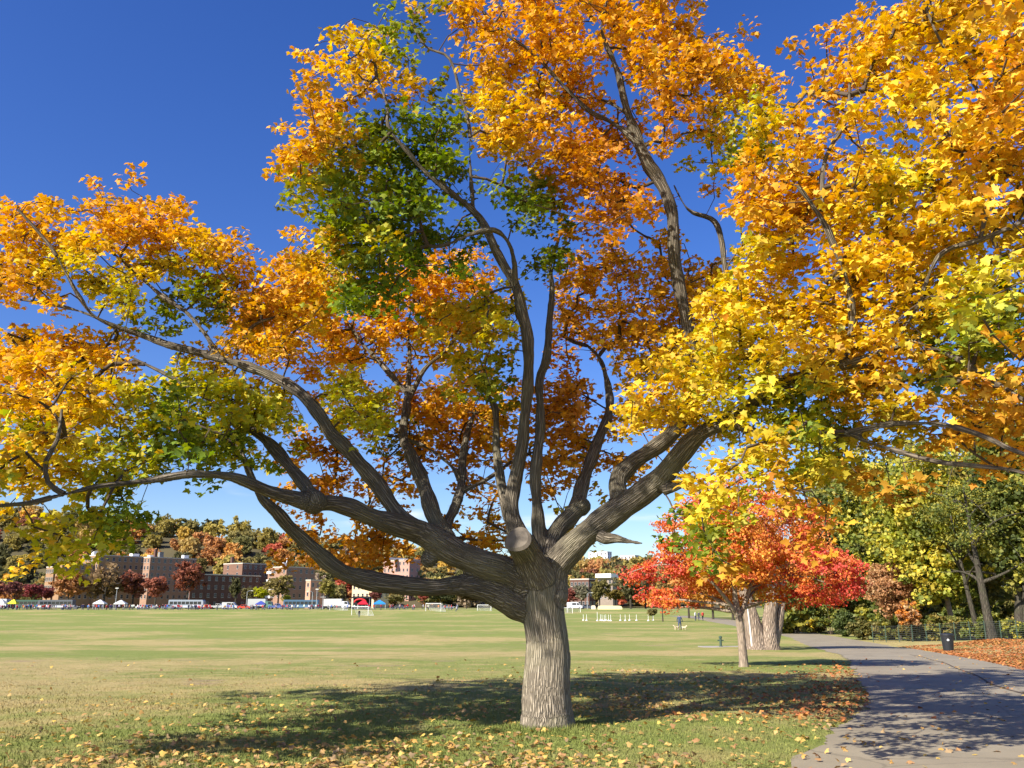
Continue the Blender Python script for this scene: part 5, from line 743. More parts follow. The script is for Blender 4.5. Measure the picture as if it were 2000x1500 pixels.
# a few swellings: knob under the left limb, old wound on it
def ball(c, r):
    global nb
    bm = bmesh.new(); bmesh.ops.create_icosphere(bm, subdivisions=3, radius=r); V = np.array([v.co[:] for v in bm.verts]) + np.array(c)
    allv.append(V); allf.extend([tuple(v.index + nb for v in f.verts) for f in bm.faces]); nb += len(V); bm.free()
def limb_pt(name, t): P = dict(skel)[name]; return P[int(t * (len(P) - 1))]
cp = np.array(LIMBS['C'][9]); ball(cp[:3] + np.array([0.02, -0.05, 0.02]), 0.165)
cp = np.array(LIMBS['C'][3]); ball(cp[:3] + np.array([-0.22, -0.02, -0.17]), 0.12)
cp = np.array(LIMBS['B4'][2]); ball(cp[:3] + np.array([0.06, -0.03, 0.02]), 0.15)
me = bpy.data.meshes.new('raw'); me.from_pydata(np.vstack(allv).tolist(), [], allf); me.update()
raw = bpy.data.objects.new('raw', me); col.objects.link(raw)
md = raw.modifiers.new('r', 'REMESH'); md.mode = 'VOXEL'; md.voxel_size = 0.0205; md.adaptivity = 0
dg = bpy.context.evaluated_depsgraph_get(); ev = bpy.data.meshes.new_from_object(raw.evaluated_get(dg))
nV = len(ev.vertices); V = np.empty(nV * 3, np.float32); ev.vertices.foreach_get('co', V); V = V.reshape(-1, 3).astype(float)
ne = len(ev.edges); E = np.empty(ne * 2, np.int32); ev.edges.foreach_get('vertices', E); E = E.reshape(-1, 2)
npol = len(ev.polygons); LT = np.empty(npol, np.int32); ev.polygons.foreach_get('loop_total', LT)
Q = np.empty(len(ev.loops), np.int32); ev.loops.foreach_get('vertex_index', Q)
quads = Q.reshape(-1, 4) if (LT == 4).all() else None
deg = np.bincount(E.ravel(), minlength=nV).astype(float)[:, None]
def lap(V):
    S = np.stack([np.bincount(E[:, 0], V[E[:, 1], c], nV) + np.bincount(E[:, 1], V[E[:, 0], c], nV) for c in range(3)], -1)
    return S / np.maximum(deg, 1)
for it in range(8): V = V + 0.5 * (lap(V) - V)
bpy.data.objects.remove(raw)
# nearest limb segment of every vertex -> bark coordinates and which limb it belongs to
SA = []; SB = []; SR = []; SL = []; SN = []; SBn = []; SS = []
for li, P in segs:
    T, N, B = frames(P[:, :3]); s = np.concatenate([[0], np.cumsum(np.linalg.norm(np.diff(P[:, :3], axis=0), axis=1))])
    SA.append(P[:-1, :3]); SB.append(P[1:, :3]); SR.append(P[:-1, 3]); SL += [li] * (len(P) - 1); SN.append(N[:-1]); SBn.append(B[:-1]); SS.append(s[:-1])
SA = np.vstack(SA); SB = np.vstack(SB); SR = np.concatenate(SR); SL = np.array(SL); SN = np.vstack(SN); SBn = np.vstack(SBn); SS = np.concatenate(SS)
own = np.empty(nV, int); tone = np.empty(nV); bark = np.empty((nV, 3)); AB = SB - SA; ab2 = np.maximum((AB ** 2).sum(1), 1e-9)
for a in range(0, nV, 4000):
    p = V[a:a + 4000]; d = p @ AB.T - (SA * AB).sum(1)[None]; t = np.clip(d / ab2[None], 0, 1)
    d2 = (p ** 2).sum(1)[:, None] - 2 * (p @ SA.T) + (SA ** 2).sum(1)[None] - 2 * t * d + t * t * ab2[None]
    k = np.argmin(np.sqrt(np.maximum(d2, 0)) / SR[None], 1)
    tt = t[np.arange(len(p)), k]; c = SA[k] + AB[k] * tt[:, None]; o = p - c
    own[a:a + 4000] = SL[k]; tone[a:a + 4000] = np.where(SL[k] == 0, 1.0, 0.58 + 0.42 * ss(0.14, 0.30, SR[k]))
    bark[a:a + 4000] = np.stack([(o * SN[k]).sum(1) + SL[k] * 1.37, (o * SBn[k]).sum(1) + SL[k] * 0.71, SS[k] + tt * np.sqrt(ab2[k]) + SL[k] * 2.3], -1)
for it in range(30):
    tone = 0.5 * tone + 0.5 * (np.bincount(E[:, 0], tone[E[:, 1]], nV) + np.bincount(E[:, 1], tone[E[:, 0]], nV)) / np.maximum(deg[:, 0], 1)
fn = np.cross(V[quads[:, 2]] - V[quads[:, 0]], V[quads[:, 3]] - V[quads[:, 1]])
VN = np.zeros_like(V)
for c in range(4): np.add.at(VN, quads[:, c], fn)
VN = nrm(VN)
# bark ridges as real relief: long furrows running along each limb
def n3(p, seed):
    r = np.random.default_rng(seed); tab = r.random(4096); i = np.floor(p).astype(np.int64); f = p - i; f = f * f * (3 - 2 * f); o = 0
    for dx in (0, 1):
        for dy in (0, 1):
            for dz in (0, 1):
                h = ((i[:, 0] + dx) * 73856093 ^ (i[:, 1] + dy) * 19349663 ^ (i[:, 2] + dz) * 83492791) & 4095
                o = o + tab[h] * np.where(dx, f[:, 0], 1 - f[:, 0]) * np.where(dy, f[:, 1], 1 - f[:, 1]) * np.where(dz, f[:, 2], 1 - f[:, 2])
    return o
bk = bark * np.array([22, 22, 2.2]); rel = 1 - 2 * np.abs(n3(bk + 3 * n3(bark * np.array([3, 3, 1.2]), 4)[:, None], 2) - 0.5)
lump = n3(V * 3.3, 6) - 0.5
V = V + VN * ((rel - 0.6) * np.where(own == 0, -0.014, -0.010) + lump * np.where(own == 0, 0.02, 0.03) + (n3(V * 8.0, 16) - 0.5) * 0.012)[:, None]
fown = own[quads[:, 0]]
for li in sorted(set(fown.tolist())):
    fs = quads[fown == li]; vi, inv = np.unique(fs, return_inverse=True)
    nm = 'trunk' if li in (0,) else ('broken_stub' if li == len(skel) else 'limb')
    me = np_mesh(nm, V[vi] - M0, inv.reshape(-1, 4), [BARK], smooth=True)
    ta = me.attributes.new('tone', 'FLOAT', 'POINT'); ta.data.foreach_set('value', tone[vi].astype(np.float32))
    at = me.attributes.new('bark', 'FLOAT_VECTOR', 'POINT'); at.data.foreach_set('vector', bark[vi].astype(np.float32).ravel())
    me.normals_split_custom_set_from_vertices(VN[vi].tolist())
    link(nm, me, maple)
# the sawn face of the stub
T, N, B = frames(stubP[:, :3]); rad = stubP[-1, 3] * 1.02; bm = bmesh.new(); c0 = stubP[-1, :3] + T[-1] * 0.012 - M0
rings = []
for k, rr in enumerate((1.0, 0.8, 0.55, 0.3, 0.1)):
    rings.append([bm.verts.new(c0 + T[-1] * (0.02 + 0.004 * k - 0.03 * (k == 0)) + rad * rr * (1 + 0.05 * math.sin(3 * a + 1)) * (math.cos(a) * N[-1] + math.sin(a) * B[-1])) for a in np.linspace(0, 2 * math.pi, 24, endpoint=False)])
for k in range(4):
    for j in range(24): bm.faces.new((rings[k][j], rings[k][(j + 1) % 24], rings[k + 1][(j + 1) % 24], rings[k + 1][j]))
bm.faces.new(rings[4]); bmesh.ops.recalc_face_normals(bm, faces=bm.faces); me = bpy.data.meshes.new('cut_face'); bm.to_mesh(me); bm.free(); me.materials.append(WOOD_CUT)
setp(link('cut_face', me, maple), 'pale sawn end of the broken limb stub above the fork')

# twigs and leaf sprays
PAL = {'O': [(.76, .35, .035), (.80, .42, .04), (.68, .27, .03), (.82, .48, .045)], 'Y': [(.84, .58, .03), (.84, .50, .03), (.78, .60, .035), (.83, .42, .03)],
       'L': [(.45, .47, .03), (.60, .55, .035), (.30, .38, .03), (.74, .57, .035)], 'G': [(.12, .20, .022), (.18, .27, .028), (.08, .14, .018), (.32, .37, .03)],
       'R': [(.60, .25, .03), (.68, .32, .035), (.52, .18, .025), (.74, .38, .04)]}
g = np.random.default_rng(21)
nodesP = []; nodesI = []
tw_r = {}
NP = []; NPar = []; NW = []
for li, P in thin:
    for i in range(0, len(P), 3): NP.append(P[i, :3]); NPar.append(-1)
for li, P in segs:
    if li in (0, len(skel)): continue
    for i in range(0, len(P), 3):
        if P[i, 3] < 0.14: NP.append(P[i, :3]); NPar.append(-1)
sprays = [(p / 100.0, ch) for ch, v in SPRAYS.items() for p in np.array(v, float).reshape(-1, 3)]
cent = np.array([s[0] for s in sprays])
base = np.array(NP); d0 = np.array([np.min(((base - c) ** 2).sum(1)) for c in cent]); order = np.argsort(d0)
cap = len(base) + 5 * len(sprays) + 10; NA = np.zeros((cap, 3)); NA[:len(base)] = base; par = np.full(cap, -1); cnt = len(base); tips = []
for si in order:
    c = cent[si]; d = ((NA[:cnt] - c) ** 2).sum(1) + 0.35 * np.maximum(NA[:cnt, 2] - c[2] - 0.1, 0) ** 2
    j = int(np.argmin(d)); a = NA[j]; dist = math.sqrt(d[j]); k = 1 if dist < 0.3 else (2 if dist < 0.8 else 4); last = j
    mid = g.normal(size=3) * 0.10 * dist; mid[2] += 0.06 * dist
    for s in range(1, k + 1):
        t = s / k; NA[cnt] = a + (c - a) * t + mid * math.sin(math.pi * t); par[cnt] = last; last = cnt; cnt += 1
    tips.append(last)
load = np.zeros(cnt)
for t in tips: load[t] += 1
for i in range(cnt - 1, -1, -1):
    if par[i] >= 0: load[par[i]] += load[i]
tv = []; tf = []; b = 0
rad = 0.0055 * np.maximum(load, 1) ** 0.42
seg_i = np.where(par[:cnt] >= 0)[0]
A_ = NA[par[seg_i]]; B_ = NA[seg_i]; ra = np.minimum(rad[par[seg_i]], rad[seg_i] * 1.5); rb = rad[seg_i]
D = nrm(B_ - A_); up_ = np.where(np.abs(D[:, 2:3]) > 0.9, np.array([[1., 0, 0]]), np.array([[0, 0, 1.]])); Xa = nrm(np.cross(D, up_)); Ya = np.cross(D, Xa)
ns = 4; ang = np.arange(ns) / ns * 2 * np.pi
ringA = A_[:, None] + ra[:, None, None] * (np.cos(ang)[None, :, None] * Xa[:, None] + np.sin(ang)[None, :, None] * Ya[:, None])
ringB = B_[:, None] + rb[:, None, None] * (np.cos(ang)[None, :, None] * Xa[:, None] + np.sin(ang)[None, :, None] * Ya[:, None])
TV = np.concatenate([ringA, ringB], 1).reshape(-1, 3); o8 = (np.arange(len(seg_i)) * 8)[:, None, None]
TF = (np.array([(j, (j + 1) % 4, 4 + (j + 1) % 4, 4 + j) for j in range(4)])[None] + o8).reshape(-1, 4)
twm = np_mesh('twigs', TV - M0, TF, [TWIG], smooth=True); setp(link('twigs', twm, maple), kind='stuff')
for li, P in thin:
    V_, F_ = tube(P[:, :3], P[:, 3], 8)
    me = np_mesh('branch', V_ - M0, F_, [BARK_THIN], smooth=True)
    s = np.cumsum(np.r_[0, np.linalg.norm(np.diff(P[:, :3], axis=0), axis=1)]); at = me.attributes.new('bark', 'FLOAT_VECTOR', 'POINT')
    o = V_ - np.repeat(P[:, :3], 8, 0); bb = np.stack([o[:, 0] + li, o[:, 1] + o[:, 2], np.repeat(s, 8)], -1); at.data.foreach_set('vector', bb.astype(np.float32).ravel())
    link('branch', me, maple)
# leaves: each spray a loose, slightly flattened, drooping fan round its twig tip
LP = []; LC = []; LS = []
mean_c = np.array([np.mean(PAL[ch], 0) for c, ch in sprays]); blend = np.empty_like(mean_c)
for i in range(0, len(cent), 400):
    w_ = np.exp(-((cent[i:i + 400, None] - cent[None]) ** 2).sum(2) / (2 * 0.38 ** 2)); blend[i:i + 400] = (w_ @ mean_c) / w_.sum(1, keepdims=True)
for si, (c, ch) in enumerate(sprays):
    n = int(g.integers(31, 50)); tilt = nrm(g.normal(size=3) * 0.45 + np.array([0, 0, 1.0])); q = nrm(g.normal(size=(n, 3))) * (g.random((n, 1)) ** 0.5) * 0.30
    q -= tilt[None] * (q @ tilt)[:, None] * 0.62; LP.append(c + q + np.array([0, 0, -0.03]))
    pal = np.array(PAL[ch]); pc = pal[g.integers(0, len(pal), n)]
    if ch in 'YOL': 
        alt = np.array(PAL['L' if ch == 'Y' and g.random() < 0.35 else ('Y' if ch != 'Y' else 'O')]); m_ = g.random(n) < 0.22; pc = np.where(m_[:, None], alt[g.integers(0, len(alt), n)], pc)
    kb = g.random((n, 1)) ** 0.8 * (0.5 if ch == 'G' else 1.0); pc = pc * (1 - kb) + blend[si] * kb
    tone = 1 + g.normal() * 0.08; LC.append(np.clip(pc * tone * (1 + g.normal(size=(n, 1)) * 0.14), 0.01, 0.9)); LS.append(0.087 * g.uniform(0.65, 1.25, n))
LP = np.vstack(LP); LC = np.vstack(LC); LS = np.concatenate(LS); nL = len(LP)
Fr = leaf_frames(nL, g, np.array(sun_vec) * 0.22 + np.array([0, 0, 0.75]), 0.52, 0.75)
axial = LP[:, 1] * math.cos(PITCH) + (LP[:, 2] - 1.6) * math.sin(PITCH)
u = 1000 + 1700 * LP[:, 0] / axial; v = 750 - 1700 * (-LP[:, 1] * math.sin(PITCH) + (LP[:, 2] - 1.6) * math.cos(PITCH)) / axial
vis = (u > 10) & (u < 1990) & (v > 10); nearness = np.where(vis, LP[:, 1] / LS, 1e9); near = np.argsort(nearness)[:300]
isn = np.zeros(nL, bool); isn[near] = True
off_v = (u < -60) | (u > 2060) | (v < -60); back = LP[:, 1] > 13.6
Wv = []; Wf = []; Wc = []; k0 = 0
for sel, tm in ((~isn & ~back & ~off_v, T_MAPLE), (~isn & back & ~off_v, T_PLAIN), (~isn & off_v, T_SMALL)):
    a_, b_, c_ = leaves_np(LP[sel] - M0, LS[sel] * (1.15 if tm is T_SMALL else 1.0), Fr[sel], LC[sel], tm); Wv.append(a_); Wf.append(b_ + k0); Wc.append(c_); k0 += len(a_)
Wv = np.vstack(Wv); Wf = np.vstack(Wf); Wc = np.vstack(Wc)
crown = setp(link('crown', np_mesh('crown', Wv, Wf, [LEAF], cols=Wc), maple), kind='stuff')
variants = []
for k in range(6):
    Vt = T_RICH[0].copy(); Vt[:, 2] += 0.10 * np.sin(Vt[:, 0] * (3 + k) + k) * np.abs(Vt[:, 0]) + 0.08 * np.sin(Vt[:, 1] * 4 + k * 2); Vt[:, 0] *= 0.9 + 0.05 * k
    variants.append(np_mesh('leaf', Vt, T_RICH[1], [LEAF_OBJ], cols=np.ones((len(Vt), 3))))
for i in near:
    o = link('leaf', variants[int(g.integers(6))], maple)
    m_ = Matrix([[*Fr[i][:, 0][[0]]] * 0 + [float(Fr[i][0][r]), float(Fr[i][1][r]), float(Fr[i][2][r])] for r in range(3)]).to_4x4()
    o.matrix_local = Matrix.Translation(Vector((LP[i] - M0).tolist())) @ m_ @ Matrix.Scale(float(LS[i]), 4)
    o.color = (*[float(c) for c in LC[i]], 1)
print('maple leaves', nL, 'sprays', len(sprays), 'bark verts', nV)
# ------------------------------------------------------------------ other trees, near ones leaf by leaf
def crown_np(g, ells, ncl, nleaf, size, pal, flat=0.6, crad=0.45, shell=0.55, bias=None, tmpl=None, mixfn=None, gap=0.0):
    E_ = np.array(ells, float); vol = E_[:, 3] * E_[:, 4] * E_[:, 5]; k = g.choice(len(E_), ncl, p=vol / vol.sum())
    d = nrm(g.normal(size=(ncl, 3))); r = g.random((ncl, 1)) ** (1 / 3.0) * (1 - shell) + shell * g.uniform(0.75, 1.02, (ncl, 1))
    C = E_[k, :3] + d * r * E_[k, 3:6]
    ci = g.integers(0, ncl, nleaf); cr = crad * g.uniform(0.6, 1.3, ncl)
    q = nrm(g.normal(size=(nleaf, 3))) * g.random((nleaf, 1)) ** 0.45; q[:, 2] *= flat
    P = C[ci] + q * cr[ci][:, None]
    pal = np.array(pal, float); cc = pal[g.integers(0, len(pal), ncl)] * (1 + g.normal(size=(ncl, 1)) * 0.12)
    if mixfn is not None: cc = mixfn(C, cc, g)
    Cl = np.where((g.random(nleaf) < 0.25)[:, None], pal[g.integers(0, len(pal), nleaf)], cc[ci]) * (1 + g.normal(size=(nleaf, 1)) * 0.15)
    Fr = leaf_frames(nleaf, g, SUNB * 0.9 if bias is None else bias, 0.75, 0.4)
    return leaves_np(P, size * g.uniform(0.65, 1.25, nleaf), Fr, np.clip(Cl, .008, .9), tmpl or T_SMALL), C
def limbs_np(g, stems, C, nlimb, r0, rtip=0.012):
    """tapered trunk stems plus curved limbs that reach towards crown clusters"""
    Vs = []; Fs = []; b = 0
    for S in stems:
        P = catmull(np.array(S, float), 0.35); P[:, 3] = np.maximum(P[:, 3], rtip); V, F = tube(P[:, :3], P[:, 3], 10); Vs.append(V); Fs.append(F + b); b += len(V)
    allS = np.vstack([catmull(np.array(S, float), 0.3) for S in stems]); pick = g.choice(len(C), min(nlimb, len(C)), replace=False)
    for i in pick:
        c = C[i]; cand = allS[(allS[:, 2] < c[2] - 0.15 * abs(c[2]) * 0.2) & (allS[:, 2] > allS[:, 2].max() * 0.35)]
        if len(cand) == 0: cand = allS[-3:]
        dd = np.linalg.norm(cand[:, :3] - c, axis=1) + 0.6 * np.abs(cand[:, 2] - (c[2] - 0.55 * np.linalg.norm(cand[:, :2] - c[:2], axis=1))); a = cand[np.argmin(dd)]
        t = np.linspace(0, 1, 7)[:, None]; P = a[:3] + (c - a[:3]) * t; ln = np.linalg.norm(c - a[:3]); P = P + np.sin(t * math.pi) * np.array([0, 0, 0.10 * ln]) + np.sin(t * math.pi) * g.normal(size=3) * 0.06 * ln
        rr = (min(a[3] * 0.6, r0 * 0.45) * (1 - t[:, 0]) + rtip); V, F = tube(P, rr, 6); Vs.append(V); Fs.append(F + b); b += len(V)
    return np.vstack(Vs), np.vstack(Fs)
def tree(name, label, loc, stems, ells, ncl, nleaf, size, pal, bark, seed, nlimb=14, group=None, cat='tree', **kw):
    g = np.random.default_rng(seed); root = empty(name, loc, 0, label, cat, group)
    (V, F, Cc), C = crown_np(g, ells, ncl, nleaf, size, pal, **kw)
    setp(link('crown', np_mesh('crown', V, F, [LEAF], cols=Cc), root), kind='stuff')
    V, F = limbs_np(g, stems, C, nlimb, stems[0][0][3]); link('trunk', np_mesh('trunk', V, F, [bark], smooth=True), root)
    return root
RED = [(.76, .13, .07), (.78, .19, .06), (.80, .27, .05), (.82, .36, .06), (.74, .14, .09)]
def redmix(C, cc, g):
    out_ = cc.copy(); rim = np.abs(C[:, 0]) / 3.4 + 0.35 * (C[:, 2] < 3.2) * (np.abs(C[:, 0]) > 1.4); 
    for i in range(len(C)):
        p = rim[i] * 0.75 + g.normal() * 0.22
        out_[i] = (.76, .11, .075) if p > 0.74 else ((.80, .19, .06) if p > 0.42 else ((.82, .30, .05) if p > 0.05 else (.82, .42, .06)))
    return out_ * .9 * (1 + g.normal(size=(len(C), 1)) * 0.1)
zr = zs(6.9, 27.18)
rt_ = tree('red_maple', 'young maple with scarlet and orange crown on a slim tan trunk beside the path', (6.9, 27.18, float(zsurf(6.9, 27.18)) - 0.03),
     [[(0, 0, -.05, .17), (0, 0, .25, .135), (-.02, 0, 1.0, .12), (-.06, 0, 1.5, .115), (-.12, .05, 2.0, .085), (-.1, .1, 2.9, .06), (0, .1, 4.2, .03)],
      [(-.05, 0, 1.45, .09), (-.3, -.1, 1.8, .065), (-.8, -.3, 2.4, .045), (-1.5, -.5, 3.0, .025)], [(-.02, 0, 1.5, .085), (.22, .1, 1.95, .065), (.5, .2, 2.6, .05), (1.1, .2, 3.3, .03)]],
     [(-1.8, .9, 2.5, 1.6, 1.2, 0.95), (-.3, .3, 3.3, 2.0, 2.0, 1.1), (-1.4, -.6, 3.2, 1.4, 1.2, .6), (.1, .9, 2.5, 1.6, 1.0, .8), (1.9, 0, 2.75, 1.9, 2.0, 1.0), (.6, .2, 4.1, 2.3, 2.2, 1.3), (-1.2, .2, 3.9, 1.6, 1.8, 1.1), (.2, .3, 5.0, 1.4, 1.5, 0.9), (2.4, 0, 2.45, 1.4, 1.4, .65)],
     560, 44000, 0.088, RED, BARK_SMOOTH, 5, nlimb=46, mixfn=redmix, crad=0.36, flat=0.5)
tree('multi_stemmed_tree', 'old tree with thick pale stems splitting from a flared base behind the red maple', (14.3, 51.7, float(zsurf(14.3, 51.7)) - 0.05),
     [[(-.35, 0, -.05, .85), (-.38, 0, .5, .62), (-.5, 0, 1.4, .5), (-.75, .1, 2.8, .38), (-.9, .2, 4.5, .3), (-1.0, .2, 7, .2), (-1.0, .2, 10, .06)],
      [(.25, -.1, -.05, .8), (.3, -.1, .6, .55), (.45, 0, 1.6, .42), (.7, 0, 3.0, .36), (.9, .2, 5, .26), (1.1, .3, 8, .1)],
      [(.5, .2, .2, .45), (.85, .2, 1.0, .32), (1.15, .2, 2.0, .26), (1.4, .3, 3.4, .22), (1.7, .4, 5.5, .12)]],
     [(-1.5, 0, 6.0, 2.6, 2.6, 1.6), (1.6, .2, 6.0, 2.8, 2.6, 1.6), (0, 0, 7.2, 2.4, 2.4, 1.4), (3.3, 0, 4.9, 1.8, 1.8, 1.0)],
     240, 15000, 0.15, [(.74, .27, .08), (.78, .34, .09), (.70, .20, .08)], BARK_PALE, 6, nlimb=26, crad=0.7)
ds = MB().tube([(13.55, 51.2, -.95), (13.5, 51.3, .6), (13.42, 51.35, 2.1)], [.05, .045, .03], 8).obj('bare_pole', plain('bleached_wood', (.66, .62, .55), .8, .2, .1))
setp(ds, 'thin bleached pole leaning in the crotch of the pale stemmed tree', 'pole')

def P2(px, py, Y):      # a point of the place seen at that bearing and height, Y metres ahead
    b_ = (750 - py) / 1700.0; dy = math.cos(PITCH) - b_ * math.sin(PITCH); t = Y / dy
    return ((px - 1000) / 1700.0 * t, Y, 1.6 + t * (math.sin(PITCH) + b_ * math.cos(PITCH)))
GRN = [(.13, .16, .03), (.20, .21, .035), (.08, .105, .02), (.33, .30, .045)]; YGR = [(.47, .43, .05), (.31, .33, .04), (.58, .46, .06), (.18, .21, .035)]
OLV = [(.19, .165, .045), (.13, .125, .03), (.28, .215, .05), (.10, .105, .025)]; RST = [(.42, .21, .09), (.52, .28, .12), (.34, .16, .07), (.46, .30, .14)]
YEL = [(.72, .54, .04), (.66, .44, .04), (.44, .42, .04)]; ORG = [(.70, .26, .04), (.74, .36, .05), (.58, .22, .04)]
def wood_tree(name, label, px, Y, top, bot, wpx, pal, seed, nl=7000, size=None, bark=None, lean=0.0, stem_r=None, depth=0.9, **kw):
    x, _, zt = P2(px, top, Y); zb = P2(px, bot, Y)[2]; z0 = float(zsurf(x, Y)); wdt = wpx / 1700.0 * Y / 2; hc = (zt - zb) / 2; zc = (zt + zb) / 2 - z0; hh = zt - z0
    nl = int(nl * 1.4); g = np.random.default_rng(seed); r = stem_r or max(.06, hh * 0.022)
    st_ = [[(-lean * .5, 0, -.1, r * 1.4), (-lean * .4, 0, hh * .06, r), (0, 0, hh * .35, r * .8), (lean * .4 + g.normal() * .2, 0, hh * .65, r * .45), (lean * .5, 0, hh * .9, r * .12)]]
    el = [(g.uniform(-.35, .35) * wdt, g.uniform(-.35, .35) * wdt * depth, zc + g.uniform(-.45, .45) * hc, wdt * .62, wdt * .62 * depth, hc * .55) for _ in range(7)] + [(0, 0, zc, wdt * .8, wdt * .8 * depth, hc * .8)]
    return tree(name, label, (x, Y, z0 - .03), st_, el, max(40, nl // 40), nl, size or (0.15 + Y * 0.0016), pal, bark or BARK_DARK, seed, nlimb=18, crad=max(.3, wdt * 0.2), tmpl=T_QUAD, **kw)
GW = 'trees of the wood beyond the path'
wood_tree('woodland_tree', 'tall yellow-green tree beyond the fence, its pale leaning trunk showing under the leaves', 1800, 72, 830, 1195, 240, YGR, 31, 13000, lean=-1.6, bark=BARK_SMOOTH, stem_r=.22, group=GW)
wood_tree('woodland_tree', 'dark green tree with massive dark trunks at the picture\'s edge beyond the path', 1965, 66, 780, 1190, 250, GRN, 32, 13000, stem_r=.62, lean=1.2, group=GW)
wood_tree('woodland_tree', 'olive tree beyond the fence, between the yellow-green tree and the dark trunked one', 1885, 80, 860, 1200, 190, OLV, 33, 10000, group=GW)
wood_tree('woodland_tree', 'green tree rising straight behind the red maple\'s outer branches', 1690, 92, 880, 1195, 190, GRN + YGR, 34, 10000, group=GW)
wood_tree('woodland_tree', 'golden olive tree high at the back of the wood, above the others', 1960, 98, 700, 1100, 300, OLV + YEL, 35, 11000, group=GW)
wood_tree('woodland_tree', 'broad green tree deep in the wood behind the yellow-green one', 1780, 108, 850, 1190, 260, GRN + OLV, 36, 10000, group=GW)
wood_tree('woodland_tree', 'dull green tree furthest along the wood, where the path bends away', 1600, 125, 960, 1200, 170, OLV + GRN, 37, 8000, group=GW)
wood_tree('woodland_tree', 'russet brown leaved small tree in front of the wood, next to the red maple', 1742, 74, 1078, 1222, 130, RST, 38, 8000, size=.15, stem_r=.1, group=GW)
wood_tree('woodland_tree', 'small coppery sapling hanging over the wire fence', 1772, 70.4, 1165, 1228, 52, RST + ORG, 39, 1800, size=.14, stem_r=.035, group=GW)
for k, (px, dy_, r_, ln_) in enumerate([(1932, 0, .32, -.5), (1985, 1.5, .4, .9), (1908, 3, .2, -.9)]):
    x, _, _ = P2(px, 1200, 65 + dy_); z0 = float(zsurf(x, 65 + dy_)); V_, F_ = limbs_np(np.random.default_rng(50 + k), [[(0, 0, -.1, r_ * 1.4), (ln_ * .2, 0, 1.2, r_), (ln_ * .6, 0, 4, r_ * .75), (ln_, .1, 8, r_ * .4), (ln_ * 1.2, .2, 11, .06)]], np.random.default_rng(60 + k).normal(size=(14, 3)) * 2.2 + np.array([ln_, 0, 8]), 12, r_)
    gg = np.random.default_rng(70 + k); (V2, F2, C2), _c = crown_np(gg, [(ln_, 0, 9, 2.6, 2.4, 2.6)], 70, 3000, .18, GRN, crad=.7)
    t_ = empty('woodland_tree', (x, 65 + dy_, z0), 0, ['dark bare-stemmed tree just outside the bin\'s side of the wood', 'thick dark trunk cut by the picture\'s edge beyond the fence', 'thin dark stem leaning towards the pale trunk in the wood'][k], 'tree', GW)
    link('trunk', np_mesh('trunk', V_, F_, [BARK_DARK], smooth=True), t_); setp(link('crown', np_mesh('crown', V2, F2, [LEAF], cols=C2), t_), kind='stuff')
# undergrowth along the fence: single shrubs
SH = [(1562, 100, 1178, 1228, 58, YEL, 'bright yellow shrub at the bend of the path beyond the pale stemmed tree'), (1618, 90, 1172, 1236, 66, GRN, 'dark green shrub shading the verge just past the yellow one'),
      (1650, 84, 1190, 1240, 46, [(.06, .085, .02), (.10, .13, .03)], 'very dark rounded bush under the red maple\'s outermost twigs'), (1690, 76, 1212, 1245, 64, OLV, 'low pale olive bush at the start of the wire fence'),
      (1735, 75, 1205, 1248, 70, GRN + OLV, 'green bush behind the first bays of wire fence'), (1790, 73, 1200, 1250, 80, OLV, 'olive bush behind the fence under the coppery sapling'),
      (1850, 70, 1195, 1252, 90, GRN + OLV, 'dusky bush behind the fence directly above the litter bin'), (1915, 68, 1195, 1254, 90, GRN, 'fresh green bush behind the fence between bin and dark trunks'),
      (1975, 66, 1205, 1258, 80, GRN + YGR, 'green bush by the last fence posts at the picture\'s edge'), (1590, 96, 1205, 1232, 50, OLV + YEL, 'small yellowing bush on the verge between yellow and dark green shrubs'),
      (1880, 78, 1120, 1215, 110, YGR + OLV, 'tall yellowing shrub standing at the back of the fence bushes'), (1725, 82, 1150, 1225, 90, GRN, 'deep green shrub between russet tree and fence')]
for k, (px, Y, top, bot, wpx, pal, lab) in enumerate(SH):
    x, _, zt = P2(px, top, Y); z0 = float(zsurf(x, Y)); hh = max(.6, zt - z0); wd = wpx / 1700 * Y / 2; g_ = np.random.default_rng(90 + k)
    root = empty('shrub', (x, Y, z0), 0, lab, 'shrub', 'shrubs along the wood edge')
    (V_, F_, C_), Cc = crown_np(g_, [(g_.uniform(-.4, .4) * wd, g_.uniform(-.4, .4) * wd * .6, hh * g_.uniform(.35, .6), wd * .7, wd * .5, hh * .42) for _ in range(5)], 60, 3600, .14, pal, crad=.35, tmpl=T_QUAD)
    setp(link('foliage', np_mesh('foliage', V_, F_, [LEAF], cols=C_), root), kind='stuff')
    mb = MB()
    for _ in range(7):
        e = Cc[g_.integers(len(Cc))]; mb.tube([(e[0] * .15, e[1] * .15, -.05), (e[0] * .5, e[1] * .5, e[2] * .6), tuple(e)], [.03, .02, .008], 5)
    mb.obj('stems', TWIG, root)
g_ = np.random.default_rng(140)
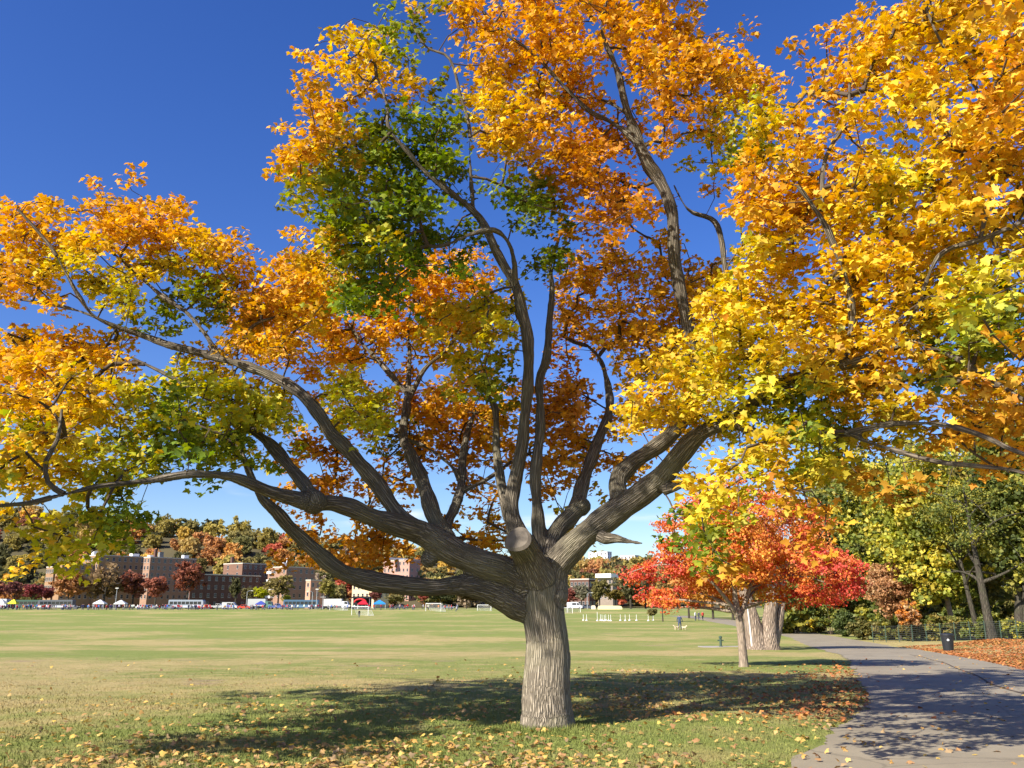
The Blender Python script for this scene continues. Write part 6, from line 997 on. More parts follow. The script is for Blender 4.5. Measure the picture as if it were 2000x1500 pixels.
for k, px in enumerate(np.arange(1545, 2060, 42)):
    Y = 92 + (k * 5 % 4) * 6; x, _, zt = P2(px, 1120 + g_.uniform(-30, 25), Y); z0 = float(zsurf(x, Y)); hh = zt - z0; wd = 3.6
    root = empty('thicket_bush', (x, Y, z0), 0, 'tall dense dark bush at the back of the wood behind the fence shrubs', 'shrub', 'dense bushes at the back of the wood')
    (V_, F_, C_), Cc = crown_np(g_, [(g_.uniform(-.4, .4) * wd, g_.uniform(-.3, .3) * wd, hh * f_, wd * .7, wd * .5, hh * .3) for f_ in (.25, .3, .5, .6, .75)], 70, 3600, .36, [GRN, OLV, OLV, GRN + YGR][k % 4], crad=.6, tmpl=T_QUAD)
    setp(link('foliage', np_mesh('foliage', V_, F_, [LEAF], cols=C_), root), kind='stuff')
    mb = MB()
    for _ in range(5):
        e = Cc[g_.integers(len(Cc))]; mb.tube([(e[0] * .15, e[1] * .15, -.05), (e[0] * .5, e[1] * .5, e[2] * .6), tuple(e)], [.07, .05, .015], 5)
    mb.obj('stems', BARK_DARK, root)
wood_tree('woodland_tree', 'hazy green tree rearmost in the wood, filling the gap beside the red maple', 1665, 135, 860, 1190, 260, GRN + OLV, 41, 9000, size=.5, group=GW)
wood_tree('woodland_tree', 'rearmost olive tree of the wood behind the yellow-green tree', 1850, 138, 800, 1190, 320, OLV + YGR, 42, 9000, size=.5, group=GW)
wood_tree('woodland_tree', 'rearmost golden green tree at the picture\'s edge', 2010, 130, 820, 1190, 260, OLV + GRN, 43, 8000, size=.5, group=GW)
# wire fence on thin posts
FGREEN = plain('fence_green', (.05, .085, .06), .6, .3); FGREY = plain('galvanised_wire', (.09, .10, .09), .5, .4, metal=.5)
fa = np.array([28.4, 71.3]); fb = np.array([36.6, 61.5]); fence = empty('wire_fence', (fa[0], fa[1], float(zsurf(*fa))), 0, 'low green wire mesh fence along the wood behind the litter bin', 'fence')
nb_ = 13; fo = np.array([fa[0], fa[1], float(zsurf(*fa))])
tops = []
for k in range(nb_):
    p = fa + (fb - fa) * k / (nb_ - 1); z = float(zsurf(*p)); q = np.array([p[0], p[1], z]) - fo; tops.append(q)
    mb = MB().tube([q + np.array([0, 0, -.1]), q + np.array([0, 0, 1.30])], .03, 6); mb.obj('fence_post', FGREEN, fence)
for k in range(nb_ - 1):
    a, b_ = tops[k], tops[k + 1]; mb = MB()
    for h_ in np.linspace(.08, 1.22, 9): mb.tube([a + np.array([0, 0, h_]), b_ + np.array([0, 0, h_])], .006, 3, cap=False)
    for t_ in np.linspace(.08, .92, 8): mb.tube([a + (b_ - a) * t_ + np.array([0, 0, .05]), a + (b_ - a) * t_ + np.array([0, 0, 1.25])], .006, 3, cap=False)
    mb.obj('wire_panel', FGREY, fence)

# ------------------------------------------------------------------ litter bin and green post
BLK = plain('black_bin_plastic', (.018, .02, .024), .45, .4); WHT = plain('white_paint', (.78, .78, .76), .5, .3, .05)
bx, by = 23.05, 48.0; bz = float(zsurf(bx, by)); bin_ = empty('litter_bin', (bx, by, bz), R(-20), 'black litter bin with a white emblem standing in leaves beside the path', 'bin')
prof = [(0.0, .24), (.05, .255), (.5, .29), (.78, .31), (.80, .33), (.84, .33)]
mb = MB(); mb.tube([(0, 0, z) for z, r in prof], [r for z, r in prof], 20); mb.obj('body', BLK, bin_)
mb = MB(); mb.tube([(0, 0, .842), (0, 0, .88), (0, 0, .92), (0, 0, .94)], [.335, .33, .24, .12], 20); mb.obj('lid', BLK, bin_)
lf = T_RICH[0] * .12; em = np_mesh('emblem', np.stack([lf[:, 0], np.full(len(lf), -.318), lf[:, 1] + .58], -1), T_RICH[1][:, ::-1], [WHT]); link('emblem', em, bin_)
px_, py_ = 13.74, 59.75; pz = float(zsurf(px_, py_)); pst = empty('hydrant_post', (px_, py_, pz), 0, 'short dark green post on a paved strip left of the red maple\'s trunk', 'post')
mb = MB().tube([(0, 0, 0), (0, 0, .06), (0, 0, .07), (0, 0, .55), (0, 0, .56), (0, 0, .66), (0, 0, .7)], [.14, .14, .08, .08, .11, .11, .04], 12); mb.obj('post', FGREEN, pst)
MB().tube([(-.2, 0, .42), (.2, 0, .42)], .04, 8).obj('outlet', FGREEN, pst)
pad = MB().box(12.4, 15.4, 58.9, 60.6, pz - .2, pz + .03).obj('paving', plain('old_concrete', (.33, .30, .27), .9, .2)); setp(pad, 'narrow concrete strip under the green post', 'paving', kind='structure')
st_x, st_y = 20.9, 44.5

# ------------------------------------------------------------------ people (skin-grown bodies) and dogs
SKIN = plain('skin', (.45, .28, .2), .6, .3, .1); HAIR = plain('dark_hair', (.05, .035, .025), .6, .3); SHOE = plain('shoes', (.05, .05, .055), .6, .3); SHIRT = objcol('shirt_cloth', .85, .1)
m, n, o = new_mat('trouser_cloth'); p = n.nodes.new('ShaderNodeBsdfPrincipled'); p.inputs['Roughness'].default_value = .9; oi = n.nodes.new('ShaderNodeObjectInfo'); cr = n.nodes.new('ShaderNodeValToRGB')
cr.color_ramp.elements[0].color = (.02, .025, .045, 1); cr.color_ramp.elements[1].color = (.22, .2, .17, 1); e_ = cr.color_ramp.elements.new(.5); e_.color = (.05, .07, .14, 1); L(n, oi.outputs['Random'], cr.inputs[0]); L(n, cr.outputs[0], p.inputs['Base Color']); L(n, p.outputs[0], o.inputs[0]); TROUS = m
def skin_mesh(name, J, Ed, rad, sub, classify, mats):
    me = bpy.data.meshes.new(name); me.from_pydata(J, Ed, []); ob = bpy.data.objects.new(name, me); col.objects.link(ob); ob.modifiers.new('s', 'SKIN')
    for i, r_ in enumerate(rad): d_ = me.skin_vertices[0].data[i]; d_.radius = (r_, r_) if not isinstance(r_, tuple) else r_; d_.use_root = (i == 0)
    if sub: sm = ob.modifiers.new('u', 'SUBSURF'); sm.levels = sub; sm.render_levels = sub
    dg = bpy.context.evaluated_depsgraph_get(); ev = bpy.data.meshes.new_from_object(ob.evaluated_get(dg)); bpy.data.objects.remove(ob)
    for m_ in mats: ev.materials.append(m_)
    for pl in ev.polygons: pl.material_index = classify(pl.center); pl.use_smooth = True
    return ev
def person_mesh(name, step=0.0, arm=0.1, fore=0.0, sub=1):
    J = [(0, 0, .96), (0, .01, 1.15), (0, 0, 1.38), (0, -.01, 1.5), (0, -.02, 1.58), (0, -.03, 1.70),
         (-.17, 0, 1.42), (-.24 - arm * .3, -.03 - fore * .1, 1.14), (-.25 - arm * .2, -.1 - fore * .3, .9 + fore * .15), (.17, 0, 1.42), (.24 + arm * .3, .02, 1.14), (.25 + arm * .2, -.06, .9),
         (-.10, 0, .9), (-.11, -.05 - step * .25, .5), (-.11, .02 - step * .38, .1), (-.11, -.12 - step * .42, .05), (.10, 0, .9), (.11, -.05 + step * .2, .5), (.11, .04 + step * .5, .1), (.11, -.1 + step * .46, .05),
         (-.26 - arm * .2, -.13 - fore * .34, .83 + fore * .16), (.26 + arm * .2, -.09, .83)]
    Ed = [(0, 1), (1, 2), (2, 3), (3, 4), (4, 5), (2, 6), (6, 7), (7, 8), (8, 20), (2, 9), (9, 10), (10, 11), (11, 21), (0, 12), (12, 13), (13, 14), (14, 15), (0, 16), (16, 17), (17, 18), (18, 19)]
    rad = [(.15, .11), (.15, .11), (.16, .11), .075, .07, (.085, .1), .075, .052, .038, .075, .052, .038, .095, .065, .045, .045, .095, .065, .045, .045, .035, .035]
    def cl(c):
        if c.z > 1.52: return 1 if (c.z > 1.7 or c.y > .02) and c.z > 1.6 else 0
        if abs(c.x) > .2 and c.z < .93: return 0
        if c.z > .95: return 2
        return 4 if c.z < .09 else 3
    return skin_mesh(name, J, Ed, rad, sub, cl, [SKIN, HAIR, SHIRT, TROUS, SHOE])
PM = [person_mesh('person', 0, .1), person_mesh('person', .5, .15, .3), person_mesh('person', .2, .3, .8)]
SHIRTS = [('red', (.55, .03, .03)), ('white', (.75, .75, .73)), ('navy', (.03, .04, .12)), ('grey', (.25, .25, .26)), ('blue', (.05, .15, .45)), ('maroon', (.22, .02, .04)), ('black', (.02, .02, .02)), ('pink', (.6, .25, .28)), ('orange', (.65, .25, .04))]
def person(x, y, k, shirt, label, group, rz, h=1.0):
    o = link('person', PM[k]); o.location = (x, y, zs(x, y)); o.rotation_euler = (0, 0, rz); o.scale = (h, h, h); o.color = (*shirt, 1); return setp(o, label, 'person', group)
g = np.random.default_rng(77)
pers_x = []
for k in range(285):
    px = g.choice([g.uniform(2, 200), g.uniform(205, 360), g.uniform(360, 640), g.uniform(640, 905)], p=[.37, .2, .28, .15]); Y = 281 + abs(g.normal()) * 6; x = (px - 1000) / 1700 * Y * 1.01
    nm, c = SHIRTS[g.choice(9, p=[.17, .2, .14, .12, .09, .1, .08, .05, .05])]
    person(x, Y, int(g.integers(3)), [v * g.uniform(.8, 1.1) for v in c], 'person in a %s top among the crowd lining the far edge of the field' % nm, 'people in %s lining the field' % nm, g.uniform(0, 6.28), g.uniform(.88, 1.06))
wk = person(19.69, 106.0, 1, (.05, .07, .13), 'person in dark blue walking pale dogs on the grass', None, R(160), 1.03)
person(34.3, 168.5, 0, (.72, .7, .68), 'person in white standing by the far bend of the path', None, R(40)); person(36.0, 170, 1, (.5, .06, .05), 'person in red on the far bend of the path', None, R(200)); person(35.1, 169.2, 2, (.06, .06, .08), 'person in black between the white and red ones on the far path', None, R(120), .97)
person(-36.5, 215, 0, (.03, .03, .04), 'lone person in black on the grass between the goals', None, R(30))
person(-16.5, 266, 1, (.6, .6, .62), 'lone person in pale grey in front of the crowd near the middle goal', None, R(90))
FUR = plain('cream_fur', (.62, .5, .34), .95, .1, .25, 8)
def dog(x, y, rz, label, s):
    J = [(0, 0, .5), (.28, 0, .5), (-.26, 0, .52), (.4, 0, .66), (.52, 0, .74), (.66, 0, .70), (.27, -.08, .36), (.25, -.08, .2), (.26, -.08, .03), (.27, .08, .36), (.31, .08, .2), (.30, .08, .03), (-.24, -.08, .40), (-.30, -.08, .2), (-.27, -.08, .03), (-.24, .08, .40), (-.28, .08, .2), (-.24, .08, .03), (-.36, 0, .6), (-.48, 0, .72), (.48, -.06, .84), (.48, .06, .84)]
    Ed = [(0, 1), (0, 2), (1, 3), (3, 4), (4, 5), (1, 6), (6, 7), (7, 8), (1, 9), (9, 10), (10, 11), (2, 12), (12, 13), (13, 14), (2, 15), (15, 16), (16, 17), (2, 18), (18, 19), (4, 20), (4, 21)]
    rad = [.12, .14, .11, .09, .085, .045, .05, .035, .035, .05, .035, .035, .07, .035, .035, .07, .035, .035, .035, .02, .03, .03]
    o = link('dog', skin_mesh('dog', J, Ed, rad, 1, lambda c: 0, [FUR])); o.location = (x, y, zs(x, y)); o.rotation_euler = (0, 0, rz); o.scale = (s, s, s); setp(o, label, 'dog')
dog(19.25, 105.7, R(200), 'pale dog on the lawn side of its walker', .72); dog(20.1, 105.6, R(-40), 'cream dog on the path side of the person in dark blue', .68)

# ------------------------------------------------------------------ pitch furniture
NET = plain('white_net', (.7, .7, .7), .8, .1)
def goal(x, y, rz, label, W=6.4, H=2.3, D=2.0):
    r_ = empty('soccer_goal', (x, y, zs(x, y)), rz, label, 'goal', 'soccer goals on the field'); t = .07
    for sx in (-1, 1):
        MB().tube([(sx * W / 2, 0, 0), (sx * W / 2, 0, H)], t, 8).obj('post', WHT, r_)
        MB().tube([(sx * W / 2, 0, H), (sx * W / 2, D * .3, H), (sx * W / 2, D, .04), (sx * W / 2, 0, .04)], .05, 6).obj('side_frame', WHT, r_)
    MB().tube([(-W / 2, 0, H), (W / 2, 0, H)], t, 8).obj('crossbar', WHT, r_); MB().tube([(-W / 2, D, .05), (W / 2, D, .05)], .05, 6).obj('ground_bar', WHT, r_)
    mb = MB()
    for u_ in np.linspace(-W / 2, W / 2, 22): mb.tube([(u_, 0, H), (u_, D * .3, H), (u_, D, .05)], .011, 3, cap=False)
    for v_ in np.linspace(0, 1, 10): mb.tube([(-W / 2, D * (.3 + .7 * v_), H * (1 - v_) + .05 * v_), (W / 2, D * (.3 + .7 * v_), H * (1 - v_) + .05 * v_)], .011, 3, cap=False)
    mb.obj('net', NET, r_)
def gp(px, Y): return (px - 1000) / 1700 * Y * 1.012
goal(gp(716, 239), 239, R(-38), 'nearest soccer goal on the lawn, left of the maple\'s low limb'); goal(gp(853, 270), 270, R(-40), 'second soccer goal, under the low limb\'s pale patch'); goal(gp(948, 276), 276, R(-8), 'small soccer goal seen just left of the maple trunk', 4.2, 1.7)
goal(gp(1116, 262), 262, R(10), 'soccer goal just right of the maple trunk, upper one', 3.8, 2.0); goal(gp(1102, 255), 255, R(5), 'soccer goal hard against the maple trunk\'s right side', 3.4, 1.5); goal(gp(672, 280), 280, R(-36), 'faint far soccer goal beside the white stage truck', 6, 2.2)
for k, px in enumerate([1133, 1139, 1159, 1165, 1168, 1172, 1175, 1180, 1184, 1202, 1211, 1219, 1232, 1254, 1263]):
    Y = 172 - (k * 37 % 11) * .6; x = gp(px, Y); r_ = empty('training_pole', (x, Y, zs(x, Y)), 0, 'white slalom pole on a round white base out on the pitch', 'pole', 'white training poles on the pitch')
    MB().tube([(0, 0, .1), (0, 0, 1.15 + .5 * (k == 2))], .035, 6).obj('pole', WHT, r_); MB().tube([(0, 0, 0), (0, 0, .05), (0, 0, .16), (0, 0, .22)], [.2, .22, .18, .05], 10).obj('base', WHT, r_)
CREAM = plain('cream_tarp', (.72, .64, .36), .7, .2, .12, 1)
fx = gp(1183, 293); mb = MB().prism([(-3.9, 0), (3.9, 0), (3.9, .5), (3.6, 1.0), (3.0, 1.15), (-3.0, 1.2), (-3.7, 1.0), (-3.9, .5)], -1, 1); o = mb.obj('field_cover', CREAM); o.location = (fx, 293, zs(fx, 293)); setp(o, 'long low cream tarpaulin heap on the far edge of the field', 'tarpaulin')
fx = gp(1152, 295); o = MB().box(-.7, .7, -.4, .4, 0, 1.0).box(-.5, .5, -.42, .42, 1.0, 1.25).obj('equipment_box', plain('pale_box', (.66, .58, .44), .7, .2)); o.location = (fx, 295, zs(fx, 295)); setp(o, 'pale equipment box beside the cream tarpaulin heap', 'box')

# ------------------------------------------------------------------ tents, vehicles, stage
def tent(px, Y, W, H, c, label):
    x = gp(px, Y); r_ = empty('canopy_tent', (x, Y, zs(x, Y)), R(8), label, 'tent', 'canopy tents by the crowd'); mt = plain('tent_cloth', c, .8, .1, .06, 1); h = W / 2
    mb = MB(); e = H * .62
    mb.add([(-h, -h, e), (h, -h, e), (h, h, e), (-h, h, e), (-.3, -.3, H * .96), (.3, -.3, H * .96), (.3, .3, H * .96), (-.3, .3, H * .96), (0, 0, H), (-h, -h, e - .28), (h, -h, e - .28), (h, h, e - .28), (-h, h, e - .28)],
           [(0, 1, 5, 4), (1, 2, 6, 5), (2, 3, 7, 6), (3, 0, 4, 7), (4, 5, 8), (5, 6, 8), (6, 7, 8), (7, 4, 8), (9, 10, 1, 0), (10, 11, 2, 1), (11, 12, 3, 2), (12, 9, 0, 3)]); mb.obj('canopy', mt, r_)
    for sx in (-1, 1):
        for sy in (-1, 1): MB().tube([(sx * (h - .06), sy * (h - .06), 0), (sx * (h - .06), sy * (h - .06), e)], .04, 6).obj('leg', WHT, r_)
WC = (.58, .58, .57)
tent(43, 298, 3.6, 3.3, WC, 'white canopy tent at the far end of the crowd, by the red trees'); tent(67, 300, 2.6, 3.2, (.72, .68, .05), 'yellow canopy tent beside the white one by the red trees')
tent(229, 299, 3.6, 3.1, WC, 'white canopy tent below the brown trees, left one of two'); tent(268, 299, 3.6, 3.0, WC, 'white canopy tent beside the street lamp below the brown trees')
tent(721, 297, 3.4, 2.9, (.55, .02, .04), 'red canopy tent in front of the black stage'); tent(752, 297, 4.0, 3.0, (.03, .22, .62), 'blue canopy tent between the stage and the trees'); tent(530, 300, 3.2, 2.7, (.05, .07, .3), 'dark blue canopy tent in the middle of the crowd')
TYRE = plain('tyre', (.015, .015, .016), .8, .2); RIM = plain('rim', (.4, .4, .42), .4, .5, metal=.7); GLASS = plain('vehicle_glass', (.02, .025, .03), .12, .6, .1); LAMP = plain('lamp_glass', (.7, .68, .6), .2, .5)
def vehicle(kind, px, Y, c, label, c2=None, flip=False, name=None):
    x = gp(px, Y); r_ = empty(name or kind, (x, Y, zs(x, Y) + .03), R(180 if flip else 0), label, {'car': 'car', 'van': 'van', 'bus': 'bus', 'box_truck': 'truck', 'pickup_truck': 'truck'}[kind], 'vehicles parked along the street')
    pm = plain('paint', c, .35, .5, .04, 1); pm2 = plain('paint_lower', c2, .4, .4, .05, 1) if c2 else pm
    if kind == 'car':
        Ln, W, wr = 4.5, 1.75, .33; prof = [(-2.25, .3), (2.2, .3), (2.25, .6), (2.1, .78), (1.2, .9), (.5, 1.4), (-.9, 1.45), (-1.6, .98), (-2.2, .9), (-2.28, .6)]; win = [[(1.0, .95), (.45, 1.35), (-.1, 1.38), (-.1, .95)], [(-.2, .95), (-.2, 1.38), (-.85, 1.38), (-1.35, .98)]]; wx = (-1.35, 1.4)
    elif kind == 'pickup_truck':
        Ln, W, wr = 5.4, 1.95, .4; prof = [(-2.7, .45), (2.65, .45), (2.7, .8), (2.55, 1.05), (1.4, 1.15), (.8, 1.8), (-.5, 1.82), (-.6, 1.15), (-2.68, 1.12)]; win = [[(1.2, 1.2), (.75, 1.7), (.2, 1.72), (.2, 1.2)], [(.1, 1.2), (.1, 1.72), (-.45, 1.72), (-.5, 1.2)]]; wx = (-1.7, 1.75)
    elif kind == 'van':
        Ln, W, wr = 5.3, 1.95, .36; prof = [(-2.6, .35), (2.6, .35), (2.65, .8), (2.5, 1.1), (1.9, 1.3), (1.3, 2.1), (1.0, 2.25), (-2.5, 2.25), (-2.65, 1.9)]; win = [[(1.75, 1.32), (1.3, 1.95), (.7, 1.98), (.7, 1.32)], [(.5, 1.32), (.5, 1.98), (-.9, 1.98), (-.9, 1.32)]]; wx = (-1.6, 1.7)
    elif kind == 'bus':
        Ln, W, wr = 12, 2.5, .5; prof = [(-6, .4), (6, .4), (6.05, 1.2), (5.95, 2.6), (5.7, 3.05), (-5.8, 3.1), (-6, 2.9)]; win = [[(-5.6 + 1.38 * k, 1.5), (-5.6 + 1.38 * k, 2.5), (-4.4 + 1.38 * k, 2.5), (-4.4 + 1.38 * k, 1.5)] for k in range(8)]; wx = (-3.6, 3.9)
    else:
        Ln, W, wr = 8.5, 2.4, .48; prof = [(1.9, .5), (4.2, .5), (4.25, 1.3), (4.05, 1.6), (3.75, 2.55), (1.9, 2.6)]; win = [[(3.95, 1.62), (3.68, 2.4), (2.8, 2.42), (2.8, 1.62)]]; wx = (-2.6, 3.1)
    mb = MB().prism(prof, -W / 2, W / 2); mb.obj('cab' if kind == 'box_truck' else 'body', pm if kind != 'box_truck' else pm2, r_)
    if kind == 'box_truck':
        MB().box(-4.3, 1.85, -W / 2 - .05, W / 2 + .05, .95, 3.4).obj('cargo_box', pm, r_); MB().box(-4.2, 1.88, -.5, .5, .55, .94).obj('chassis', TYRE, r_)
    if kind == 'bus' and c2: MB().box(-5.95, 5.9, -W / 2 - .012, W / 2 + .012, .55, 1.15).obj('stripe', pm2, r_)
    for wv_ in win:
        MB().prism(wv_, -W / 2 - .012, W / 2 + .012).obj('window', GLASS, r_)
    for xx in wx:
        for sy in (-1, 1):
            wm = MB().tube([(xx, sy * (W / 2 - .2), wr), (xx, sy * (W / 2 + .03), wr)], wr, 14).obj('wheel', TYRE, r_); MB().tube([(xx, sy * (W / 2 - .1), wr), (xx, sy * (W / 2 + .04), wr)], wr * .55, 10).obj('rim', RIM, wm)
    fr = max(v[0] for v in prof)
    for sy in (-1, 1): MB().box(fr - .12, fr + .015, sy * (W / 2 - .35) - .15, sy * (W / 2 - .35) + .15, .72, .88).obj('headlight', LAMP, r_)
vehicle('box_truck', 34, 311, (.5, .5, .49), 'white box truck by the maroon trees', (.7, .7, .7), True); vehicle('bus', 148, 312, (.10, .11, .12), 'dark coach with a pale roof at the maroon trees\' end', (.62, .62, .6), True)
vehicle('car', 178, 309, (.05, .05, .055), 'black parked car behind the coach'); vehicle('car', 310, 309, (.45, .46, .47), 'silver parked car below the russet trees'); vehicle('car', 325, 312, (.3, .32, .34), 'grey parked car next to the silver one')
vehicle('bus', 392, 311, (.28, .32, .36), 'blue-grey bus with a white stripe under the tall russet tree', (.5, .52, .55)); vehicle('car', 358, 308, (.12, .16, .22), 'dark blue car just ahead of the blue-grey bus'); vehicle('pickup_truck', 450, 310, (.42, .42, .4), 'pale pickup truck below the lower brick block'); vehicle('van', 473, 309, (.5, .5, .49), 'white van between the pickup and the red car')
vehicle('car', 428, 309, (.3, .02, .02), 'dark red car behind the blue-grey bus'); vehicle('car', 500, 308, (.55, .06, .03), 'bright red car in the middle of the crowd'); vehicle('box_truck', 530, 313, (.42, .44, .42), 'long pale grey truck under the balconies', (.1, .2, .14)); vehicle('pickup_truck', 560, 309, (.08, .12, .3), 'blue pickup truck by the small lime tree')
vehicle('bus', 606, 312, (.06, .13, .2), 'dark blue bus below the narrow brick block', (.12, .2, .3)); vehicle('car', 640, 309, (.03, .03, .035), 'black car between bus and stage truck'); vehicle('box_truck', 672, 309, (.52, .51, .49), 'white stage truck with its box side to the field', (.7, .7, .7)); vehicle('van', 1117, 312, (.74, .74, .74), 'white van far right of the maple trunk'); vehicle('car', 790, 310, (.06, .06, .065), 'black car under the low limb, beside the blue tent'); vehicle('car', 1140, 314, (.08, .09, .11), 'dark car next to the far white van'); vehicle('car', 880, 312, (.2, .21, .23), 'grey car in the shade of the dark green trees')
vehicle('van', 12, 313, (.1, .13, .12), 'dark green van at the picture\'s edge by the maroon trees'); vehicle('bus', 90, 314, (.05, .10, .07), 'dark green coach behind the yellow tent', (.08, .16, .1))
stg = empty('stage', (gp(718, 306), 306, zs(0, 306)), 0, 'black roofed event stage on trusses with a red arch sign', 'stage'); sb = plain('stage_black', (.02, .02, .022), .7, .2); sr = plain('sign_red', (.5, .03, .03), .6, .2)
MB().box(-3.2, 3.2, -2, 2, 0, .9).obj('platform', sb, stg); MB().prism([(-3.4, 3.6), (3.4, 3.6), (2.6, 4.2), (-2.6, 4.2)], -2.2, 2.2).obj('roof', sb, stg); MB().box(-3.1, 3.1, 1.85, 2.0, .9, 3.6).obj('backcloth', sb, stg)
for sx in (-3.1, 3.1):
    for sy in (-1.9, 1.8): MB().tube([(sx, sy, .9), (sx, sy, 3.6)], .1, 6).obj('truss', RIM, stg)
mb = MB(); arc = [(2.0 * math.cos(a), -2.3, 2.2 + 1.1 * math.sin(a)) for a in np.linspace(0, math.pi, 12)]; mb.tube(arc, .28, 8).obj('arch_sign', sr, stg)

# ------------------------------------------------------------------ street lamps
STEEL = plain('lamp_steel', (.36, .37, .37), .5, .4, .08, metal=.4)
for k, (px, top, d_, lab) in enumerate([(258, 1148, -1, 'straight floodlight pole between the two white tents'), (503, 1156, 1, 'curved-arm street lamp in front of the lime green tree'), (626, 1157, -1, 'curved-arm street lamp by the narrow brick block'), (646, 1163, 1, 'thin pole with crossarm left of the white stage truck'), (634, 1150, -1, 'tall straight pole behind the narrow brick block\'s lamp'), (1141, 1160, 1, 'street lamp right of the maple trunk, before the dark houses')]):
    Y = 302; x = gp(px, Y); H = P2(px, top, Y)[2] - zs(x, Y); r_ = empty('street_lamp', (x, Y, zs(x, Y)), 0, lab, 'lamp', 'poles along the street')
    MB().tube([(0, 0, 0), (0, 0, H * .9), (0, 0, H)], [.13, .09, .08], 8).obj('pole', STEEL, r_)
    if k in (0, 4): MB().box(-.5, .5, -.2, .2, H - .25, H).obj('lamp_head', LAMP, r_)
    elif k == 3: MB().box(-1.0, 1.0, -.08, .08, H * .86, H * .9).obj('crossarm', STEEL, r_)
    else:
        MB().tube([(0, 0, H - .05), (d_ * .5, 0, H + .35), (d_ * 1.4, 0, H + .42)], .06, 6).obj('arm', STEEL, r_); MB().prism([(d_ * 1.3, H + .32), (d_ * 2.0, H + .30), (d_ * 2.0, H + .42), (d_ * 1.3, H + .48)], -.15, .15).obj('lamp_head', LAMP, r_)

# ------------------------------------------------------------------ apartment blocks
def brick(name, c): return plain(name, c, .9, .1, .22, .9)
FRM = plain('window_frame', (.36, .33, .3), .6, .3); WGL = plain('window_glass', (.03, .035, .045), .15, .6, .2)
def win_mesh(w_, h_):
    mb = MB(); mb.box(-w_ / 2, w_ / 2, -.05, .05, 0, h_, 0); 
    for a, b_ in ((.08, .48), (.52, .94)): mb.box(-w_ / 2 + .09, w_ / 2 - .09, -.07, .045, h_ * a, h_ * b_, 1)
    mb.box(-w_ / 2 - .1, w_ / 2 + .1, -.13, .05, -.12, 0, 0)
    return mb.mesh('window', [FRM, WGL])
WIN = win_mesh(1.2, 1.7); WINS = win_mesh(.8, 1.2)
def block(px, wl, wr, top, Y, c, label, floors=None, nl=None, nr=None, cat='apartment building', name='apartment_block', extras=(), small=False, flat=None):
    """px: bearing of the near vertical corner; wl / wr: how many picture pixels the sunlit and the shaded face span"""
    x, _, zt = P2(px, top, Y); z0 = 0.2; H = zt - z0; Ll = wl * Y / 1700 / .8; Lr = wr * Y / 1700 / .6
    r_ = empty(name, (x, Y, z0), 0, label, cat, 'apartment blocks behind the street'); m_ = brick('brick', c); cop = plain('coping', (.5, .45, .38), .8, .2)
    dl = np.array([-.8, .6]); dr = np.array([.6, .8]); A = np.zeros(2); B_ = dl * Ll; C_ = dr * Lr; D_ = B_ + C_
    def slab(z0_, z1_, e, mat, nm):
        def pt(p, sx, sy): q = p + dl * (e * sx) + dr * (e * sy); return (q[0], q[1])
        Q = [pt(A, -1, -1), pt(C_, -1, 1), pt(D_, 1, 1), pt(B_, 1, -1)]
        MB().add([(a, b, z0_) for a, b in Q] + [(a, b, z1_) for a, b in Q], [(3, 2, 1, 0), (4, 5, 6, 7), (0, 1, 5, 4), (1, 2, 6, 5), (2, 3, 7, 6), (3, 0, 4, 7)]).obj(nm, mat, r_)
    slab(-1, H, 0, m_, 'wall'); slab(H, H + .45, .12, cop, 'parapet')
    fl = floors or max(2, int(H / 3.1)); fh = H / fl; W_ = WINS if small else WIN
    for face, Ln, d_, nn in (('l', Ll, dl, nl), ('r', Lr, dr, nr)):
        cnt_ = nn if nn is not None else max(1, int(Ln / 3.0)); ang = math.atan2(d_[1], d_[0]) if face == 'r' else math.atan2(-d_[1], -d_[0])
        nrm_ = np.array([-.6, -.8]) if face == 'l' else np.array([.8, -.6])
        for f in range(fl):
            if z0 + f * fh + 3 < 3.5 and f == 0 and Y > 380: continue
            for k in range(cnt_):
                q = d_ * (Ln * (k + .5) / cnt_) + nrm_ * .04
                o = link('window', W_, r_); o.location = (q[0], q[1], f * fh + fh * .32); o.rotation_euler = (0, 0, ang)
    for e in extras:
        u_, v_, w_, d2, h_, cc, nm = e; q = dl * (Ll * u_) + dr * (Lr * v_)
        o = MB().box(-w_ / 2, w_ / 2, -d2 / 2, d2 / 2, 0, h_).box(-w_ / 2 - .06, w_ / 2 + .06, -d2 / 2 - .06, d2 / 2 + .06, h_, h_ + .15).obj(nm, plain(nm, cc, .8, .2), r_); o.location = (q[0], q[1], H + .45); o.rotation_euler = (0, 0, math.atan2(.8, .6))
    return r_
TAN = (.29, .18, .105); BRN = (.12, .065, .05); PNK = (.30, .185, .13); W0 = (.75, .75, .75)
block(106, 24, 16, 1108, 396, TAN, 'low tan brick wing at the end of the row, leafy creeper side', nl=4, nr=2)
block(122, 18, 62, 1101, 392, TAN, 'tan brick block with a blind sunlit end wall', nl=0, nr=9, extras=[(.3, .1, .8, .8, 2.0, TAN, 'chimney')])
block(194, 50, 86, 1085, 402, TAN, 'largest brick apartment block, on the left, with white rooftop boxes', nl=6, nr=12, extras=[(.5, .05, 2, 2, 1.6, W0, 'rooftop_unit'), (.4, .6, 3.5, 2.5, 1.3, W0, 'rooftop_unit'), (.4, .85, 2.2, 2, 1.0, W0, 'rooftop_unit')])
block(294, 18, 60, 1089, 398, PNK, 'brick block with a tall chimney, below the dark red hill tree', nl=2, nr=8, extras=[(.75, .2, 1.2, 1.2, 3.6, BRN, 'chimney'), (.3, .25, 2, 1.5, 2.2, (.2, .2, .2), 'rooftop_unit'), (.4, .8, 2.5, 2, 1.3, W0, 'rooftop_unit')])
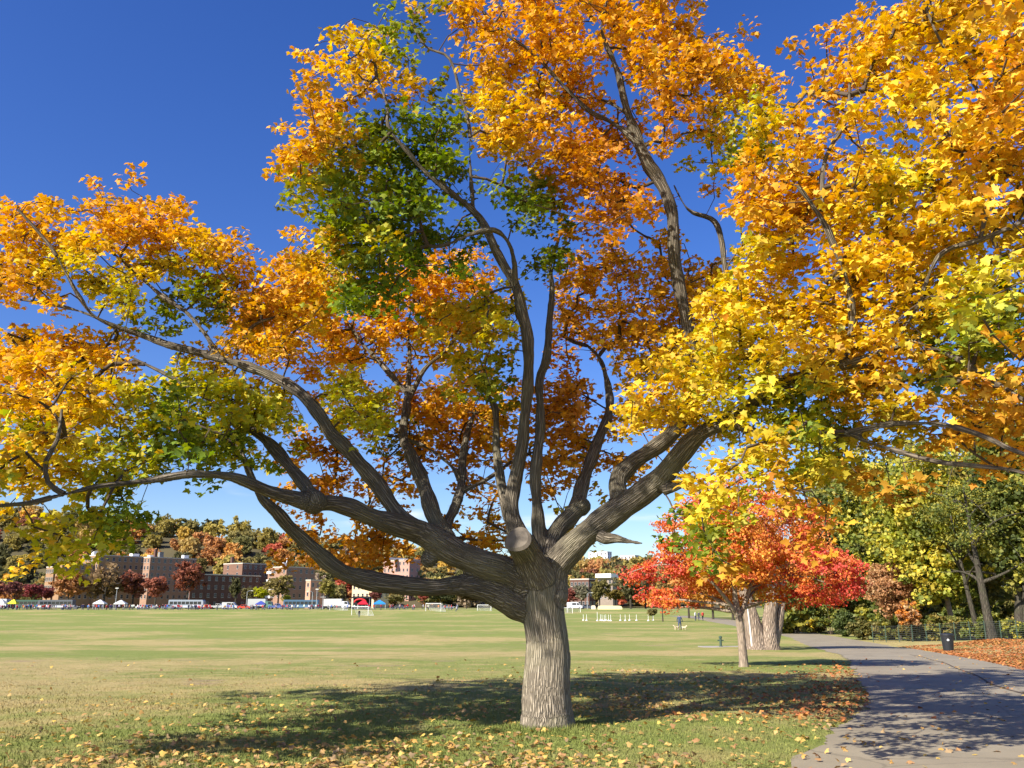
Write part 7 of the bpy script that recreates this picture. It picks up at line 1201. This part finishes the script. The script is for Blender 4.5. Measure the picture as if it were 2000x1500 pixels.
block(374, 8, 96, 1122, 372, BRN, 'low dark brick block behind the tall russet tree', nl=1, nr=10)
block(474, 48, 44, 1101, 404, (.19, .11, .08), 'brown brick block with a pale upper end wall', nl=2, nr=6, extras=[(.9, .2, 1.2, 1.2, 3.0, BRN, 'chimney')])
bk = block(560, 44, 42, 1108, 396, PNK, 'sunlit pinkish block with white balconies', nl=4, nr=5, extras=[(.6, .3, 3, 2, 1.8, W0, 'rooftop_unit'), (.8, .5, .3, .3, 4.0, W0, 'flue')])
for f in range(5):
    Ll = 44 * 396 / 1700 / .8; q = np.array([-.8, .6]) * Ll * .80 + np.array([-.6, -.8]) * .75; H_ = P2(560, 1108, 396)[2] - .2; o = MB().box(-1.7, 1.7, -.7, .7, 0, .18).box(-1.7, 1.7, -.72, -.62, .18, 1.05).box(-1.7, -1.62, -.62, .7, .18, 1.05).box(1.62, 1.7, -.62, .7, .18, 1.05).obj('balcony', WHT, bk); o.location = (q[0], q[1], H_ * (f + .25) / 5); o.rotation_euler = (0, 0, math.atan2(-.6, .8))
block(607, 11, 22, 1134, 386, (.5, .28, .19), 'narrow orange brick block at the end of the row', nl=1, nr=3)
block(731, 48, 24, 1139, 390, (.62, .48, .30), 'cream apartment house under the maple\'s low limb', nl=5, nr=3)
block(800, 56, 18, 1094, 470, (.45, .26, .2), 'brick school on the hillside with a white rooftop rail', nl=7, nr=2, extras=[(.5, .3, 22, 3, .8, W0, 'rooftop_unit')], name='hillside_building', cat='building')
block(1150, 34, 14, 1132, 372, BRN, 'dark brick house right of the maple trunk', nl=5, nr=2); block(1196, 26, 10, 1130, 395, (.26, .21, .17), 'house with a white flat roof among green trees right of the trunk', nl=3, nr=1, extras=[(.5, .5, 7, 8, 1.6, W0, 'roof')])
block(1186, 34, 10, 1078, 760, (.80, .80, .80), 'white high-rise tower far away over the trees', nl=5, nr=2, floors=14, name='tower_block', cat='tower'); block(1240, 26, 10, 1085, 780, (.62, .55, .52), 'pinkish high-rise far away behind the red maple', nl=4, nr=2, floors=13, name='tower_block', cat='tower')
o = MB().box(-2.5, 2.5, -2.5, 2.5, -6, 9).prism([(-2.8, 9), (2.8, 9), (0, 12.5)], -2.8, 2.8).obj('hilltop_turret', brick('turret_stone', (.20, .16, .15))); x_, y_ = gp(680, 655), 655; o.location = (x_, y_, P2(680, 1064, 655)[2] - 4); setp(o, 'dark peaked turret on the crest of the hill', 'tower')

# ------------------------------------------------------------------ street and hill trees (shared crowns, own colours)
CR = []; TRK = []
for k in range(8):
    g_ = np.random.default_rng(300 + k); el = [(g_.uniform(-.4, .4), g_.uniform(-.4, .4), g_.uniform(-.25, .35), g_.uniform(.45, .65), g_.uniform(.45, .65), g_.uniform(.4, .6)) for _ in range(7)]
    (V_, F_, C_), _ = crown_np(g_, el, 90, 1500, .135, [(1, 1, 1), (.9, .92, .9), (1.15, 1.1, 1.0), (.8, .82, .8)], crad=.2, tmpl=T_QUAD, shell=.7)
    C_ = np.clip(C_ * 1.25, .3, 1.6); V_[:, 2] -= V_[:, 2].min() * .5; CR.append(np_mesh('crown', V_, F_, [LEAF_FAR], cols=C_))
    TRK.append(MB().tube([(0, 0, -.3), (0, 0, .5), (.05, 0, 1.0), (.1, .05, 1.6)], [.075, .05, .045, .02], 6).tube([(.02, 0, .75), (.3, .1, 1.2), (.5, .15, 1.5)], [.035, .025, .01], 5).tube([(.02, 0, .7), (-.3, -.1, 1.2), (-.45, .1, 1.55)], [.035, .025, .01], 5).mesh('trunk', [BARK_DARK]))
COLS = {'maroon': (.25, .09, .075), 'russet': (.27, .125, .075), 'rust brown': (.38, .22, .10), 'olive brown': (.28, .20, .09), 'dark green': (.10, .095, .045), 'lime green': (.42, .46, .06), 'olive green': (.22, .185, .07), 'green': (.16, .15, .06),
        'yellow green': (.32, .26, .08), 'orange': (.52, .27, .09), 'golden': (.52, .36, .09), 'rust orange': (.40, .21, .09), 'brick red': (.44, .13, .08), 'grey brown': (.26, .20, .14), 'bronze': (.38, .27, .10)}
ST = [(8, 50, 1140, 1174, 'maroon', 'maroon tree cut by the picture\'s edge behind the dark green van'), (32, 42, 1134, 1172, 'maroon', 'maroon tree behind the white box truck'), (66, 44, 1136, 1172, 'maroon', 'maroon tree behind the yellow tent'), (100, 42, 1139, 1172, 'maroon', 'maroon tree below the low tan wing'), (127, 34, 1142, 1172, 'maroon', 'maroon tree at the foot of the blind end wall'),
      (168, 76, 1108, 1172, 'rust brown', 'rusty brown tree in front of the blind-walled tan block'), (236, 78, 1103, 1174, 'olive brown', 'olive brown tree before the largest block, by the floodlight pole'), (290, 62, 1116, 1172, 'russet', 'russet tree beneath the chimney block'), (332, 56, 1118, 1174, 'russet', 'darker russet tree next to the chimney block\'s end'), (391, 66, 1094, 1160, 'russet', 'tall russet tree with a visible trunk before the low dark block'),
      (482, 30, 1128, 1178, 'dark green', 'narrow dark green tree before the brown block'), (503, 24, 1146, 1175, 'olive green', 'small olive tree beside the narrow dark green one'), (526, 36, 1143, 1170, 'lime green', 'lime green tree under the balconies'), (562, 62, 1118, 1170, 'olive brown', 'brown tree with green underside covering the pinkish block'), (577, 20, 1161, 1177, 'lime green', 'small lime green sapling below the brown tree'),
      (655, 42, 1132, 1168, 'yellow green', 'yellow green tree left of the cream house'), (744, 32, 1150, 1182, 'maroon', 'maroon tree right of the cream house'), (782, 44, 1160, 1182, 'olive brown', 'low brown tree under the maple\'s low limb'), (832, 28, 1158, 1181, 'brick red', 'brick red tree below the limb\'s pale patch'), (866, 62, 1146, 1182, 'dark green', 'dark green tree right of the brick red one'), (915, 62, 1148, 1184, 'dark green', 'dark green tree nearest the maple trunk'), (970, 60, 1140, 1185, 'dark green', 'dark green tree mostly behind the maple trunk'),
      (1108, 36, 1150, 1178, 'maroon', 'maroon tree just right of the maple trunk'), (1164, 46, 1132, 1182, 'green', 'green tree in front of the dark brick house'), (1194, 44, 1146, 1186, 'olive green', 'olive tree below the white walled house'), (1222, 70, 1108, 1188, 'green', 'big green tree left of the red maple'), (1250, 60, 1116, 1192, 'rust orange', 'rusty orange tree at the red maple\'s edge'), (1130, 40, 1140, 1180, 'grey brown', 'grey brown thin tree before the dark brick house'), (1300, 70, 1110, 1195, 'olive green', 'olive tree behind the red maple\'s lower branches'), (1370, 70, 1120, 1198, 'rust brown', 'rusty tree behind the middle of the red maple')]
g = np.random.default_rng(401)
for k, (px, wpx, top, bot, cn, lab) in enumerate(ST):
    Y = 338 + (k * 7 % 5) * 4; x = gp(px, Y); zt = P2(px, top, Y)[2]; zb = P2(px, min(bot, 1176), Y)[2]; w_ = wpx * Y / 1700 / 2; hh = (zt - zb) / 2
    r_ = empty('street_tree', (x, Y, .3), 0, lab, 'tree', 'trees along the street'); c = link('crown', CR[k % 8], r_); c.scale = (w_ / .95, w_ / .95, hh / .85); c.location = (0, 0, zb - .3 + hh * .6); c.rotation_euler = (0, 0, g.uniform(0, 6)); c.color = (*[v * g.uniform(.85, 1.15) for v in COLS[cn]], 1)
    t = link('trunk', TRK[k % 8], r_); s_ = (zt - .3) / 1.9; t.scale = (s_ * .8, s_ * .8, s_)
for k, (px, Y, top, bot, wpx, cn, lab) in enumerate([(1281, 160, 1146, 1192, 44, 'brick red', 'small red tree standing alone on the lawn edge left of the red maple'), (1262, 166, 1186, 1205, 26, 'olive green', 'low drooping olive tree beside the small red one'), (1375, 185, 1090, 1196, 90, 'orange', 'orange tree by the far path, trunk seen under the red maple'), (1412, 178, 1080, 1198, 80, 'rust orange', 'rusty tree by the far path, nearer the red maple trunk'), (1330, 200, 1100, 1192, 80, 'orange', 'orange tree by the far path behind the dog walker'), (1540, 150, 1080, 1206, 90, 'olive green', 'olive tree past the pale stemmed tree along the path'), (1440, 210, 1100, 1196, 90, 'bronze', 'bronze tree far along the path behind the red trunk')]):
    x = gp(px, Y); z0 = zs(x, Y); zt = P2(px, top, Y)[2]; zb = P2(px, bot, Y)[2]; w_ = wpx * Y / 1700 / 2; hh = (zt - zb) / 2; r_ = empty('lawn_tree', (x, Y, z0), 0, lab, 'tree', 'trees along the far path'); c = link('crown', CR[(k + 3) % 8], r_); c.scale = (w_ / .95, w_ / .95, hh / .85); c.location = (0, 0, zb - z0 + hh * .6); c.color = (*(COLS[cn] if k else (.75, .2, .06)), 1); t = link('trunk', TRK[k], r_); s_ = (zt - z0) / 1.9; t.scale = (s_ * .6, s_ * .6, s_)
names = ['olive green', 'dark green', 'green', 'yellow green', 'bronze', 'rust orange', 'golden', 'orange', 'russet', 'grey brown', 'brick red', 'maroon']; wts = np.array([.24, .12, .16, .10, .10, .10, .05, .05, .04, .03, .03, .01]); cntr = 0
rows = np.linspace(430, 656, 11)
for ri, Y0 in enumerate(rows):
    for x0 in np.arange(-Y0 * .64, Y0 * (.19 if ri < 7 else .34), 13.5 + ri * .4):
        x = x0 + g.uniform(-4, 4) + (ri % 2) * 7; Y = Y0 + g.uniform(-7, 7)
        where = 'on the crest of the wooded hill' if ri > 6 else ('halfway up the wooded hill' if ri > 2 else 'low on the wooded hill behind the blocks')
        tone_ = g.uniform(.85, 1.15)
        cn = names[g.choice(len(names), p=wts / wts.sum())]; rad_ = g.uniform(6.0, 9.5); o = link('hill_tree', CR[int(g.integers(8))]); o.location = (x, Y, float(hill_z(x, min(Y, 658))) + rad_ * .25); o.scale = (rad_, rad_, rad_ * g.uniform(.9, 1.3)); o.rotation_euler = (0, 0, g.uniform(0, 6.28)); o.color = (*[min(.7, float(v * 1.3 * tone_)) for v in COLS[cn]], 1)
        setp(o, '%s tree %s' % (cn, where), 'tree', '%s trees %s' % (cn, where)); cntr += 1
x_ = gp(318, 440); o = link('hill_tree', CR[2]); o.location = (x_, 440, 14); o.scale = (8.5, 8.5, 6.5); o.color = (.30, .05, .05, 1); setp(o, 'domed dark red tree above the chimney block', 'tree')

# ------------------------------------------------------------------ fallen leaves
g = np.random.default_rng(501)
n = 52000; py_ = g.uniform(0, 1, n); Y = 8.5 + 30 * py_ ** 1.9; X = g.uniform(-.64, .64, n) * Y; l_, r_2 = road_x(Y); onroad = (X > l_) & (X < r_2)
tx, ty = M0[0], 12.35
dens = .035 + .75 * np.exp(-(((X + 2.0) / 2.6) ** 2 + ((Y - 9.6) / 1.5) ** 2)) + .55 * np.exp(-(((X - 2.2) / 2.2) ** 2 + ((Y - 15.2) / 2.0) ** 2)) + 1.5 * np.exp(-((X - l_ + .3) / .8) ** 2) * ss(12, 14, Y) * ss(34, 24, Y) + .8 * np.exp(-(((X - 4.5) / 4) ** 2 + ((Y - 20) / 5) ** 2)) + .30 * np.exp(-(((X + 2) / 4) ** 2 + ((Y - 13.5) / 3) ** 2))
dens *= ss(40, 18, Y); dens *= .25 + 1.1 * vnoise(X, Y, .9, 31) * vnoise(X, Y, 3.1, 32) * 2
seamx = l_ + (r_2 - l_) * .60
dens = np.where(onroad, .035 + .30 * np.exp(-((X - seamx) / .16) ** 2) * (Y > 10), dens)
dens = np.where(X > r_2 + .1, .9, dens); keep = g.random(n) < dens * .8; X, Y, onroad = X[keep], Y[keep], onroad[keep]
xr = -.3 + 6.5 * g.random(14000) ** 1.3; yr = g.uniform(24, 60, 14000); l3, r3 = road_x(yr); X = np.r_[X, r3 + xr]; Y = np.r_[Y, yr]; onroad = np.r_[onroad, np.zeros(len(xr), bool)]; bank = np.r_[np.zeros(keep.sum(), bool), np.ones(len(xr), bool)] | (X > road_x(Y)[1])
Z = np.where(onroad, zg(X, Y) + .05, zsurf(X, Y) + .022) + g.uniform(0, .03, len(X)) * ~onroad
FP = np.array([(.56, .38, .12), (.62, .42, .10), (.48, .29, .10), (.38, .21, .09), (.58, .33, .09), (.34, .23, .12)]); BP = np.array([(.46, .17, .05), (.38, .13, .045), (.52, .24, .07), (.30, .12, .05)])
C = np.where(bank[:, None], BP[g.integers(0, 4, len(X))], FP[g.integers(0, 6, len(X))]) * (1 + g.normal(size=(len(X), 1)) * .15)
brownish = (np.exp(-((X - road_x(Y)[0]) / 2.0) ** 2) * (Y > 13) > g.random(len(X))) & ~bank; C = np.where(brownish[:, None], BP[g.integers(0, 4, len(X))], C)
S = g.uniform(.04, .085, len(X)) * (1 + .012 * np.maximum(Y - 14, 0)); Fr = leaf_frames(len(X), g, (0, 0, 1.0), .33, 0.0); P = np.stack([X, Y, Z], -1)
front = np.argsort(np.where((np.abs(X / Y) < .58) & (Y > 9.4) & (Y < 30), Y / S * g.uniform(.85, 1.15, len(X)), 1e9))[:300]; isf = np.zeros(len(X), bool); isf[front] = True
V_, F_, C_ = leaves_np(P[~isf], S[~isf], Fr[~isf], np.clip(C[~isf], .02, .85), T_PLAIN)
setp(link('leaf_litter', np_mesh('leaf_litter', V_, F_, [LEAF_DRY], cols=C_)), 'fallen maple leaves strewn over lawn, path edge and bank', 'leaves', kind='stuff')
FV = []
for k in range(5):
    Vt = T_RICH[0].copy(); Vt[:, 2] += .12 * np.sin(Vt[:, 0] * (4 + k) + k) + .10 * np.sin(Vt[:, 1] * 5 + k * 2); FV.append(np_mesh('fallen_leaf', Vt, T_RICH[1], [LEAF_OBJ], cols=np.ones((len(Vt), 3))))
for i in front:
    o = link('fallen_leaf', FV[int(g.integers(5))]); m_ = Matrix([[float(Fr[i][0][r]), float(Fr[i][1][r]), float(Fr[i][2][r])] for r in range(3)]).to_4x4()
    o.matrix_world = Matrix.Translation(Vector(P[i].tolist())) @ m_ @ Matrix.Scale(float(S[i]), 4); o.color = (*[float(c) for c in np.clip(C[i], .02, .85)], 1); rd = bool(onroad[i]); br = C[i][1] < .33
    setp(o, 'fallen %s maple leaf lying on the %s' % ('brown' if br else 'yellow', 'asphalt path near the camera' if rd else 'grass in front of the big maple'), 'leaf', 'fallen %s leaves on the %s' % ('brown' if br else 'yellow', 'path' if rd else 'grass'))

# ------------------------------------------------------------------ grass blades on the near lawn
n = 230000; Y = 8.8 + 36 * g.random(n) ** 2.0; X = g.uniform(-.64, .64, n) * Y; l_, r_2 = road_x(Y); ok = (X < l_ + .06) | (X > r_2 - .02); ok &= g.random(n) < (.35 + .9 * vnoise(X, Y, 1.3, 41)) * ss(46, 14, Y); ok &= ((X - tx) ** 2 + (Y - ty) ** 2 > .34 ** 2); X, Y = X[ok], Y[ok]; n = len(X)
hgt = g.uniform(.02, .055, n) * (1 - .4 * ss(12, 24, Y)) * (1 + .9 * np.exp(-(((X - tx) / .75) ** 2 + ((Y - ty) / .75) ** 2))); ang = g.uniform(0, 6.28, n); wd = g.uniform(.004, .009, n) * (1 + np.maximum(Y - 12, 0) * .008); ln = g.normal(size=(n, 2)) * .45 * hgt[:, None]
ne_ = 5200; a_ = g.uniform(0, 6.28, ne_); q_ = .36 + .55 * g.random(ne_) ** 1.6; X = np.r_[X, tx + np.cos(a_) * q_]; Y = np.r_[Y, ty + np.sin(a_) * q_]; hgt = np.r_[hgt, g.uniform(.05, .15, ne_) * (1.15 - q_)]; ang = np.r_[ang, g.uniform(0, 6.28, ne_)]; wd = np.r_[wd, g.uniform(.005, .01, ne_)]; ln = np.vstack([ln, g.normal(size=(ne_, 2)) * .03]); n = len(X)
B0 = np.stack([X, Y, zsurf(X, Y) - .005], -1); du = np.stack([np.cos(ang) * wd, np.sin(ang) * wd, np.zeros(n)], -1)
V_ = np.stack([B0 - du, B0 + du, B0 + np.stack([ln[:, 0], ln[:, 1], hgt], -1)], 1).reshape(-1, 3)
setp(link('grass', np_mesh('grass', V_, np.arange(3 * n).reshape(-1, 3), [GROUND])), 'short grass blades of the near lawn', 'grass', kind='stuff')
